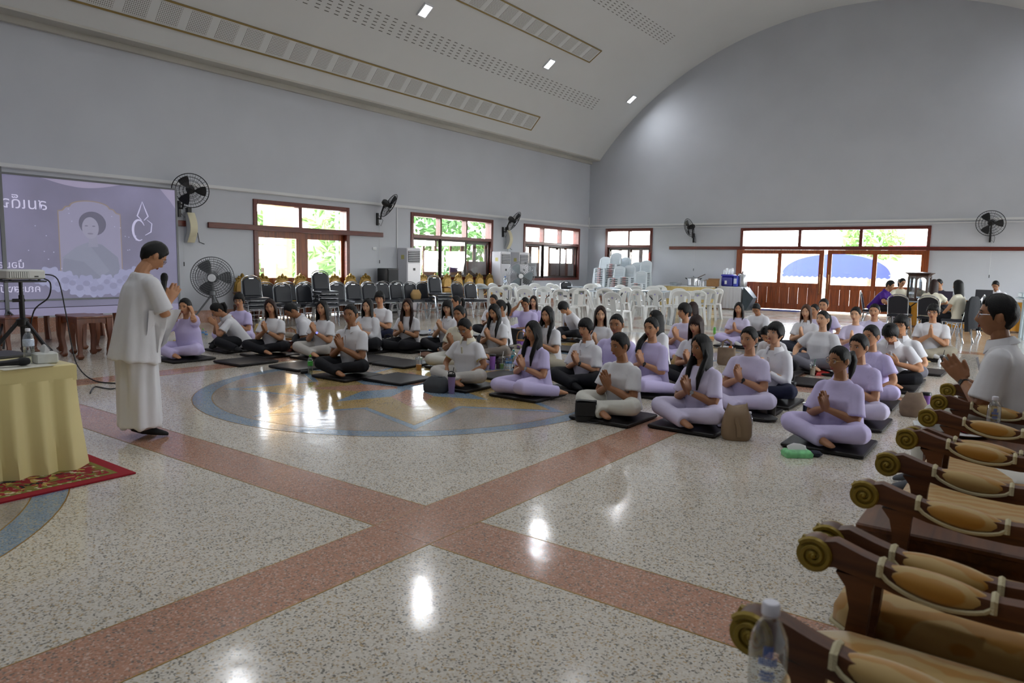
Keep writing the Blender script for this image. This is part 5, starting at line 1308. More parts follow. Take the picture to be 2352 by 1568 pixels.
b1 = bottle((-.12, 4.70, .526), 'clear water bottle beside the fruit plate in front of the seated man', .24, .034, M_cap, None); print_marks(b1, .24, .034, R(-80))
t = thing('fruit_plate', 'white plate of red and yellow fruit on the side table', 'plate', (-.27, 4.74, .523))
MB().lathe([(.06, 0), (.12, .008), (.14, .018), (.138, .02), (.11, .012)], n=28).build('plate', M_white_plastic, t)
for k in range(5): MB().ell((-.03+.028*k, .0+.02*(k % 2), .03), (.03, .05, .018), 10, 6).build('fruit_slice', mat('fruit_red', srgb('b01e2c'), .35) if k < 3 else mat('fruit_yellow', srgb('d6a91f'), .4), t)
t = thing('serving_tray', 'small steel tray with fruit at the front of the side table', 'tray', (-.42, 4.70, .523), R(10))
MB().loft([[(-.05, -.09, 0), (.05, -.09, 0), (.05, .09, 0), (-.05, .09, 0)], [(-.08, -.13, .03), (.08, -.13, .03), (.08, .13, .03), (-.08, .13, .03)]]).build('tray', M_steel, t); MB().ell((0, .04, .045), (.03, .04, .02), 10, 6).build('fruit_slice', MATS['fruit_yellow'], t)

# ================================================================== PEOPLE
M_skin = [mat('skin_%d' % k, srgb(c), .5, var=.06, vscale=25) for k, c in enumerate(('c99a78', 'b88561', '9a6a48', '7d5238'))]
M_hair = {'black': mat('hair_black', srgb('0b0a0a'), .5, spec=.3, bump=.35, bscale=60, stretch=(6, 6, 1)), 'brown': mat('hair_brown', srgb('26120d'), .5, spec=.3, bump=.35, bscale=60, stretch=(6, 6, 1)), 'light': mat('hair_light_brown', srgb('4a2f1f'), .5, spec=.3, bump=.35, bscale=60, stretch=(6, 6, 1))}
M_eye = mat('eye_white', srgb('cfcac4'), .3); M_iris = mat('eye_dark', srgb('120c0a'), .25); M_lip = mat('lips', srgb('93473f'), .45)
M_lens = glass('spectacle_lens', (.95, .95, .97), .12)
def cloth(name, hexc, r_=.75): return mat(name, srgb(hexc), r_, spec=.3, var=.015, vscale=5, bump=.28, bscale=10)
CL = {'white': cloth('white_cotton', 'dadade'), 'lav': cloth('lavender_cotton', 'c8bee6'), 'lavw': cloth('pale_lavender_cotton', 'd0c9e4'), 'cream': cloth('cream_cotton', 'd8d3bf'), 'black': cloth('black_trouser_cloth', '121319'),
      'navy': cloth('navy_trouser_cloth', '141a33'), 'grey': cloth('grey_trouser_cloth', '73727c'), 'beige': cloth('beige_trouser_cloth', 'a79f8d'), 'ltgrey': cloth('light_grey_linen', 'bcb8b2'), 'taupe': cloth('taupe_trouser_cloth', '8b8178'), 'offwhite': cloth('offwhite_linen', 'd0cfc6'),
      'purple': cloth('purple_polo', '4a1f85'), 'dkgrey': cloth('dark_slate_cloth', '2b2e3a'), 'sock_w': cloth('white_sock', 'c9c9c9'), 'sock_b': cloth('black_sock', '141416'), 'sock_g': cloth('grey_sock', '55585e')}

NA, NE = 46, 34
def _headgrid():
    az = np.linspace(0, 2*np.pi, NA, endpoint=False); az = az-.42*np.sin(az)      # denser in front
    el = np.linspace(0.0, np.pi, NE); el = el+.10*np.sin(2*el)*0
    A, E = np.meshgrid(az, el); s, c = np.sin(E), np.cos(E)
    x, y, z = s*np.sin(A), -s*np.cos(A), c
    t = np.clip(-z, 0, 1)
    wx = 1-.40*t**1.7; yf = 1-.06*t; yb = 1-.50*t**1.2
    X = .074*x*wx; Y = np.where(y < 0, .090*y*yf, .099*y*yb); Z = np.where(z > 0, .115*z, .118*z)
    X = X*(1-.10*np.clip((z-.3)/.7, 0, 1)*0)
    return A, np.stack([X, Y, Z], -1)
HA, HB = _headgrid()
def _face(P):
    P = P.copy(); X, Y, Z = P[..., 0], P[..., 1], P[..., 2]; fr = np.clip(-Y/.05, 0, 1)
    ax = np.abs(X)
    prof = np.interp(Z, [-.05, -.043, -.032, -.005, .022], [0, .35, 1, .38, 0])
    d = .024*np.exp(-(X/.0125)**2)*prof
    d += .009*np.exp(-((ax-.013)/.008)**2-((Z+.036)/.009)**2)
    d -= .008*np.exp(-((ax-.031)/.017)**2-((Z-.006)/.012)**2)
    d += .0045*np.exp(-((ax-.03)/.022)**2-((Z-.028)/.009)**2)
    d += .007*np.exp(-(X/.024)**2-((Z+.063)/.014)**2)
    d -= .003*np.exp(-(X/.03)**2-((Z+.082)/.008)**2)
    d += .007*np.exp(-(X/.022)**2-((Z+.102)/.016)**2)
    d += .005*np.exp(-((ax-.043)/.02)**2-((Z+.025)/.022)**2)
    P[..., 1] = Y-d*fr
    return P
HF = _face(HB)
def _gridfaces(na, ne):
    f = []
    for e in range(ne-1):
        for a in range(na):
            b_ = (a+1) % na
            f.append((e*na+a, (e+1)*na+a, (e+1)*na+b_, e*na+b_))
    return f
def surf_y(x, z):
    P = HF.reshape(-1, 3); m_ = P[:, 1] < 0; Q = P[m_]; i = np.argmin((Q[:, 0]-x)**2+(Q[:, 2]-z)**2); return float(Q[i, 1])
def head_geo(female, cheek=1.0):
    b = MB(); P = HF.reshape(-1, 3).copy(); P[:, 0] *= cheek
    b.cur = 0; b.add(P.tolist(), _gridfaces(NA, NE))
    for s in (-1, 1):
        b.cur = 0; b.ell((s*.074*cheek, .012, -.006), (.011, .019, .031), 10, 8, RZ(R(s*-18)))
        y = surf_y(s*.031, .006)
        b.cur = 1; b.ell((s*.031*cheek, y+.0015, .005), (.0135, .006, .0058), 10, 6)
        b.cur = 2; b.ell((s*.031*cheek, y-.0025, .005), (.0058, .0032, .0056), 8, 6)
        b.tube([(s*.046*cheek, y+.004, .006), (s*.039*cheek, y-.002, .0115), (s*.031*cheek, y-.0045, .013), (s*.019*cheek, y-.002, .009)], [.0012, .0021, .0022, .0012], 5)
        yb_ = surf_y(s*.03, .028)
        b.tube([(s*.05*cheek, yb_+.013, .023), (s*.042*cheek, yb_+.003, .0285), (s*.03*cheek, yb_-.002, .030), (s*.015*cheek, yb_-.004, .026)], [.001, .0026, .003 if not female else .0024, .002], 5)
    y = surf_y(0, -.062); b.cur = 3
    b.ell((0, y+.0012, -.0585), (.0205, .0055, .0042), 12, 6); b.ell((0, y+.0012, -.0665), (.018, .006, .0052), 12, 6)
    return b
def zline(az, tab):
    d = abs(((math.degrees(az)+180) % 360)-180); return np.interp(d, [q[0] for q in tab], [q[1] for q in tab])
TAB = {'short': [(0, .068), (25, .066), (50, .048), (66, .012), (76, -.030), (88, .018), (105, .0), (125, -.055), (180, -.082)],
       'crop': [(0, .074), (25, .072), (50, .058), (66, .03), (78, -.02), (88, .02), (110, .005), (135, -.045), (180, -.07)],
       'mop': [(0, .034), (30, .036), (50, .03), (64, -.005), (78, -.045), (90, -.02), (110, -.03), (130, -.07), (180, -.09)],
       'back': [(0, .074), (25, .070), (50, .045), (66, .008), (78, -.012), (88, .012), (105, .005), (125, -.055), (180, -.085)],
       'bangs': [(0, .026), (32, .024), (48, .012), (60, -.03), (75, -.06), (100, -.07), (140, -.09), (180, -.09)],
       'part': [(0, .080), (20, .066), (42, .030), (55, -.01), (68, -.05), (90, -.07), (140, -.09), (180, -.09)]}
def hair_geo(style, Rh, Hc, Ryaw):
    """hair for a head with rotation Rh centred at Hc (local person space); long parts hang by gravity"""
    base = {'long': 'part', 'longfront': 'part', 'bob': 'part', 'bangs': 'bangs', 'pony': 'back', 'tied': 'back', 'sidepony': 'back', 'short': 'short', 'crop': 'crop', 'mop': 'mop', 'bobcut': 'bangs'}[style]
    tab = TAB[base]; b = MB()
    th = {'short': .014, 'crop': .011, 'mop': .021, 'back': .011, 'bangs': .016, 'part': .014}[base]
    P = HB.copy(); n = P/np.array([.074, .095, .116])**2; n /= np.linalg.norm(n, axis=-1, keepdims=True)+1e-9
    zl = np.vectorize(lambda a: zline(a, tab))(HA)+.004*np.sin(HA*17)+.003*np.sin(HA*31+1)
    k = np.clip((P[..., 2]-zl)/.016, -1, 1); k = np.where(k > 0, np.sqrt(np.clip(k, 0, 1)), k)
    wob = .0022*np.sin(HA*23+P[..., 2]*90)
    off = np.where(k > 0, (th*(.72+.4*np.clip(P[..., 2]/.1, 0, 1))+wob)*k, .007*k)
    P = P+n*off[..., None]
    V = [tuple(Hc+Rh @ Vector(p)) for p in P.reshape(-1, 3).tolist()]
    b.add(V, _gridfaces(NA, NE))
    def hang(p, drop):
        return Hc+Rh @ Vector(p)+Vector((0, 0, -drop))
    L = {'long': .36, 'longfront': .34, 'bob': .15, 'bangs': .33, 'bobcut': .12}.get(style, 0)
    if L:
        rows = []; nr = 12; na = 13
        for i in range(nr):
            u = i/(nr-1); zz = .055-(.125*min(1, u*3)); drop = max(0, (u-.33)/.67)*L
            az0 = R(np.interp(u, [0, .35, 1], [50, 58, 96 if L > .2 else 62]))
            fl = 1+.05*math.sin(PI*u)+(.10*u if L < .2 else 0); sq = np.interp(u, [0, .3, .65, 1], [.98, 1.06, 1.02, .72 if L > .2 else .98])
            cy_ = np.interp(u, [0, .4, 1], [.0, .006, .03 if L > .2 else .004])
            o_, i_ = [], []
            for j in range(na):
                a = az0+(2*PI-2*az0)*j/(na-1); rp = 1+.03*math.sin(j*5.1+i*.4)
                edge = min(1, min(j, na-1-j)/1.5+.25)
                o_.append((.088*sq*fl*rp*math.sin(a), cy_-.108*fl*rp*math.cos(a)*(1 if math.cos(a) < 0 else .9), zz)); i_.append(((.088*sq*fl-.026*edge)*math.sin(a), cy_-(.108*fl-.026*edge)*math.cos(a)*(1 if math.cos(a) < 0 else .9), zz))
            rows.append([hang(p, drop) for p in o_+i_[::-1]])
        b.loft(rows)
    if style == 'longfront':
        for s in (-1, 1):
            p0 = Hc+Rh @ Vector((s*.070, -.02, .0)); p1 = Hc+Rh @ Vector((s*.086, -.012, -.075))
            f = Ryaw @ Vector((0, -1, 0)); r_ = Ryaw @ Vector((1, 0, 0))
            b.tube([p0, p1, p1+f*.045+Vector((0, 0, -.10)), p1+f*.075-r_*s*.012+Vector((0, 0, -.20)), p1+f*.08-r_*s*.02+Vector((0, 0, -.31))], [.018, .026, .030, .026, .008], 8, flat=(1, .8))
    if style in ('pony', 'sidepony'):
        q = Hc+Rh @ Vector((0, .098, .035)); bk = Ryaw @ Vector((0, 1, 0))
        if style == 'pony': pts = [q, q+bk*.04+Vector((0, 0, .012)), q+bk*.065+Vector((0, 0, -.05)), q+bk*.055+Vector((0, 0, -.14)), q+bk*.04+Vector((0, 0, -.21))]
        else:
            sd = Ryaw @ Vector((-1, 0, 0)); pts = [Hc+Rh @ Vector((-.05, .07, -.06)), Hc+Rh @ Vector((-.085, .03, -.10)), Hc+sd*.10-bk*.06+Vector((0, 0, -.17)), Hc+sd*.11-bk*.10+Vector((0, 0, -.27)), Hc+sd*.10-bk*.10+Vector((0, 0, -.34))]
        b.tube(pts, [.022, .034, .036, .028, .008], 9)
    if style == 'tied': b.ell(Hc+Rh @ Vector((0, .108, -.02)), (.035, .028, .035), 10, 8)
    return b
def ik(s, w, l1, l2, pole):
    s, w = Vector(s), Vector(w); d = w-s; D = min(d.length, l1+l2-.004); d.normalize(); w = s+d*D
    a = (l1*l1-l2*l2+D*D)/(2*D); h = math.sqrt(max(0, l1*l1-a*a)); p = Vector(pole); p = (p-d*p.dot(d)).normalized()
    return s+d*a+p*h, w
def hand(b, o, zd, nd, td, k=1.0, curl=.12, spread=0.0):
    """hand at wrist o: fingers along zd, palm facing nd, thumb on side td; palm and five separate fingers"""
    zd = Vector(zd).normalized(); nd = Vector(nd); nd = (nd-zd*nd.dot(zd)).normalized(); td = Vector(td); td = (td-zd*td.dot(zd)-nd*td.dot(nd)).normalized()
    rings = []
    for z, w, t, off in ((-.03, .024, .021, 0), (0, .026, .019, 0), (.02, .033, .017, .003), (.055, .040, .0145, .001), (.085, .040, .012, 0)):
        rings.append([o+zd*(z*k)+td*((w*math.cos(a)+off)*k)+nd*(t*math.sin(a)*k) for a in [2*PI*j/12 for j in range(12)]])
    b.loft(rings)
    for q, L in ((.030, .070), (.0105, .079), (-.0105, .073), (-.030, .057)):
        p0 = o+zd*(.074*k)+td*(q*k); d = zd+td*(q*spread*9); d.normalize(); pts = [p0]; a = 0
        for sgm in (.42, .32, .26):
            a += curl*(1.0 if sgm > .4 else 1.3); dd = d*math.cos(a)+nd*math.sin(a); pts.append(pts[-1]+dd*(L*sgm*k))
        b.tube(pts, [.0098*k, .0092*k, .0084*k, .0064*k], 7)
    p0 = o+zd*(.018*k)+td*(.026*k); d1 = (zd*.72+td*.6+nd*.35).normalized(); d2 = (zd*.92+td*.25+nd*.3).normalized()
    b.tube([p0-zd*.01*k, p0+d1*.034*k, p0+d1*.034*k+d2*.03*k, p0+d1*.034*k+d2*.052*k], [.0135*k, .0125*k, .0105*k, .0075*k], 8)
def smooth_path(pts, rad, n=4):
    P = [Vector(p) for p in pts]; out, ro = [], []
    for i in range(len(P)-1):
        p0, p1, p2, p3 = P[max(i-1, 0)], P[i], P[i+1], P[min(i+2, len(P)-1)]
        for k in range(n):
            s = k/n; out.append(.5*((2*p1)+(-p0+p2)*s+(2*p0-5*p1+4*p2-p3)*s*s+(-p0+3*p1-3*p2+p3)*s**3)); ro.append(rad[i]+(rad[i+1]-rad[i])*s)
    return out+[P[-1]], ro+[rad[-1]]
REMESH = []
def remesh_obj(name, b, m_, parent, vox, dec, smooth=2):
    me = bpy.data.meshes.new(name); me.from_pydata([tuple(v) for v in b.v], [], b.f); me.materials.append(m_)
    o = bpy.data.objects.new(name, me); COL.objects.link(o)
    if parent is not None: o.parent = parent
    q = o.modifiers.new('r', 'REMESH'); q.mode = 'VOXEL'; q.voxel_size = vox; q.use_smooth_shade = True
    if smooth: s_ = o.modifiers.new('s', 'SMOOTH'); s_.factor = .5; s_.iterations = smooth
    if dec < 1: d_ = o.modifiers.new('d', 'DECIMATE'); d_.ratio = dec
    return o
def person(label, px=None, ztop=None, loc=None, face=0.0, S=.82, female=True, pose='cross', lean=6, side=0, twist=0, hy=0, hp=4, hr=0, hands='wai', wz=0.0, shirt='white', pants='black', sleeve=.72, collar=None, hair='long', hcol='black', skin=1,
           glasses=False, hem=None, watch=None, fat=1.0, trim=None, socks=None, loose=1.0, near=1, base=.034, name='person', group=None, Y=None):
    """one seated or standing figure, built facing local -Y"""
    k = S/.82; fm = .95 if female else 1.0
    P0 = Vector((0, 0, .105)); 
    if pose == 'chair': P0 = Vector((0, .02, .55))
    if pose == 'stand': P0 = Vector((0, .0, .86))
    U = RZ(R(twist)) @ RY(R(side)) @ RX(R(lean))
    hs = (S-.105-.31)/max(.5, math.cos(R(lean))*.3+.7)
    if pose in ('chair', 'stand'): hs = .435*k
    sw = (.143 if female else .166)*k*(1+(fat-1)*.5)
    up = lambda x, y, z: P0+U @ Vector((x, y, z))
    Rh = RZ(R(hy)) @ RX(R(hp)) @ RY(R(hr)); Ry_ = RZ(R(hy))
    nb = up(0, .012, hs+.035)
    Hc = nb+(U @ Vector((0, -.012, .045))+Rh @ Vector((0, -.012, .108)))*k*.98
    hk = .98*k if female else 1.02*k
    # ---------------- skin body
    b = MB()
    p, r_ = smooth_path([up(0, 0, -.02), up(0, 0, hs*.5), up(0, .005, hs-.02), nb, nb*.45+Hc*.55], [.06, .06, .066, .054*fm, .050*fm]); b.tube(p, r_, 10)
    b.ell(Hc+Rh @ Vector((0, .015, -.045)), (.05*hk, .055*hk, .06*hk), 10, 8)
    L1, L2 = (.262*k, .232*k) if female else (.285*k, .25*k)
    hk2 = (1.04 if female else 1.16)*k
    wr = {}
    for s in (-1, 1):
        sh = up(s*sw, .0, hs-.045)
        fw = U @ Vector((0, -1, 0)); dn = Vector((0, 0, -1)); uz = U @ Vector((0, 0, 1))
        mode = hands if isinstance(hands, str) else hands[0 if s < 0 else 1]
        if mode == 'wai':
            tgt = up(s*.0165, -.215*k, hs-.185+wz); pole = (s*.75, .12, -1.0); zd = U @ Vector((-s*.03, -.36, .93)); nd = Vector((-s, 0, 0)); td = U @ Vector((0, .93, .36))
            curl, spr = .01, .35
        elif mode == 'lap':
            tgt = up(s*.14, -.25, -.0+.045); pole = (s*1, .5, -.3); zd = Vector((-s*.55, -.75, -.35)); nd = Vector((0, -.2, -1)); td = Vector((-s, 0, .0)); curl, spr = .25, .02
        elif mode == 'knee':
            tgt = Vector((s*.25, -.27, .25)); pole = (s*1, .5, -.1); zd = Vector((s*.1, -.8, -.5)); nd = Vector((0, -.4, -1)); td = Vector((-s, 0, 0)); curl, spr = .3, .03
        elif mode == 'prop':
            tgt = Vector((s*.26, -.30, .20)); pole = (s*.6, .8, 0); zd = Vector((s*.2, -.8, -.55)); nd = Vector((0, -.3, -1)); td = Vector((-s, -.2, 0)); curl, spr = .2, .05
        elif mode == 'ear':
            tgt = Hc+Rh @ Vector((s*.125, -.03, -.105)); pole = (s*.7, -.6, -.7); zd = Rh @ Vector((-s*.25, .05, 1)); nd = Rh @ Vector((-s, 0, 0)); td = Rh @ Vector((0, 1, 0)); curl, spr = .35, .02
        elif mode == 'cheek':
            tgt = Hc+Rh @ Vector((s*.09, -.10, -.17)); pole = (s*.8, -.3, -.8); zd = Rh @ Vector((-s*.15, .25, 1)); nd = Rh @ Vector((-s*.9, .3, 0)); td = Rh @ Vector((0, 1, 0)); curl, spr = .25, .02
        elif mode == 'facehide':
            tgt = Hc+Rh @ Vector((s*.03, -.175, -.155)); pole = (s*.8, -.2, -.8); zd = Rh @ Vector((0, -.05, 1)); nd = Vector((-s, 0, 0)); td = Rh @ Vector((0, 1, 0)); curl, spr = .06, 0
        elif mode == 'scratch':
            tgt = Hc+Rh @ Vector((s*.13, -.09, -.02)); pole = (s*.8, -.5, -.6); zd = Rh @ Vector((-s*.5, .2, .9)); nd = Rh @ Vector((-s, .3, 0)); td = Rh @ Vector((0, 1, .3)); curl, spr = .35, .03
        elif mode == 'chest':
            tgt = up(s*.10, -.19, hs-.17); pole = (s*1, .1, -.7); zd = U @ Vector((-s*.8, -.05, .5)); nd = U @ Vector((0, 1, 0)); td = U @ Vector((0, 0, 1)); curl, spr = .12, .03
        elif mode == 'fold':
            tgt = up(-s*.03, -.20, hs-.30+(.03 if s > 0 else 0)); pole = (s*1, .1, -.4); zd = U @ Vector((-s, -.15, 0)); nd = Vector((0, .3, -1)); td = Vector((0, -1, .2)); curl, spr = .25, .02
        elif mode == 'desk':
            tgt = P0+Vector((s*.12, -.42, .19)); pole = (s*1, .3, -.4); zd = Vector((-s*.35, -1, -.05)); nd = Vector((0, 0, -1)); td = Vector((-s, 0, 0)); curl, spr = .2, .02
        elif mode == 'hold':
            tgt = P0+Vector((s*.10, -.34, .40)); pole = (s*1, .3, -.5); zd = Vector((-s*.5, -.6, .35)); nd = Vector((-s, .4, 0)); td = Vector((0, .3, 1)); curl, spr = .45, .02
        elif mode == 'side':
            tgt = up(s*.30, .02, .02); pole = (s*.4, 1, 0); zd = Vector((s*.1, -.3, -1)); nd = Vector((-s, 0, 0)); td = Vector((0, -1, 0)); curl, spr = .25, .02
        el, w_ = ik(sh, tgt, L1, L2, pole)
        wr[s] = (el, w_, sh)
        ar = (.047 if female else .052)*k*(1+(fat-1)*.8)
        p, r_ = smooth_path([sh-U @ Vector((s*.06, 0, .01)), sh, sh*.5+el*.5, el, el*.55+w_*.45, w_], [.028*k, ar*.72, ar*.92, ar*.80, ar*.76, .0255*k*fm], 3); b.tube(p, r_, 10)
        hand(b, w_+Vector(zd).normalized()*.012, zd, nd, td, hk2, curl, spr)
    # ---------------- legs
    kk = k; lg = {}
    if pose == 'cross':
        lg = {-1: [(-.09, 0, .105), (-.30, -.27, .135), (.06, -.385, .065)], 1: [(.09, 0, .105), (.31, -.25, .135), (-.10, -.30, .075)]}
        ft = {-1: (.115, -.03, -.02), 1: (-.115, -.0, -.01)}
    elif pose == 'sideR':      # knees to the figure's right, feet tucked to the left
        lg = {-1: [(-.09, 0, .105), (-.24, -.40, .09), (.10, -.27, .06)], 1: [(.09, 0, .105), (.12, -.42, .11), (.36, -.08, .055)]}
        ft = {-1: (.10, .04, -.02), 1: (.05, .11, -.01)}
    elif pose == 'sideL':
        lg = {1: [(.09, 0, .105), (.24, -.40, .09), (-.10, -.27, .06)], -1: [(-.09, 0, .105), (-.12, -.42, .11), (-.36, -.08, .055)]}
        ft = {1: (-.10, .04, -.02), -1: (-.05, .11, -.01)}
    elif pose == 'onelegL':    # one knee up/forward, the left leg stretched across
        lg = {-1: [(-.09, 0, .105), (-.36, -.24, .12), (-.06, -.42, .06)], 1: [(.09, 0, .105), (.27, -.38, .14), (.52, -.16, .06)]}
        ft = {-1: (.11, -.03, -.02), 1: (.11, .04, -.015)}
    elif pose == 'kneeup':
        lg = {-1: [(-.09, 0, .105), (-.30, -.26, .12), (.06, -.36, .065)], 1: [(.09, 0, .105), (.20, -.33, .33), (.16, -.44, .06)]}
        ft = {-1: (.115, -.03, -.02), 1: (0, -.12, -.03)}
    elif pose == 'chair':
        lg = {s: [(s*.09, 0, .53), (s*.13, -.42, .50), (s*.12, -.46, .085)] for s in (-1, 1)}; ft = {s: (s*.02, -.15, -.045) for s in (-1, 1)}; kk = 1
    elif pose == 'stand':
        lg = {s: [(s*.085, 0, .84), (s*.085, -.02, .46), (s*.08, .02, .085)] for s in (-1, 1)}; ft = {s: (s*.03, -.16, -.045) for s in (-1, 1)}; kk = 1
    for s in (-1, 1):
        H, K, A_ = [Vector(q)*(kk if pose not in ('chair', 'stand') else 1) for q in lg[s]]
        p, r_ = smooth_path([P0+Vector((0, 0, .0)), H, K, A_], [.06, .065, .05, .034], 4); b.tube(p, r_, 8)
        f = Vector(ft[s]); toe = A_+f
        rings = []; fd = f.normalized(); sd = fd.cross(Vector((0, 0, 1))).normalized()
        for u, w_, h_, dz in ((-.35, .026, .028, .0), (0, .034, .036, 0), (.5, .040, .028, -.004), (.9, .042, .018, -.008), (1.12, .030, .012, -.01)):
            c = A_+f*u+Vector((0, 0, dz)); rings.append([c+sd*(w_*math.cos(a))+Vector((0, 0, 1))*(h_*math.sin(a)) for a in [2*PI*j/10 for j in range(10)]])
        b.loft(rings); lg[s] = (H, K, A_, f, sd)
    vox = {2: .0065, 1: .0085, 0: .011}[near]
    body = remesh_obj(name, b, M_skin[skin], None, vox, {2: .5, 1: .42, 0: .4}[near], 1)
    # ---------------- head joined in later
    hb = head_geo(female, 1+(fat-1)*.4)
    hv = [tuple(Hc+Rh @ (Vector(v)*hk)) for v in hb.v]
    # ---------------- clothes
    tb = MB(); F = fat*loose*1.05
    if hem is None: hem = -.055 if pose not in ('chair', 'stand') else -.10
    rows = [(hem, .195*F, .150*F, -.01), (.04, .178*F, .135*F, -.006), (.15, .166*F, .122*F, 0), (.26, .166*F+.004, .120*F, -.006 if female else 0), (hs-.10, sw+.020, .113*F**.5, -.004), (hs-.050, sw+.006, .094, .002), (hs-.014, sw*.82, .084, .006), (hs+.010, sw*.66, .077, .008), (hs+.022, .078*k, .070, .008), (hs+.018, .066*k, .062, .008)]
    if pose == 'stand': rows = [(hem, .222, .185, -.015), (-.12, .205, .17, -.01), (.03, .188, .152, 0), (.17, .178, .138, .005), (.27, .176, .128, .008)]+rows[4:]
    rings = []
    for h, rx, ry, oy in rows:
        rings.append([up((rx*math.cos(a))*k**.5, oy+ry*math.sin(a)*k**.5, h) for a in [2*PI*j/24 for j in range(24)]])
    tb.loft(rings)
    for s in (-1, 1):
        el, w_, sh = wr[s]; sr = (.057 if female else .062)*k*(1+(fat-1)*.6)*(1+(loose-1)*1.2)
        if sleeve <= 1.0:
            e = sh+(el-sh)*sleeve; p, r_ = smooth_path([sh-U @ Vector((s*.05, 0, .005)), sh+(el-sh)*.06, sh+(el-sh)*sleeve*.5, e], [.045, sr*.98, sr*1.06, sr*1.24], 3); tb.tube(p, r_, 12)
        else:
            p, r_ = smooth_path([sh-U @ Vector((s*.05, 0, .005)), sh+(el-sh)*.06, el, el+(w_-el)*(sleeve-1)], [.045, sr, sr*.86, sr*.66], 4); tb.tube(p, r_, 12)
    so = remesh_obj('shirt', tb, CL[shirt], body, .0125 if near else .016, .55, 3)
    pb = MB()
    if pose == 'stand':
        rings = []
        for z, rx, ry, oy in ((.92, .165, .12, 0), (.80, .185, .145, .01), (.5, .175, .14, 0), (.2, .185, .15, 0), (.095, .195, .155, 0)): rings.append([Vector((rx*math.cos(a)*(1+.02*math.sin(5*a)), oy+ry*math.sin(a), z)) for a in [2*PI*j/28 for j in range(28)]])
        pb.loft(rings); pn = 'long_skirt'
    else:
        pb.ell(P0+Vector((0, .01, -.0)), (.172*F*k, .138*F*k, .10), 14, 10); pn = 'trousers'
        for s in (-1, 1):
            H, K, A_, f, sd = lg[s]; q = 1+(fat-1)*.6+(loose-1)*.8
            p, r_ = smooth_path([P0*.6+H*.4, H*.65+K*.35, K, K*.45+A_*.55, A_+(f*.22 if pose != 'chair' else Vector((0, 0, .02)))], [.095*q, .094*q, .074*q, .068*q, .054*q*(1.1 if loose > 1.04 else .95)], 4); pb.tube(p, r_, 12)
        if pose not in ('chair',):
            for i, v in enumerate(pb.v): pb.v[i] = (v[0], v[1], max(v[2], .004))
    po = remesh_obj(pn, pb, CL[pants], body, .0135 if near else .017, .55, 3)
    if socks:
        for s in (-1, 1):
            H, K, A_, f, sd = lg[s]; sb = MB(); rings = []
            for u, w_, h_, dz in ((-.45, .033, .034, .006), (0, .039, .041, 0), (.5, .045, .033, -.004), (.9, .046, .023, -.008), (1.14, .034, .016, -.01), (1.2, .012, .008, -.01)):
                c = A_+f*u+Vector((0, 0, dz)); rings.append([c+sd*(w_*math.cos(a))+Vector((0, 0, 1))*(h_*math.sin(a)) for a in [2*PI*j/10 for j in range(10)]])
            sb.loft(rings).build('sock' if pose != 'stand' else 'shoe', CL[socks], body, smooth=60)
    hg = hair_geo(hair, Rh, Hc*1.0, Ry_ @ RX(R(min(0, hp))*0))
    if hk != 1:
        hg.v = [tuple(Hc+(Vector(v)-Hc)*hk) for v in hg.v]
    hg.build('hair', M_hair[hcol], body, smooth=70)
    if collar:
        cb = MB(); inner, outer = [], []
        n = 22
        for i in range(n+1):
            a = R(-90+24)+(2*PI-R(48))*i/n; c_, s_ = math.cos(a), math.sin(a); pt = max(0, 1-min(i, n-i)/2.5)
            rows_ = []
            for rr, hh in ((.058, .034), (.064, .062), (.076, .060), (.098+.014*pt, .020-.030*pt), (.092+.014*pt, .016-.030*pt), (.070, .050)): rows_.append(up(rr*c_*k, .010+rr*s_*k*.95, hs+hh*k-.010))
            inner.append(rows_)
        cb.loft(inner); cb.build('collar', CL[collar], body, smooth=60)
        pk = MB(); pk.box(up(0, -.118*F**.5, hs-.10), (.022, .012, .12), U); pk.build('placket', CL[collar], so)
    if trim:
        for s in (-1, 1):
            el, w_, sh = wr[s]; sr = (.058 if female else .063)*k*(1+(fat-1)*.6)*(1+(loose-1)*1.2); e = sh+(el-sh)*(sleeve-.04); d = (el-sh).normalized()
            MB().tube([e-d*.009, e+d*.009], sr*1.10, 16).build('sleeve_trim', trim, so)
    if watch:
        s = 1 if watch[0] > 0 else -1; el, w_, sh = wr[s]; d = (w_-el).normalized(); c = w_-d*.02
        wb = MB().tube([c-d*.008, c+d*.008], .031*k*fm, 14).build('watch', watch[1], body)
        nn = (Vector((s*.7, -.6, .3))-d*Vector((s*.7, -.6, .3)).dot(d)).normalized(); MB().tube([c+nn*.026, c+nn*.036], .017, 12).build('watch_face', watch[1] if len(watch) < 3 else watch[2], wb)
    if glasses:
        g = MB(); y = surf_y(.031, .005)-.016
        for s in (-1, 1):
            g.tube([(s*.033+.021*math.cos(a), y+.002*abs(math.cos(a)), .002+.017*math.sin(a)) for a in [2*PI*i/16 for i in range(16)]], .0016, 4, closed=True)
            g.tube([(s*.054, y+.003, .006), (s*.074, -.02, .008), (s*.078, .02, .002)], .0016, 4)
        g.tube([(-.012, y-.002, .005), (0, y-.005, .008), (.012, y-.002, .005)], .0016, 4)
        g.v = [tuple(Hc+Rh @ (Vector(v)*hk)) for v in g.v]; go = g.build('glasses', M_darkmetal if glasses == True else glasses, body, smooth=0)
        lb = MB()
        for s in (-1, 1): lb.add([tuple(Hc+Rh @ (Vector((s*.033+.02*math.cos(a), y+.001, .002+.016*math.sin(a)))*hk)) for a in [2*PI*i/14 for i in range(14)]], [tuple(range(14))])
        lb.build('lens', M_lens, go, smooth=0)
    # ---------------- place
    top = Hc+Rh @ Vector((0, .01, .132*hk))
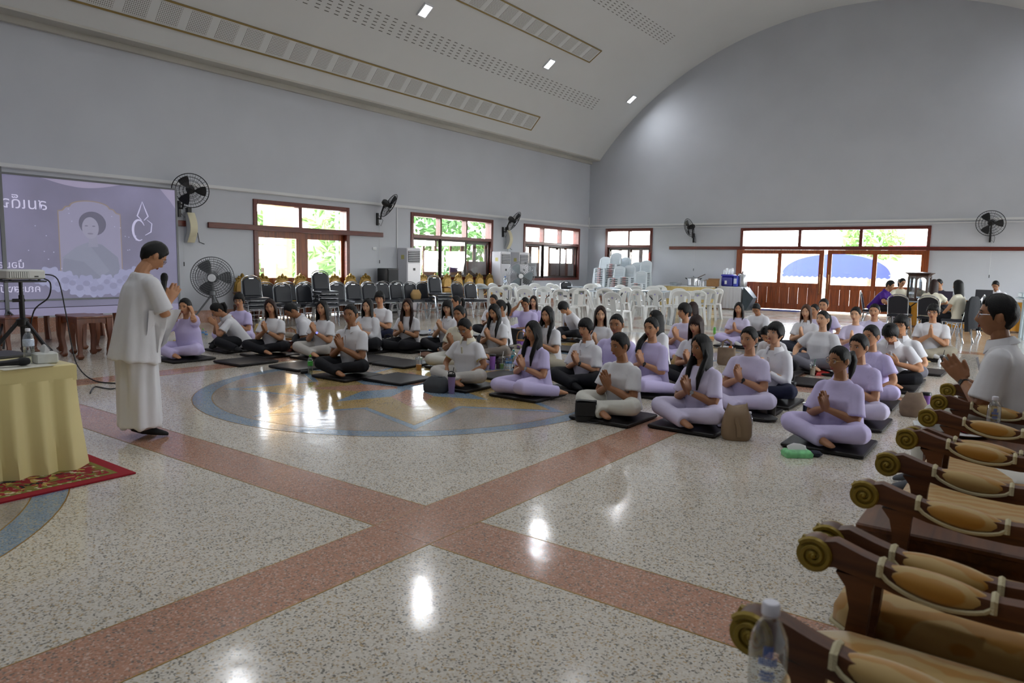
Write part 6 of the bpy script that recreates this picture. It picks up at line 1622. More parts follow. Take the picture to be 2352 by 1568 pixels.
    if px is not None:
        ca, sa = math.cos(face), math.sin(face)
        hx, hyy = top.x*ca-top.y*sa, top.x*sa+top.y*ca
        w = at(px[0], px[1], base+top.z) if Y is None else atY(px[0], px[1], Y)
        loc = Vector((w.x-hx, w.y-hyy, base))
    body.location = loc; body.rotation_euler = (0, 0, face)
    tag(body, label, 'person', group)
    REMESH.append((body, hb, hv, M_skin[skin], 0)); fv_ = -1 if pose == 'stand' else 1
    REMESH.append((so, None, None, None, fv_*.0055*loose)); REMESH.append((po, None, None, None, fv_*.006*loose))
    return body, loc, wr, Hc, Rh
def finish_remesh():
    dg = bpy.context.evaluated_depsgraph_get()
    done = []
    for o, hb, hv, ms, wrk in REMESH: done.append(bpy.data.meshes.new_from_object(o.evaluated_get(dg)))
    for (o, hb, hv, ms, wrk), me in zip(REMESH, done):
        old = o.data; o.modifiers.clear(); n = len(me.vertices); co = np.empty(n*3, np.float32); me.vertices.foreach_get('co', co); co = co.reshape(-1, 3)
        if hb is None:
            nr = np.empty(n*3, np.float32); me.vertices.foreach_get('normal', nr); nr = nr.reshape(-1, 3); sd = hash(o.name) % 97
            # soft folds: a few warped sine ridges instead of a texture
            x, y, z = co[:, 0], co[:, 1], co[:, 2]
            w1 = np.sin(38*x+9*np.sin(17*z+sd)+14*z+sd)+np.sin(31*z-22*y+6*np.sin(13*x+sd*.7)); w2 = np.sin(70*y+40*z+5*np.sin(21*x+sd))
            d = wrk*(.36*w1+.16*w2)*np.clip((z-.02)/.05, 0.15, 1)
            if wrk < 0:      # hanging cloth of the standing figure: vertical folds that deepen towards the hem
                an = np.arctan2(y, x); d = -wrk*1.5*(np.sin(7*an+2.5*z+1)+.6*np.sin(12*an-4*z))*np.clip((1.45-z)/.9, .12, 1); co = co+nr*d[:, None].astype(np.float32)
            me.vertices.foreach_set('co', co.ravel()); me.update(); o.data = me
        else:
            fv = np.empty(len(me.loops), np.int32); me.loops.foreach_get('vertex_index', fv); ls = np.empty(len(me.polygons), np.int32); me.polygons.foreach_get('loop_start', ls); lt = np.empty(len(me.polygons), np.int32); me.polygons.foreach_get('loop_total', lt)
            faces = [fv[a:a+c].tolist() for a, c in zip(ls, lt)]
            nm = bpy.data.meshes.new(o.name); nm.from_pydata(co.tolist()+list(hv), [], faces+[tuple(i+n for i in f) for f in hb.f])
            nm.polygons.foreach_set('material_index', [0]*len(faces)+hb.mi); nm.polygons.foreach_set('use_smooth', [True]*len(nm.polygons))
            for m_ in (ms, M_eye, M_iris, M_lip): nm.materials.append(m_)
            nm.update(); o.data = nm; bpy.data.meshes.remove(me)
        if old.users == 0: bpy.data.meshes.remove(old)

SPK = Vector((-5.6, 2.8, 0))
M_mat = mat('mat_vinyl', srgb('161314'), .42, spec=.35, var=.1, vscale=6, bump=.06, bscale=30)
mat_me = None
def floor_mat(x, y, label, rz=0.0):
    global mat_me
    if mat_me is None:
        mat_me = MB().bbox((0, 0, .018), (.62, .62, .032), .008).mesh('floor_mat'); mat_me.materials.append(M_mat)
    o = bpy.data.objects.new('floor_mat', mat_me); COL.objects.link(o); o.location = (x, y, .0045); o.rotation_euler = (0, 0, rz)
    return tag(o, label, 'mat', 'black floor mats')
GP = 'people seated on floor mats'
MATPOS = []
def P(short, tx, ty, bf=.35, hf=.62, mat_=True, **k):
    """seated figure whose head top sits at photo pixel tx,ty; turns partly towards the speaker"""
    S = k.get('S', .82); q = at(tx, ty, .034+S)
    yw = math.degrees(math.atan2(SPK.x-q.x, -(SPK.y-q.y)))
    bf_ = k.pop('bfix', None); hf_ = k.pop('hfix', None)
    face = R(yw*bf) if bf_ is None else R(bf_)
    hy = (yw*hf-math.degrees(face)) if hf_ is None else hf_-math.degrees(face)
    hy = max(-65, min(65, hy))
    k.setdefault('near', 1); k.setdefault('hy', hy)
    o, loc, wr, Hc, Rh = person(short, (tx, ty), face=face, group=GP, base=.0385, **k)
    if mat_:
        d = Vector((math.sin(face), -math.cos(face), 0))*.13
        mx, my = loc.x+d.x, loc.y+d.y
        for _ in range(30):
            for (ax, ay) in MATPOS:
                if abs(mx-ax) < .635 and abs(my-ay) < .635:
                    if abs(mx-ax) > abs(my-ay): mx += .03 if mx > ax else -.03
                    else: my += .03 if my > ay else -.03
        MATPOS.append((mx, my)); floor_mat(mx, my, 'black mat under the '+short)
    return o, loc
W_B = M_black; M_sil_w = mat('silver_watch', srgb('b5b5ba'), .25, .9); M_glow = mat('lit_watch', srgb('6f78c8'), .3, emit=srgb('8f96ff'), estr=.8); M_goldw = mat('gold_rim', srgb('b89a62'), .3, .9)
M_orange = mat('orange_trim', srgb('c79a55'), .7); M_dkt = mat('dark_trim', srgb('3b3b45'), .7); M_yelt = mat('yellow_trim', srgb('c9b23e'), .7)
# front row, from the speaker's side to the armchairs (Y about 6.2)
P('woman with a yellow floral collar looking down at her lap', 1063, 730, S=.80, hfix=8, hp=26, bfix=6, hands='lap', collar='cream', trim=M_yelt, pants='ltgrey', hair='tied', skin=2, glasses=M_goldw, loose=1.05, near=2, watch=(-1, M_sil_w))
P('long-haired woman in lavender kneeling to one side in front', 1225, 735, S=.80, hfix=-14, bfix=-6, pose='sideR', shirt='lav', pants='lav', hair='longfront', skin=1, loose=1.06, near=2, watch=(1, M_sil_w))
P('man in white tee and loose white trousers behind the black bag', 1423, 762, S=.79, female=False, hp=8, shirt='white', pants='offwhite', hair='short', skin=2, loose=1.06, near=2)
P('long-haired woman in pale lavender beside the beige bucket bag', 1612, 765, S=.815, shirt='lavw', pants='lavw', hair='longfront', skin=2, loose=1.05, near=2, watch=(1, M_sil_w), sleeve=.85)
P('ponytailed woman in lavender with glasses, behind the green tissue pack', 1930, 792, S=.80, shirt='lav', pants='lav', hair='pony', skin=2, glasses=M_goldw, loose=1.08, near=2, sleeve=.88)
P('man in white polo with dark sleeve lines in the front row', 806, 697, S=.855, female=False, hfix=22, bfix=10, hp=0, collar='white', trim=M_dkt, hair='crop', skin=2, near=2)
# far side by the screen
P('woman in lavender resting her head in her hands near the screen', 425, 683, S=.835, hfix=30, bfix=20, hands=('cheek', 'ear'), shirt='lav', pants='lav', hair='tied', loose=1.08)
P('bowing woman in white polo with orange sleeve trim and ponytail', 487, 697, S=.82, lean=32, hp=42, hfix=-20, bfix=-25, pose='onelegL', hands='facehide', collar='white', trim=M_orange, hair='pony', socks='sock_b')
P('short-haired person in lavender with glasses before the tripod fan', 549, 672, S=.83, hfix=40, bfix=22, shirt='lav', pants='lav', hair='mop', glasses=True, loose=1.07, watch=(1, W_B))
P('brown-haired woman in white tee tilting her head by the patchwork bag', 618, 685, S=.82, hr=-8, hfix=42, bfix=25, hair='long', hcol='brown', wz=.04, watch=(1, M_sil_w))
P('bowing man in white polo behind the wicker handle', 657, 697, S=.84, female=False, lean=38, hp=40, hfix=-30, bfix=-30, hands='fold', collar='white', hair='crop', skin=2)
P('woman in white blouse with a glowing watch behind the wicker basket', 741, 688, S=.82, hfix=25, bfix=14, pants='ltgrey', hair='long', wz=.05, watch=(1, W_B, M_glow), hp=-2)
P('woman in loose white shirt behind the man in striped-sleeve polo', 846, 684, S=.82, hfix=22, hr=6, bfix=10, hair='long', skin=0, sleeve=1.4, loose=1.1, fat=1.08)
P('young man in white tee nearest the black chairs', 872, 668, S=.85, female=False, hfix=35, bfix=18, hp=2, hair='mop', skin=1, pants='navy', watch=(1, W_B), near=0)
P('brown-haired woman in white tee with a black watch', 936, 684, S=.82, hfix=28, bfix=14, hair='longfront', hcol='brown', watch=(1, W_B), socks='sock_w', pose='sideR')
P('woman with glasses and shoulder-length hair in white polo', 1028, 687, S=.82, hfix=24, bfix=6, collar='white', hair='bangs', glasses=True, wz=.06, skin=0)
P('woman in lavender with glasses half hidden behind others', 1047, 677, S=.80, hfix=-30, bfix=-12, shirt='lav', pants='lav', hair='pony', glasses=True, near=0)
P('ponytailed woman in cream shirt behind the yellow-collared one', 1055, 700, S=.825, hfix=10, bfix=4, shirt='cream', pants='offwhite', hair='pony', skin=2, pose='sideR', loose=1.04)
P('dark-haired man of whom only the forehead shows in the back', 1134, 675, S=.80, female=False, hfix=5, hair='crop', skin=2, near=0)
P('woman with tied hair and dark strap behind the straight-haired one', 1150, 687, S=.81, hfix=-40, bfix=-20, hair='pony', near=0, skin=2)
P('straight-haired woman in white polo looking down in prayer', 1133, 697, S=.82, hfix=6, bfix=2, hp=20, collar='white', pants='taupe', hair='longfront')
P('shaven-headed man in lavender scratching his temple', 1205, 682, S=.80, female=False, lean=16, hp=24, hfix=18, bfix=14, hands=('scratch', 'fold'), shirt='lav', pants='lav', hair='crop', skin=2, loose=1.06, near=0)
P('woman in lavender with a chin-length bob and glasses', 1226, 678, S=.785, hfix=22, bfix=16, shirt='lav', pants='lav', hair='bob', hcol='brown', glasses=True, loose=1.05, near=0, skin=0)
P('woman with waist-long hair in white polo and beige trousers', 1258, 702, S=.83, hfix=2, bfix=-4, collar='white', pants='beige', hair='longfront', pose='sideR', watch=(1, W_B))
P('barefoot man in white long sleeves bowing low', 1287, 694, S=.82, female=False, lean=34, hp=44, hfix=-20, bfix=-30, sleeve=1.85, hands='lap', hair='mop', pose='cross', near=0)
P('short-haired woman in loose white polo with a big black watch', 1346, 730, S=.80, hfix=-6, bfix=-4, collar='white', hair='mop', skin=1, loose=1.1, sleeve=.9, near=2, watch=(1, W_B), socks='sock_b')
P('woman with wavy brown hair in a white top', 1380, 701, S=.83, hfix=30, bfix=10, hair='long', hcol='brown', skin=0, watch=(-1, M_sil_w))
P('broad man in lavender behind the man in white tee', 1417, 719, S=.83, female=False, fat=1.08, hfix=8, bfix=-4, shirt='lav', pants='lav', hair='crop', skin=2, hands='lap')
P('long-haired woman in white seen behind the side-ponytailed one', 1507, 711, S=.82, hfix=-45, bfix=-20, hair='long', near=0)
P('woman in lavender with a side ponytail over her shoulder', 1497, 726, S=.835, hfix=-4, bfix=-8, shirt='lav', pants='lav', hair='sidepony', sleeve=.98, pose='sideR', loose=1.04, watch=(1, W_B), socks='sock_w')
P('young man in lavender with a thick fringe, hands joined', 1573, 695, S=.84, female=False, hfix=-40, bfix=-14, shirt='lavw', pants='lav', hair='mop', near=0)
P('red-brown-haired woman in pale lavender at the back', 1592, 692, S=.78, hfix=-40, bfix=-20, shirt='lavw', pants='lav', hair='long', hcol='brown', near=0)
P('woman with brown fringe in a white printed tee', 1600, 722, S=.83, hfix=-2, bfix=-6, hair='bangs', hcol='brown', wz=-.04)
P('woman in lavender with bobbed hair and white socks, legs crossed', 1698, 693, S=.79, hfix=6, bfix=0, shirt='lavw', pants='lav', hair='bob', socks='sock_w', loose=1.06, near=0)
P('bowed man in white tee beside the woman with a bob', 1735, 697, S=.80, female=False, lean=28, hp=40, hfix=0, bfix=-10, hands='fold', hair='crop', near=0, skin=2)
P('woman in lavender with swept-back hair and large black watch', 1722, 748, S=.83, hfix=-12, bfix=-8, shirt='lavw', pants='lavw', hair='tied', loose=1.05, near=2, watch=(1, W_B))
P('dark-haired woman bent low behind the swept-back hair', 1755, 752, S=.80, lean=42, hp=48, hfix=-10, bfix=-12, hands='fold', hair='pony', shirt='white', near=0)
P('person with a black bowl cut in a white dress shirt', 1786, 739, S=.83, hfix=-22, hp=-8, bfix=-14, collar='white', sleeve=1.8, pants='navy', hair='mop', skin=0, watch=(1, W_B))
P('light-brown-haired woman in white polo with black shoulder stripes', 1853, 698, S=.82, hfix=-2, bfix=-4, collar='white', pants='dkgrey', hair='long', hcol='light', skin=0, near=0)
P('black-haired woman half hidden behind the light-brown-haired one', 1872, 697, S=.78, hfix=-20, bfix=-10, hair='tied', shirt='lavw', near=0)
P('man in lavender sitting tall by the wooden door', 1893, 684, S=.85, female=False, hfix=-4, shirt='lavw', pants='lav', hair='crop', hands='lap', near=0)
P('large woman in white tee and grey trousers leaning on one hand', 1893, 712, S=.83, fat=1.2, hfix=-20, bfix=-14, hp=-4, hands=('prop', 'lap'), pants='grey', hair='pony', skin=0)
P('woman in lavender with sleek hair praying near the black chairs', 1967, 703, S=.83, hfix=-8, bfix=0, shirt='lavw', pants='lav', hair='tied', skin=0, near=0)
P('heavy-browed man in lavender leaning forward at the back', 2010, 696, S=.84, female=False, lean=14, fat=1.08, hfix=-4, bfix=0, shirt='lavw', pants='lav', hair='crop', hands='lap', near=0)
P('short-haired woman in lavender just behind the ponytailed one', 1975, 765, S=.815, hfix=-24, bfix=-14, shirt='lav', pants='lavw', hair='short', loose=1.05, near=2)
P('woman in lavender third in the column by the armchairs', 2003, 744, S=.825, hfix=-26, bfix=-10, shirt='lav', pants='lav', hair='tied', hands='lap', loose=1.04)
P('man in white polo bowing with a hand on his chest', 2042, 747, S=.83, female=False, lean=16, hp=46, hfix=-6, bfix=0, hands=('knee', 'chest'), collar='white', hair='mop', watch=(-1, W_B))
P('young man in white polo with dark glasses', 2072, 722, S=.83, female=False, hfix=-14, bfix=-4, collar='white', pants='grey', hair='mop', glasses=True, hands='lap')
P('man in tight white tee praying apart near the registration tables', 2145, 697, S=.86, female=False, hfix=-6, bfix=2, pants='beige', hair='mop', socks='sock_w', glasses=True, wz=.03, near=1, fat=1.05)
# registration tables
GT = 'people at the registration tables'
def Q(label, px, py, Y, face, **k):
    o = person(label, (px, py), Y=Y, face=R(face), pose='chair', base=0, near=0, group=GT, **k)[0]
    o.location.z = 0
    return o
def seat_at(o, x, y): o.location.x, o.location.y = x, y
o = Q('person in a purple polo leaning over the registration table', 2043, 640, 19.3, 80, S=.82, female=False, lean=34, hp=14, shirt='purple', pants='black', hair='short', hands='desk', collar='purple'); seat_at(o, -3.1, 19.35)
o = Q('woman with glasses behind the person in purple', 2065, 645, 20.6, 20, S=.80, lean=14, hp=14, hy=20, shirt='cream', hair='pony', hands='desk', glasses=True); seat_at(o, -2.75, 20.5)
o = Q('woman with brown hair in a cream shirt printed on the back', 2143, 651, 17.9, 172, S=.80, lean=8, hp=8, shirt='cream', hair='long', hcol='brown', hands='desk'); seat_at(o, -1.74, 17.62); o_print = o
o = Q('woman in a dark jacket facing her across the table', 2163, 648, 20.2, -25, S=.80, lean=12, hp=16, shirt='dkgrey', hair='tied', hands='desk', sleeve=1.8); seat_at(o, -1.8, 20.15)
o = Q('woman in cream seen from the side in front of the jacket', 2203, 652, 18.4, -110, S=.80, lean=6, hp=4, shirt='cream', hair='long', hands='lap'); seat_at(o, -1.2, 17.15)
o = Q('man in white shirt at the grey laptop', 2292, 648, 21.9, -10, S=.80, female=False, lean=20, hp=26, shirt='white', hair='short', hands='desk', collar='white', skin=2); seat_at(o, -.74, 21.95)
white(-.74, 22.02, R(-10), 'white plastic chair under the man at the laptop', 'odd white chairs')
# round print on the cream shirt back
pr = MB(); n = 28
pr.tube([(.085*math.cos(2*PI*i/n), 0, .085*math.sin(2*PI*i/n)) for i in range(n)], .005, 5, closed=True)
pr.box((0, 0, -.012), (.15, .006, .035)); pr.box((0, 0, .03), (.10, .006, .012)); pr.box((0, 0, -.05), (.08, .006, .01))
xform(pr, Matrix.Translation((0, .165, .80)) @ Matrix.Rotation(R(8), 4, 'X')); pr.build('back_print', mat('print_dark', srgb('35453f'), .7), o_print)
# man in the armchair
o, loc, wr, Hc, Rh = person('older man in white with glasses seated praying in the carved armchair', (2300, 694), Y=5.275, base=0, face=R(-90), S=.86, pose='chair', female=False, lean=15, hy=4, hp=-2, shirt='white', pants='offwhite', hair='short', skin=2, glasses=M_sil_w, near=2, fat=1.08, loose=1.06, sleeve=.92, watch=(1, W_B), socks='sock_g', collar='white', wz=.0)
# the standing speaker
o, loc, wr, Hc, Rh = person('woman in white blouse and long white skirt standing with a microphone', loc=Vector((-5.70, 2.74, 0)), face=R(176), S=.83, pose='stand', lean=9, hy=0, hp=38, shirt='white', pants='white', hair='short', skin=1, glasses=M_sil_w, near=2, fat=1.04, loose=1.14, sleeve=.95, socks='sock_b', hem=-.24)
el_, w__, sh_ = wr[-1]
b = MB(); top_ = [el_+Vector((-.03+.0*i, .09-.03*i, .02)) for i in range(7)]; rows_ = []
for k in range(8):
    u = k/7; rows_.append([Vector((el_.x-.01-.03*math.sin(i*1.9+u*2)*(.3+u)+.05*u, el_.y+.12-.035*i*(1-.25*u)+.02*u, el_.z+.03-(.10+.025*i*(1 if i < 4 else (7-i)/4))*u*1.9)) for i in range(8)])
gr = rows_; vs_ = [q for r__ in gr for q in r__]; n_ = len(vs_); vs_ += [q+Vector((.006, 0, 0)) for q in vs_]; fs_ = []
for i in range(7):
    for j in range(7):
        q = (i*8+j, i*8+j+1, (i+1)*8+j+1, (i+1)*8+j); fs_ += [q, tuple(reversed([v+n_ for v in q]))]
b.add(vs_, fs_).build('sleeve_drape', CL['white'], o, smooth=60)
fm_ = Matrix.Rotation(R(176), 3, 'Z'); hw_ = (wr[-1][1]+wr[1][1])*.5
mp_ = loc+fm_ @ (hw_+Vector((-.0, .035, .01)))
microphone('microphone', mp_, (R(6), R(4), R(176)), 'black microphone held upright in the speaker\'s joined hands')
finish_remesh()
# empty mats
for px, py, lb in ((603, 824, 'empty black floor mat nearest the speaker on the pink band'), (694, 839, 'empty black floor mat behind the green-labelled bottle'), (916, 868, 'empty black floor mat lying on the star medallion'), (925, 833, 'empty black floor mat beside the cup of orange drink'), (868, 825, 'empty black floor mat just behind the man in white polo'), (1165, 862, 'empty black floor mat behind the kneeling woman in lavender'), (1850, 875, 'empty black floor mat in front of the large woman'), (1302, 800, 'empty black floor mat beside the bare foot of the bowing man'), (970, 763, 'empty black floor mat shining in front of the black chairs'), (2112, 850, 'empty black floor mat in front of the man praying apart')):
    q = at(px, py, .03); mx, my = q.x, q.y
    for _ in range(40):
        for (ax, ay) in MATPOS:
            if abs(mx-ax) < .635 and abs(my-ay) < .635:
                if abs(mx-ax) > abs(my-ay): mx += .02 if mx > ax else -.02
                else: my += .02 if my > ay else -.02
    MATPOS.append((mx, my)); floor_mat(mx, my, lb, R(rng.uniform(-3, 3)))

# ================================================================== THINGS ON THE FLOOR
def F(px, py, z=.001):
    q = at(px, py, 0); return Vector((q.x, q.y, z))
def bm_bag(name, label, loc, w, d, h, m_, rz=0.0, top=.75, handle=None, hm=None, flap=None, cat='bag', bulge=.06, slump=0.0, neck=None, ears=0.0):
    """soft bag: bulging lofted body with optional strap handles and flap"""
    t = thing(name, label, cat, loc, rz, 'bags on the floor')
    rows = []; n = 20; rr = random.Random(len(label))
    for i in range(9):
        u = i/8; kx = np.interp(u, [0, .12, .5, .85, 1], [.86, 1, 1+bulge, (1+top)/2, top]); ky = np.interp(u, [0, .12, .5, .85, 1], [.9, 1, 1+bulge*1.5, .75, .45 if neck is None else neck])
        row = []
        for j in range(n):
            a = 2*PI*j/n; c, s = math.cos(a), math.sin(a); e = .78
            x = w/2*kx*math.copysign(abs(c)**e, c); y = d/2*ky*math.copysign(abs(s)**e, s)
            row.append((x*(1+rr.uniform(-.02, .02)), y*(1+rr.uniform(-.03, .03))+slump*u, h*u*(1+.02*math.sin(3*a+1)*(u > .9))+ears*c*c*c*c*(u > .9)))
        rows.append(row)
    body_ = MB().loft(rows).build('bag_body', m_, t, smooth=60)
    if handle:
        for s in (-1, 1):
            MB().tube([(-w*.24, s*d*.17+slump, h*.94), (-w*.22, s*d*.2+slump, h+handle*.7), (0, s*d*.22+slump, h+handle), (w*.22, s*d*.2+slump, h+handle*.7), (w*.24, s*d*.17+slump, h*.94)], .009, 6, flat=(1.3, .6)).build('handle', hm or m_, t)
    if not flap and h > .1: MB().loft([[(x_*.93, y_*.9+slump*.1, h*.985) for x_, y_, _ in rows[-1]], [(x_*.9, y_*.85, h*1.004) for x_, y_, _ in rows[-1]]]).build('opening_shade', M_black, t)  # black cap paints the shaded inside of the open bag
    if flap: MB().bbox((0, -d/2*1.0-.006, h*.62), (w*.9, .014, h*.66), .006).build('flap', flap, t)
    return t
M_bk = mat('black_leather', srgb('141315'), .45, bump=.15, bscale=120); M_bei = mat('beige_leather', srgb('8d755a'), .5, var=.05, vscale=5); M_sue = mat('taupe_suede', srgb('7d6a58'), .9, var=.12, vscale=12)
M_gry = mat('grey_canvas', srgb('3f4246'), .85, var=.05, vscale=20); M_tan = mat('tan_canvas', srgb('a58656'), .8, var=.08, vscale=12); M_brn = mat('brown_leather', srgb('6d4a36'), .5, var=.08, vscale=8)
M_ply = mat('paper_yellow', srgb('cdb679'), .8, var=.08, vscale=9); M_wic = mat('wicker', srgb('7a4f28'), .7, var=.25, vscale=40, bump=.5, bscale=90); M_wick2 = mat('wicker_pale', srgb('9a6d38'), .6, var=.2, vscale=30)
M_pch = mat('patchwork', srgb('4d2018'), .6, var=.5, vscale=9); M_crm = mat('cream_leather', srgb('b9b1a0'), .5)
bm_bag('shoulder_bag', 'black leather flap bag in front of the man in loose white trousers', F(1345, 968), .20, .09, .20, M_bk, R(30), top=.98, flap=M_bk, bulge=.02, neck=.9)
cable('bag_strap', [F(1375, 968)+Vector((0, 0, .05)), F(1385, 972)+Vector((0, 0, .02)), F(1372, 974)+Vector((0, 0, .012)), F(1350, 972)+Vector((0, 0, .01))], .006, 'thin black strap trailing from the flap bag')
bm_bag('bucket_bag', 'beige leather bucket bag beside a clear bottle in front', F(1690, 1008), .25, .17, .27, M_bei, R(28), top=.62, handle=None, bulge=.0, neck=.22, ears=.045)
MB().tube([(-.02, -.09, .2), (.0, -.105, .12), (.01, -.1, .04)], .012, 6, flat=(1.4, .5)).build('strap', M_bei, [q for q in bpy.data.objects if q.name == 'bucket_bag'][0])
bottle(F(1719, 1003), 'clear bottle standing behind the beige bucket bag', .22, .03, M_cap, None)
bm_bag('flat_bag', 'flat black bag lying under the grey tumbler', F(1742, 962), .34, .2, .06, M_bk, R(-20), top=.8, bulge=.1)
cup(F(1771, 962), 'tall smoke-grey tumbler with a dark lid by the flat black bag', .19, .034, .042, mat('smoke_plastic', srgb('3b3837'), .3), M_black)
cup(F(1817, 922), 'tall black tumbler with straw, behind the navy tumbler', .2, .031, .041, mat('tumbler_black', srgb('141416'), .35), M_black, M_black)
cup(F(1853, 968), 'navy tumbler with a black straw beside the front right woman', .16, .04, .043, mat('tumbler_navy', srgb('1d2538'), .4), M_clear, M_black)
t = thing('tissue_pack', 'green packet of tissues with a tissue sticking out', 'tissue pack', F(1830, 1048), R(38))
MB().loft([[(-.10, -.055, 0), (.10, -.055, 0), (.10, .055, 0), (-.10, .055, 0)], [(-.105, -.06, .03), (.105, -.06, .03), (.105, .06, .03), (-.105, .06, .03)], [(-.085, -.045, .055), (.085, -.045, .055), (.085, .045, .055), (-.085, .045, .055)]]).build('wrapper', mat('pack_green', srgb('7dc98b'), .35, var=.3, vscale=22), t, smooth=60)
MB().loft([[(-.07, -.01, .05), (.07, -.01, .05), (.07, .012, .05), (-.07, .012, .05)], [(-.08, .01, .08), (.05, .0, .085), (.075, .02, .08), (-.06, .03, .082)], [(-.02, .02, .10), (.03, .015, .095), (.03, .02, .095), (-.02, .026, .10)]]).build('tissue', MATS['tissue_paper'], t)
t = thing('pouch', 'small navy pouch next to the green tissue packet', 'pouch', F(1871, 1048), R(25)); MB().bbox((0, 0, .022), (.105, .075, .044), .018).build('case', mat('pouch_navy', srgb('1d2335'), .8), t); MB().tube([(-.05, -.036, .03), (.05, -.036, .03)], .003, 5).build('zip', M_darkmetal, t)
bm_bag('drawstring_bag', 'taupe suede drawstring bag beside a purple cup near the armchairs', F(2096, 955), .24, .18, .22, M_sue, R(15), top=.55, bulge=.06, neck=.4, ears=.03)
cup(F(2124, 950), 'purple tumbler with black lid behind the suede drawstring bag', .2, .033, .043, mat('tumbler_purple', srgb('7a4f9c'), .4), M_black)
cup(F(1866, 862), 'iced coffee cup with domed lid and green straw', .13, .03, .042, M_clear, M_clear, mat('green_straw', srgb('2f6b4c'), .5), mat('milk_coffee', srgb('b9a68f'), .6), .75, dome=True)
t = thing('snack_bag', 'crumpled red and white snack bag by the iced coffee', 'snack bag', F(1886, 862), R(30)); MB().loft([[(-.09, -.05, 0), (.09, -.05, 0), (.1, .05, 0), (-.08, .05, 0)], [(-.07, -.05, .04), (.1, -.03, .05), (.08, .05, .035), (-.09, .04, .045)], [(-.03, -.01, .075), (.04, -.01, .06), (.04, .02, .06), (-.03, .02, .08)]]).build('foil', mat('snack_foil', srgb('b3322f'), .35, var=.5, vscale=25), t)
cup(F(2163, 838), 'dark drink cup beside the white bottle near the man praying apart', .14, .03, .036, mat('cup_dark', srgb('2a1d19'), .4), M_clear, M_black)
bottle(F(2157, 842), 'white milk bottle standing near the man praying apart', .13, .024, M_cap, None, water=M_white_plastic)
t = thing('tissue_pile', 'crumpled pale paper on the empty mat by the milk bottle', 'tissue', F(2124, 838, .04)); MB().ell((0, 0, .018), (.08, .05, .02), 9, 6).build('paper_wad', M_ply, t)
bottle(F(2094, 878), 'small teal-capped clear bottle beside the bowing man', .17, .028, mat('teal_cap', srgb('4fa6a6'), .4), None)
# middle group
bm_bag('holdall', 'slumped dark grey canvas bag in front of the yellow-collared woman', F(1000, 900), .30, .18, .17, M_gry, R(10), top=.6, slump=.05, bulge=.08)
cup(F(1037, 904), 'lavender insulated tumbler with handle lid and stickers', .2, .031, .042, mat('tumbler_lavender', srgb('8f7aa6'), .45), M_darkmetal, M_black, handle=True)
t = thing('small_box', 'small white box on the mat edge beside the lavender tumbler', 'box', F(1053, 890, .0385), R(12)); MB().bbox((0, 0, .017), (.09, .07, .034), .004).build('carton', M_white_plastic, t); MB().bx(-.046, -.045, -.03, .03, .008, .026).build('print', M_lblue, t, smooth=0)
t = thing('cloth', 'twisted white cloth lying on the mat of the kneeling woman', 'cloth', F(1246, 915, .040), R(-30)); MB().tube([(-.14, -.02, .02), (-.06, .0, .025), (.0, .01, .04), (.08, .05, .05), (.15, .1, .03)], [.012, .03, .035, .06, .02], 8, flat=(1, .5)).tube([(0, 0, .03), (-.02, -.07, .02), (.02, -.14, .005)], [.02, .028, .02], 8, flat=(1, .4)).build('fabric', CL['white'], t)
cup(F(962, 850), 'plastic cup of orange drink with a white straw', .155, .034, .047, M_clear, M_clear, mat('white_straw', srgb('dcdcdc'), .5), mat('orange_drink', srgb('d8892a'), .3), .5)
bottle(F(713, 860), 'green-labelled bottle with green cap before the empty mat', .25, .032, M_gcap, M_lgreen, lz=(.45, .68), water=glass('pale_tea', (.75, .85, .8), .14, .02))
t = thing('lens_tube', 'small black tube lying beside the green-labelled bottle', 'flask', F(700, 858), R(60)); MB().cyl((-.05, 0, .025), (.05, 0, .025), .024, 14).build('tube', M_black, t); MB().cyl((.05, 0, .025), (.058, 0, .025), .019, 14).build('cap', M_darkmetal, t)
def basket(loc, label, r0, r1, h, hh, m_, rz=0, name='wicker_basket'):
    t = thing(name, label, 'basket', loc, rz)
    b = MB(); n = 26; rows = []
    for i in range(13):
        u = i/12; ring = []
        for j in range(n):
            a = 2*PI*j/n; bump = 1+.018*math.cos(PI*(j+i)); ring.append(((r0[0]+(r1[0]-r0[0])*u)*bump*math.cos(a), (r0[1]+(r1[1]-r0[1])*u)*bump*math.sin(a), h*u))
        rows.append(ring)
    b.loft(rows, cap=False); b.add([(r0[0]*math.cos(2*PI*j/n), r0[1]*math.sin(2*PI*j/n), .004) for j in range(n)], [tuple(range(n))]); b.build('woven_body', m_, t, smooth=20)
    MB().tube([(r1[0]*math.cos(2*PI*j/n), r1[1]*math.sin(2*PI*j/n), h) for j in range(n)], .009, 6, closed=True).build('rim', M_wick2, t)
    MB().tube([(-r1[0], 0, h*.9), (-r1[0]*1.02, 0, h+hh*.35), (-r1[0]*.7, 0, h+hh*.85), (0, 0, h+hh), (r1[0]*.7, 0, h+hh*.85), (r1[0]*1.02, 0, h+hh*.35), (r1[0], 0, h*.9)], .009, 8).build('handle', M_wick2, t)
    return t
basket(F(747, 823), 'brown wicker basket with arched handle and small print, before the white blouse', (.11, .075), (.15, .10), .15, .15, M_wic, R(-5))
bottle(F(752, 821)+Vector((.0, .03, .01)), 'clear plastic bottle inside the wicker basket', .19, .028, M_cap, None)
t = thing('papers', 'folded white papers in the wicker basket', 'paper', F(740, 821)+Vector((0, .02, .02)), R(15)); MB().box((0, 0, .085), (.09, .006, .15), RX(R(-20))).build('sheet', MATS['paper'], t)
bm_bag('patchwork_bag', 'dark red patchwork tote standing before the bowing man', F(657, 807), .26, .14, .17, M_pch, R(8), top=1.02, bulge=.02, neck=.8)
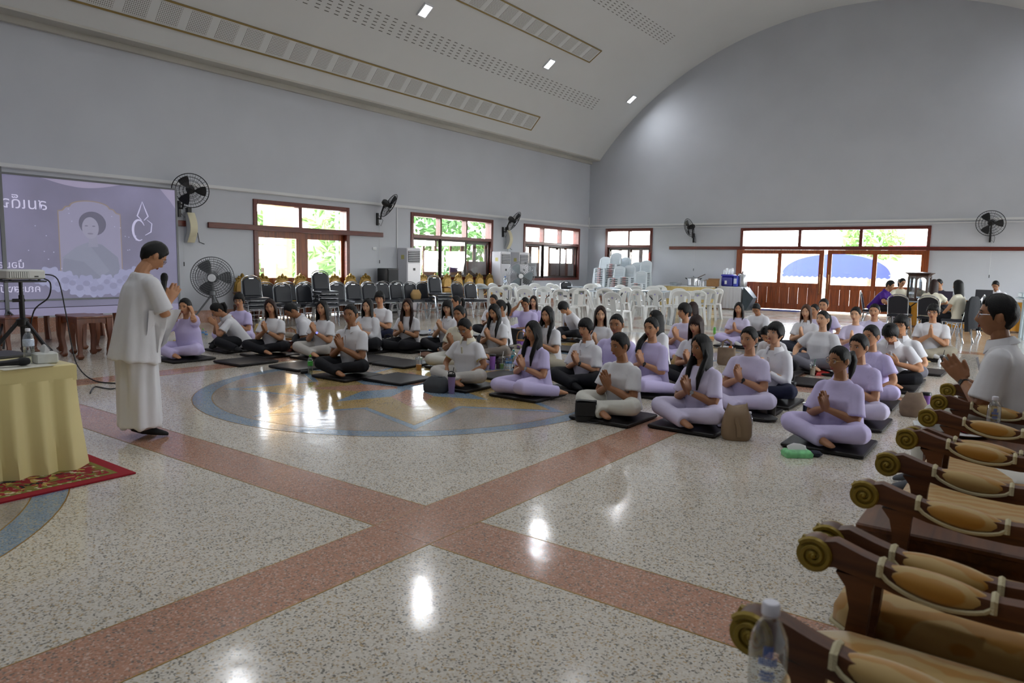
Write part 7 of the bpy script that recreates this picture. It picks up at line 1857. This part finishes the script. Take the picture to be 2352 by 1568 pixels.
t = basket(F(668, 797), 'pale wicker basket with tall bent handle behind the patchwork tote', (.11, .08), (.13, .09), .15, .17, M_wick2, R(10))
t = thing('cap', 'beige cap sitting in the pale wicker basket', 'cap', F(666, 797)+Vector((0, 0, .15)), 0); MB().ell((0, 0, .02), (.09, .075, .055), 14, 8).build('crown', mat('beige_cap', srgb('8f8272'), .9), t); MB().ell((.0, -.075, .012), (.06, .05, .007), 12, 6).build('visor', MATS['beige_cap'], t)
cup(F(692, 783), 'tall dark blue tumbler beside the wicker handle', .22, .036, .038, mat('tumbler_blue', srgb('1f2350'), .35), M_darkmetal)
bm_bag('handbag', 'boxy black handbag in front of the bowing ponytailed woman', F(428, 806), .30, .16, .23, M_bk, R(20), top=1.0, bulge=.01, neck=.85)
bm_bag('plastic_bag', 'small crumpled pale yellow bag beside the speaker', F(404, 806), .13, .1, .17, M_ply, R(0), top=.55, bulge=.1)
bm_bag('paper_bag', 'pale yellow paper bag behind the tilted-head woman', F(597, 768), .22, .14, .20, M_ply, R(12), top=.8, bulge=.05)
bottle(F(467, 776), 'small blue-labelled bottle left of the person in glasses', .17, .03, M_gcap, M_lblue); bottle(F(474, 778), 'second small blue bottle left of the person in glasses', .14, .028, M_bcap, M_lblue)
bottle(F(777, 799), 'blue-capped water bottle right of the wicker basket', .24, .034, M_bcap, M_lblue)
bottle(F(864, 808), 'blue-capped water bottle beside the printed black tote', .24, .033, M_bcap, M_lblue); bottle(F(875, 809), 'small white bottle next to the printed black tote', .15, .026, M_cap, None, water=M_white_plastic)
tt = bm_bag('tote_bag', 'black tote with large cream letters near the brown-haired woman', F(893, 806), .30, .1, .19, M_bk, R(12), top=1.0, handle=.08, bulge=.01, neck=.8)
Mt = Matrix.Translation((-.12, -.0575, .03)) @ Matrix.Rotation(R(90), 4, 'X'); text_mesh('Ba', .19, 'lettering', mat('cream_print', srgb('b9b6a2'), .7), tt, Mt, .002)
bottle(F(895, 770), 'teal-labelled water bottle beside the young man in white tee', .24, .033, M_bcap, M_lteal)
bottle(F(987, 790), 'clear bottle with blue cap between two women in white', .26, .034, M_bcap, M_lblue, lz=(.3, .5))
bm_bag('brown_pouch', 'brown leather bag lying flat behind the orange drink', F(985, 820), .36, .2, .07, M_brn, R(-12), top=.7, bulge=.12)
cup(F(1014, 818), 'silver lidded tumbler on the brown leather bag', .12, .035, .045, M_steel, M_chrome, mat('wood_stick', srgb('a98b5e'), .6))
cup(F(1131, 848), 'bright purple tumbler with black lid among small bottles', .19, .033, .042, mat('tumbler_violet', srgb('8f5fb5'), .4), M_black)
cup(F(1152, 847), 'clear cup of green drink with a white straw', .15, .03, .042, M_clear, M_clear, MATS['white_straw'], mat('green_drink', srgb('6d9a3a'), .4), .45)
bottle(F(1143, 847), 'slim dark bottle between the purple tumbler and the green drink', .15, .022, M_black, None, water=mat('dark_bottle', srgb('2a1420'), .3))
bottle(F(1164, 846), 'small blue-capped bottle right of the green drink', .14, .026, M_bcap, M_lblue); bottle(F(1172, 847), 'second small bottle right of the green drink', .15, .026, M_bcap, M_lblue)
bottle(F(1179, 842), 'teal-labelled large bottle behind the small blue-capped ones', .24, .036, mat('teal_cap', srgb('4fa6a6'), .4), M_lteal)
bm_bag('pouch_bag', 'small white and purple drawstring pouch left of the purple tumbler', F(1119, 847), .1, .07, .12, mat('pouch_print', srgb('b4a9c9'), .7, var=.5, vscale=40), 0, top=.5, bulge=.1)
bm_bag('box_bag', 'square black bag behind the kneeling woman in lavender', F(1182, 790), .30, .18, .28, M_bk, R(10), top=1.0, bulge=.0, neck=.9)
basket(F(1197, 800), 'small purple and white woven basket with thin handle', (.07, .06), (.085, .07), .14, .16, mat('purple_weave', srgb('8b5fae'), .6, var=.5, vscale=45), R(5), 'woven_basket')
bm_bag('cream_handbag', 'cream handbag with a looped handle behind the small bottles', F(1190, 822), .22, .12, .13, M_crm, R(10), top=.9, handle=.08, bulge=.03)
# right-hand group
bm_bag('backpack', 'tan canvas backpack beside the red-capped bottle', F(1562, 850), .26, .18, .23, M_tan, R(-10), top=.7, slump=.03, bulge=.1)
bottle(F(1535, 856), 'slim bottle with red and white label beside the tan backpack', .2, .025, mat('red_cap', srgb('b0443a'), .4), mat('label_red', srgb('b5564c'), .4, var=.4, vscale=50))
bm_bag('tall_tote', 'taupe tote with stiff upright handles behind the long-haired front woman', F(1667, 838), .26, .12, .26, M_sue, R(8), top=1.0, handle=.12, bulge=.0, neck=.9)
t = thing('snack_box', 'white and orange snack packs in the taupe tote', 'package', F(1667, 838)+Vector((0, 0, .225)), R(8)); MB().bbox((0, 0, .03), (.18, .05, .06), .008).build('pack', M_white_plastic, t); MB().bbox((.06, -.028, .045), (.05, .012, .04), .004).build('pack_label', mat('orange_pack', srgb('c8662f'), .5), t)
bottle(F(1641, 765), 'lime green bottle behind the woman in lavender with a bob', .15, .03, M_cap, None, water=mat('lime_drink', srgb('5fb54a'), .35))
t = thing('snack_wrapper', 'torn orange wrapper on the floor behind the brown fringe', 'wrapper', F(1628, 778), R(30)); MB().loft([[(-.12, -.06, 0), (.1, -.08, 0), (.12, .07, 0), (-.1, .06, 0)], [(-.08, -.03, .04), (.08, -.05, .06), (.1, .04, .03), (-.08, .04, .05)]]).build('foil', mat('orange_foil', srgb('b98a4c'), .4, var=.3, vscale=20), t)
t = thing('phone', 'black phone on the mat beside the beige bucket bag', 'phone', F(1655, 988, .0386), R(30)); MB().bbox((0, 0, .005), (.075, .15, .009), .003).build('phone_body', M_black, t); MB().bx(-.034, .034, -.07, .07, .0096, .0100).build('screen', mat('phone_screen', srgb('1d2026'), .1), t, smooth=0)
t = thing('keys', 'small bunch of keys on the mat of the short-haired woman in polo', 'keys', F(1295, 888, .0386)); MB().tube([(.02*math.cos(a), .02*math.sin(a), .003) for a in [2*PI*i/12 for i in range(12)]], .002, 4, closed=True).build('ring', M_steel, t)
for k in range(2): MB().bbox((.05, -.015+.03*k, .004), (.07, .015, .004), .001, RZ(R(20*k-10))).build('key', M_steel, t)
x, y = BAGCHAIR; bm_bag('cloth_bag', 'tan cloth bag slumped on a black banquet chair', Vector((x+.02, y, .487)), .26, .16, .24, M_tan, R(70), top=.6, bulge=.1)
o_umb = thing('umbrella', 'folded red umbrella hanging on the corner window frame', 'umbrella', (-12.08, YB-.09, 1.35)); MB().tube([(0, 0, 0), (0, 0, .12), (0, 0, .55), (0, 0, .62)], [.01, .035, .03, .012], 8).build('canopy', mat('umbrella_red', srgb('b5402c'), .6), o_umb); MB().tube([(0, 0, .62), (0, 0, .75), (0, -.0, .85)], .008, 6).build('shaft', M_darkmetal, o_umb)
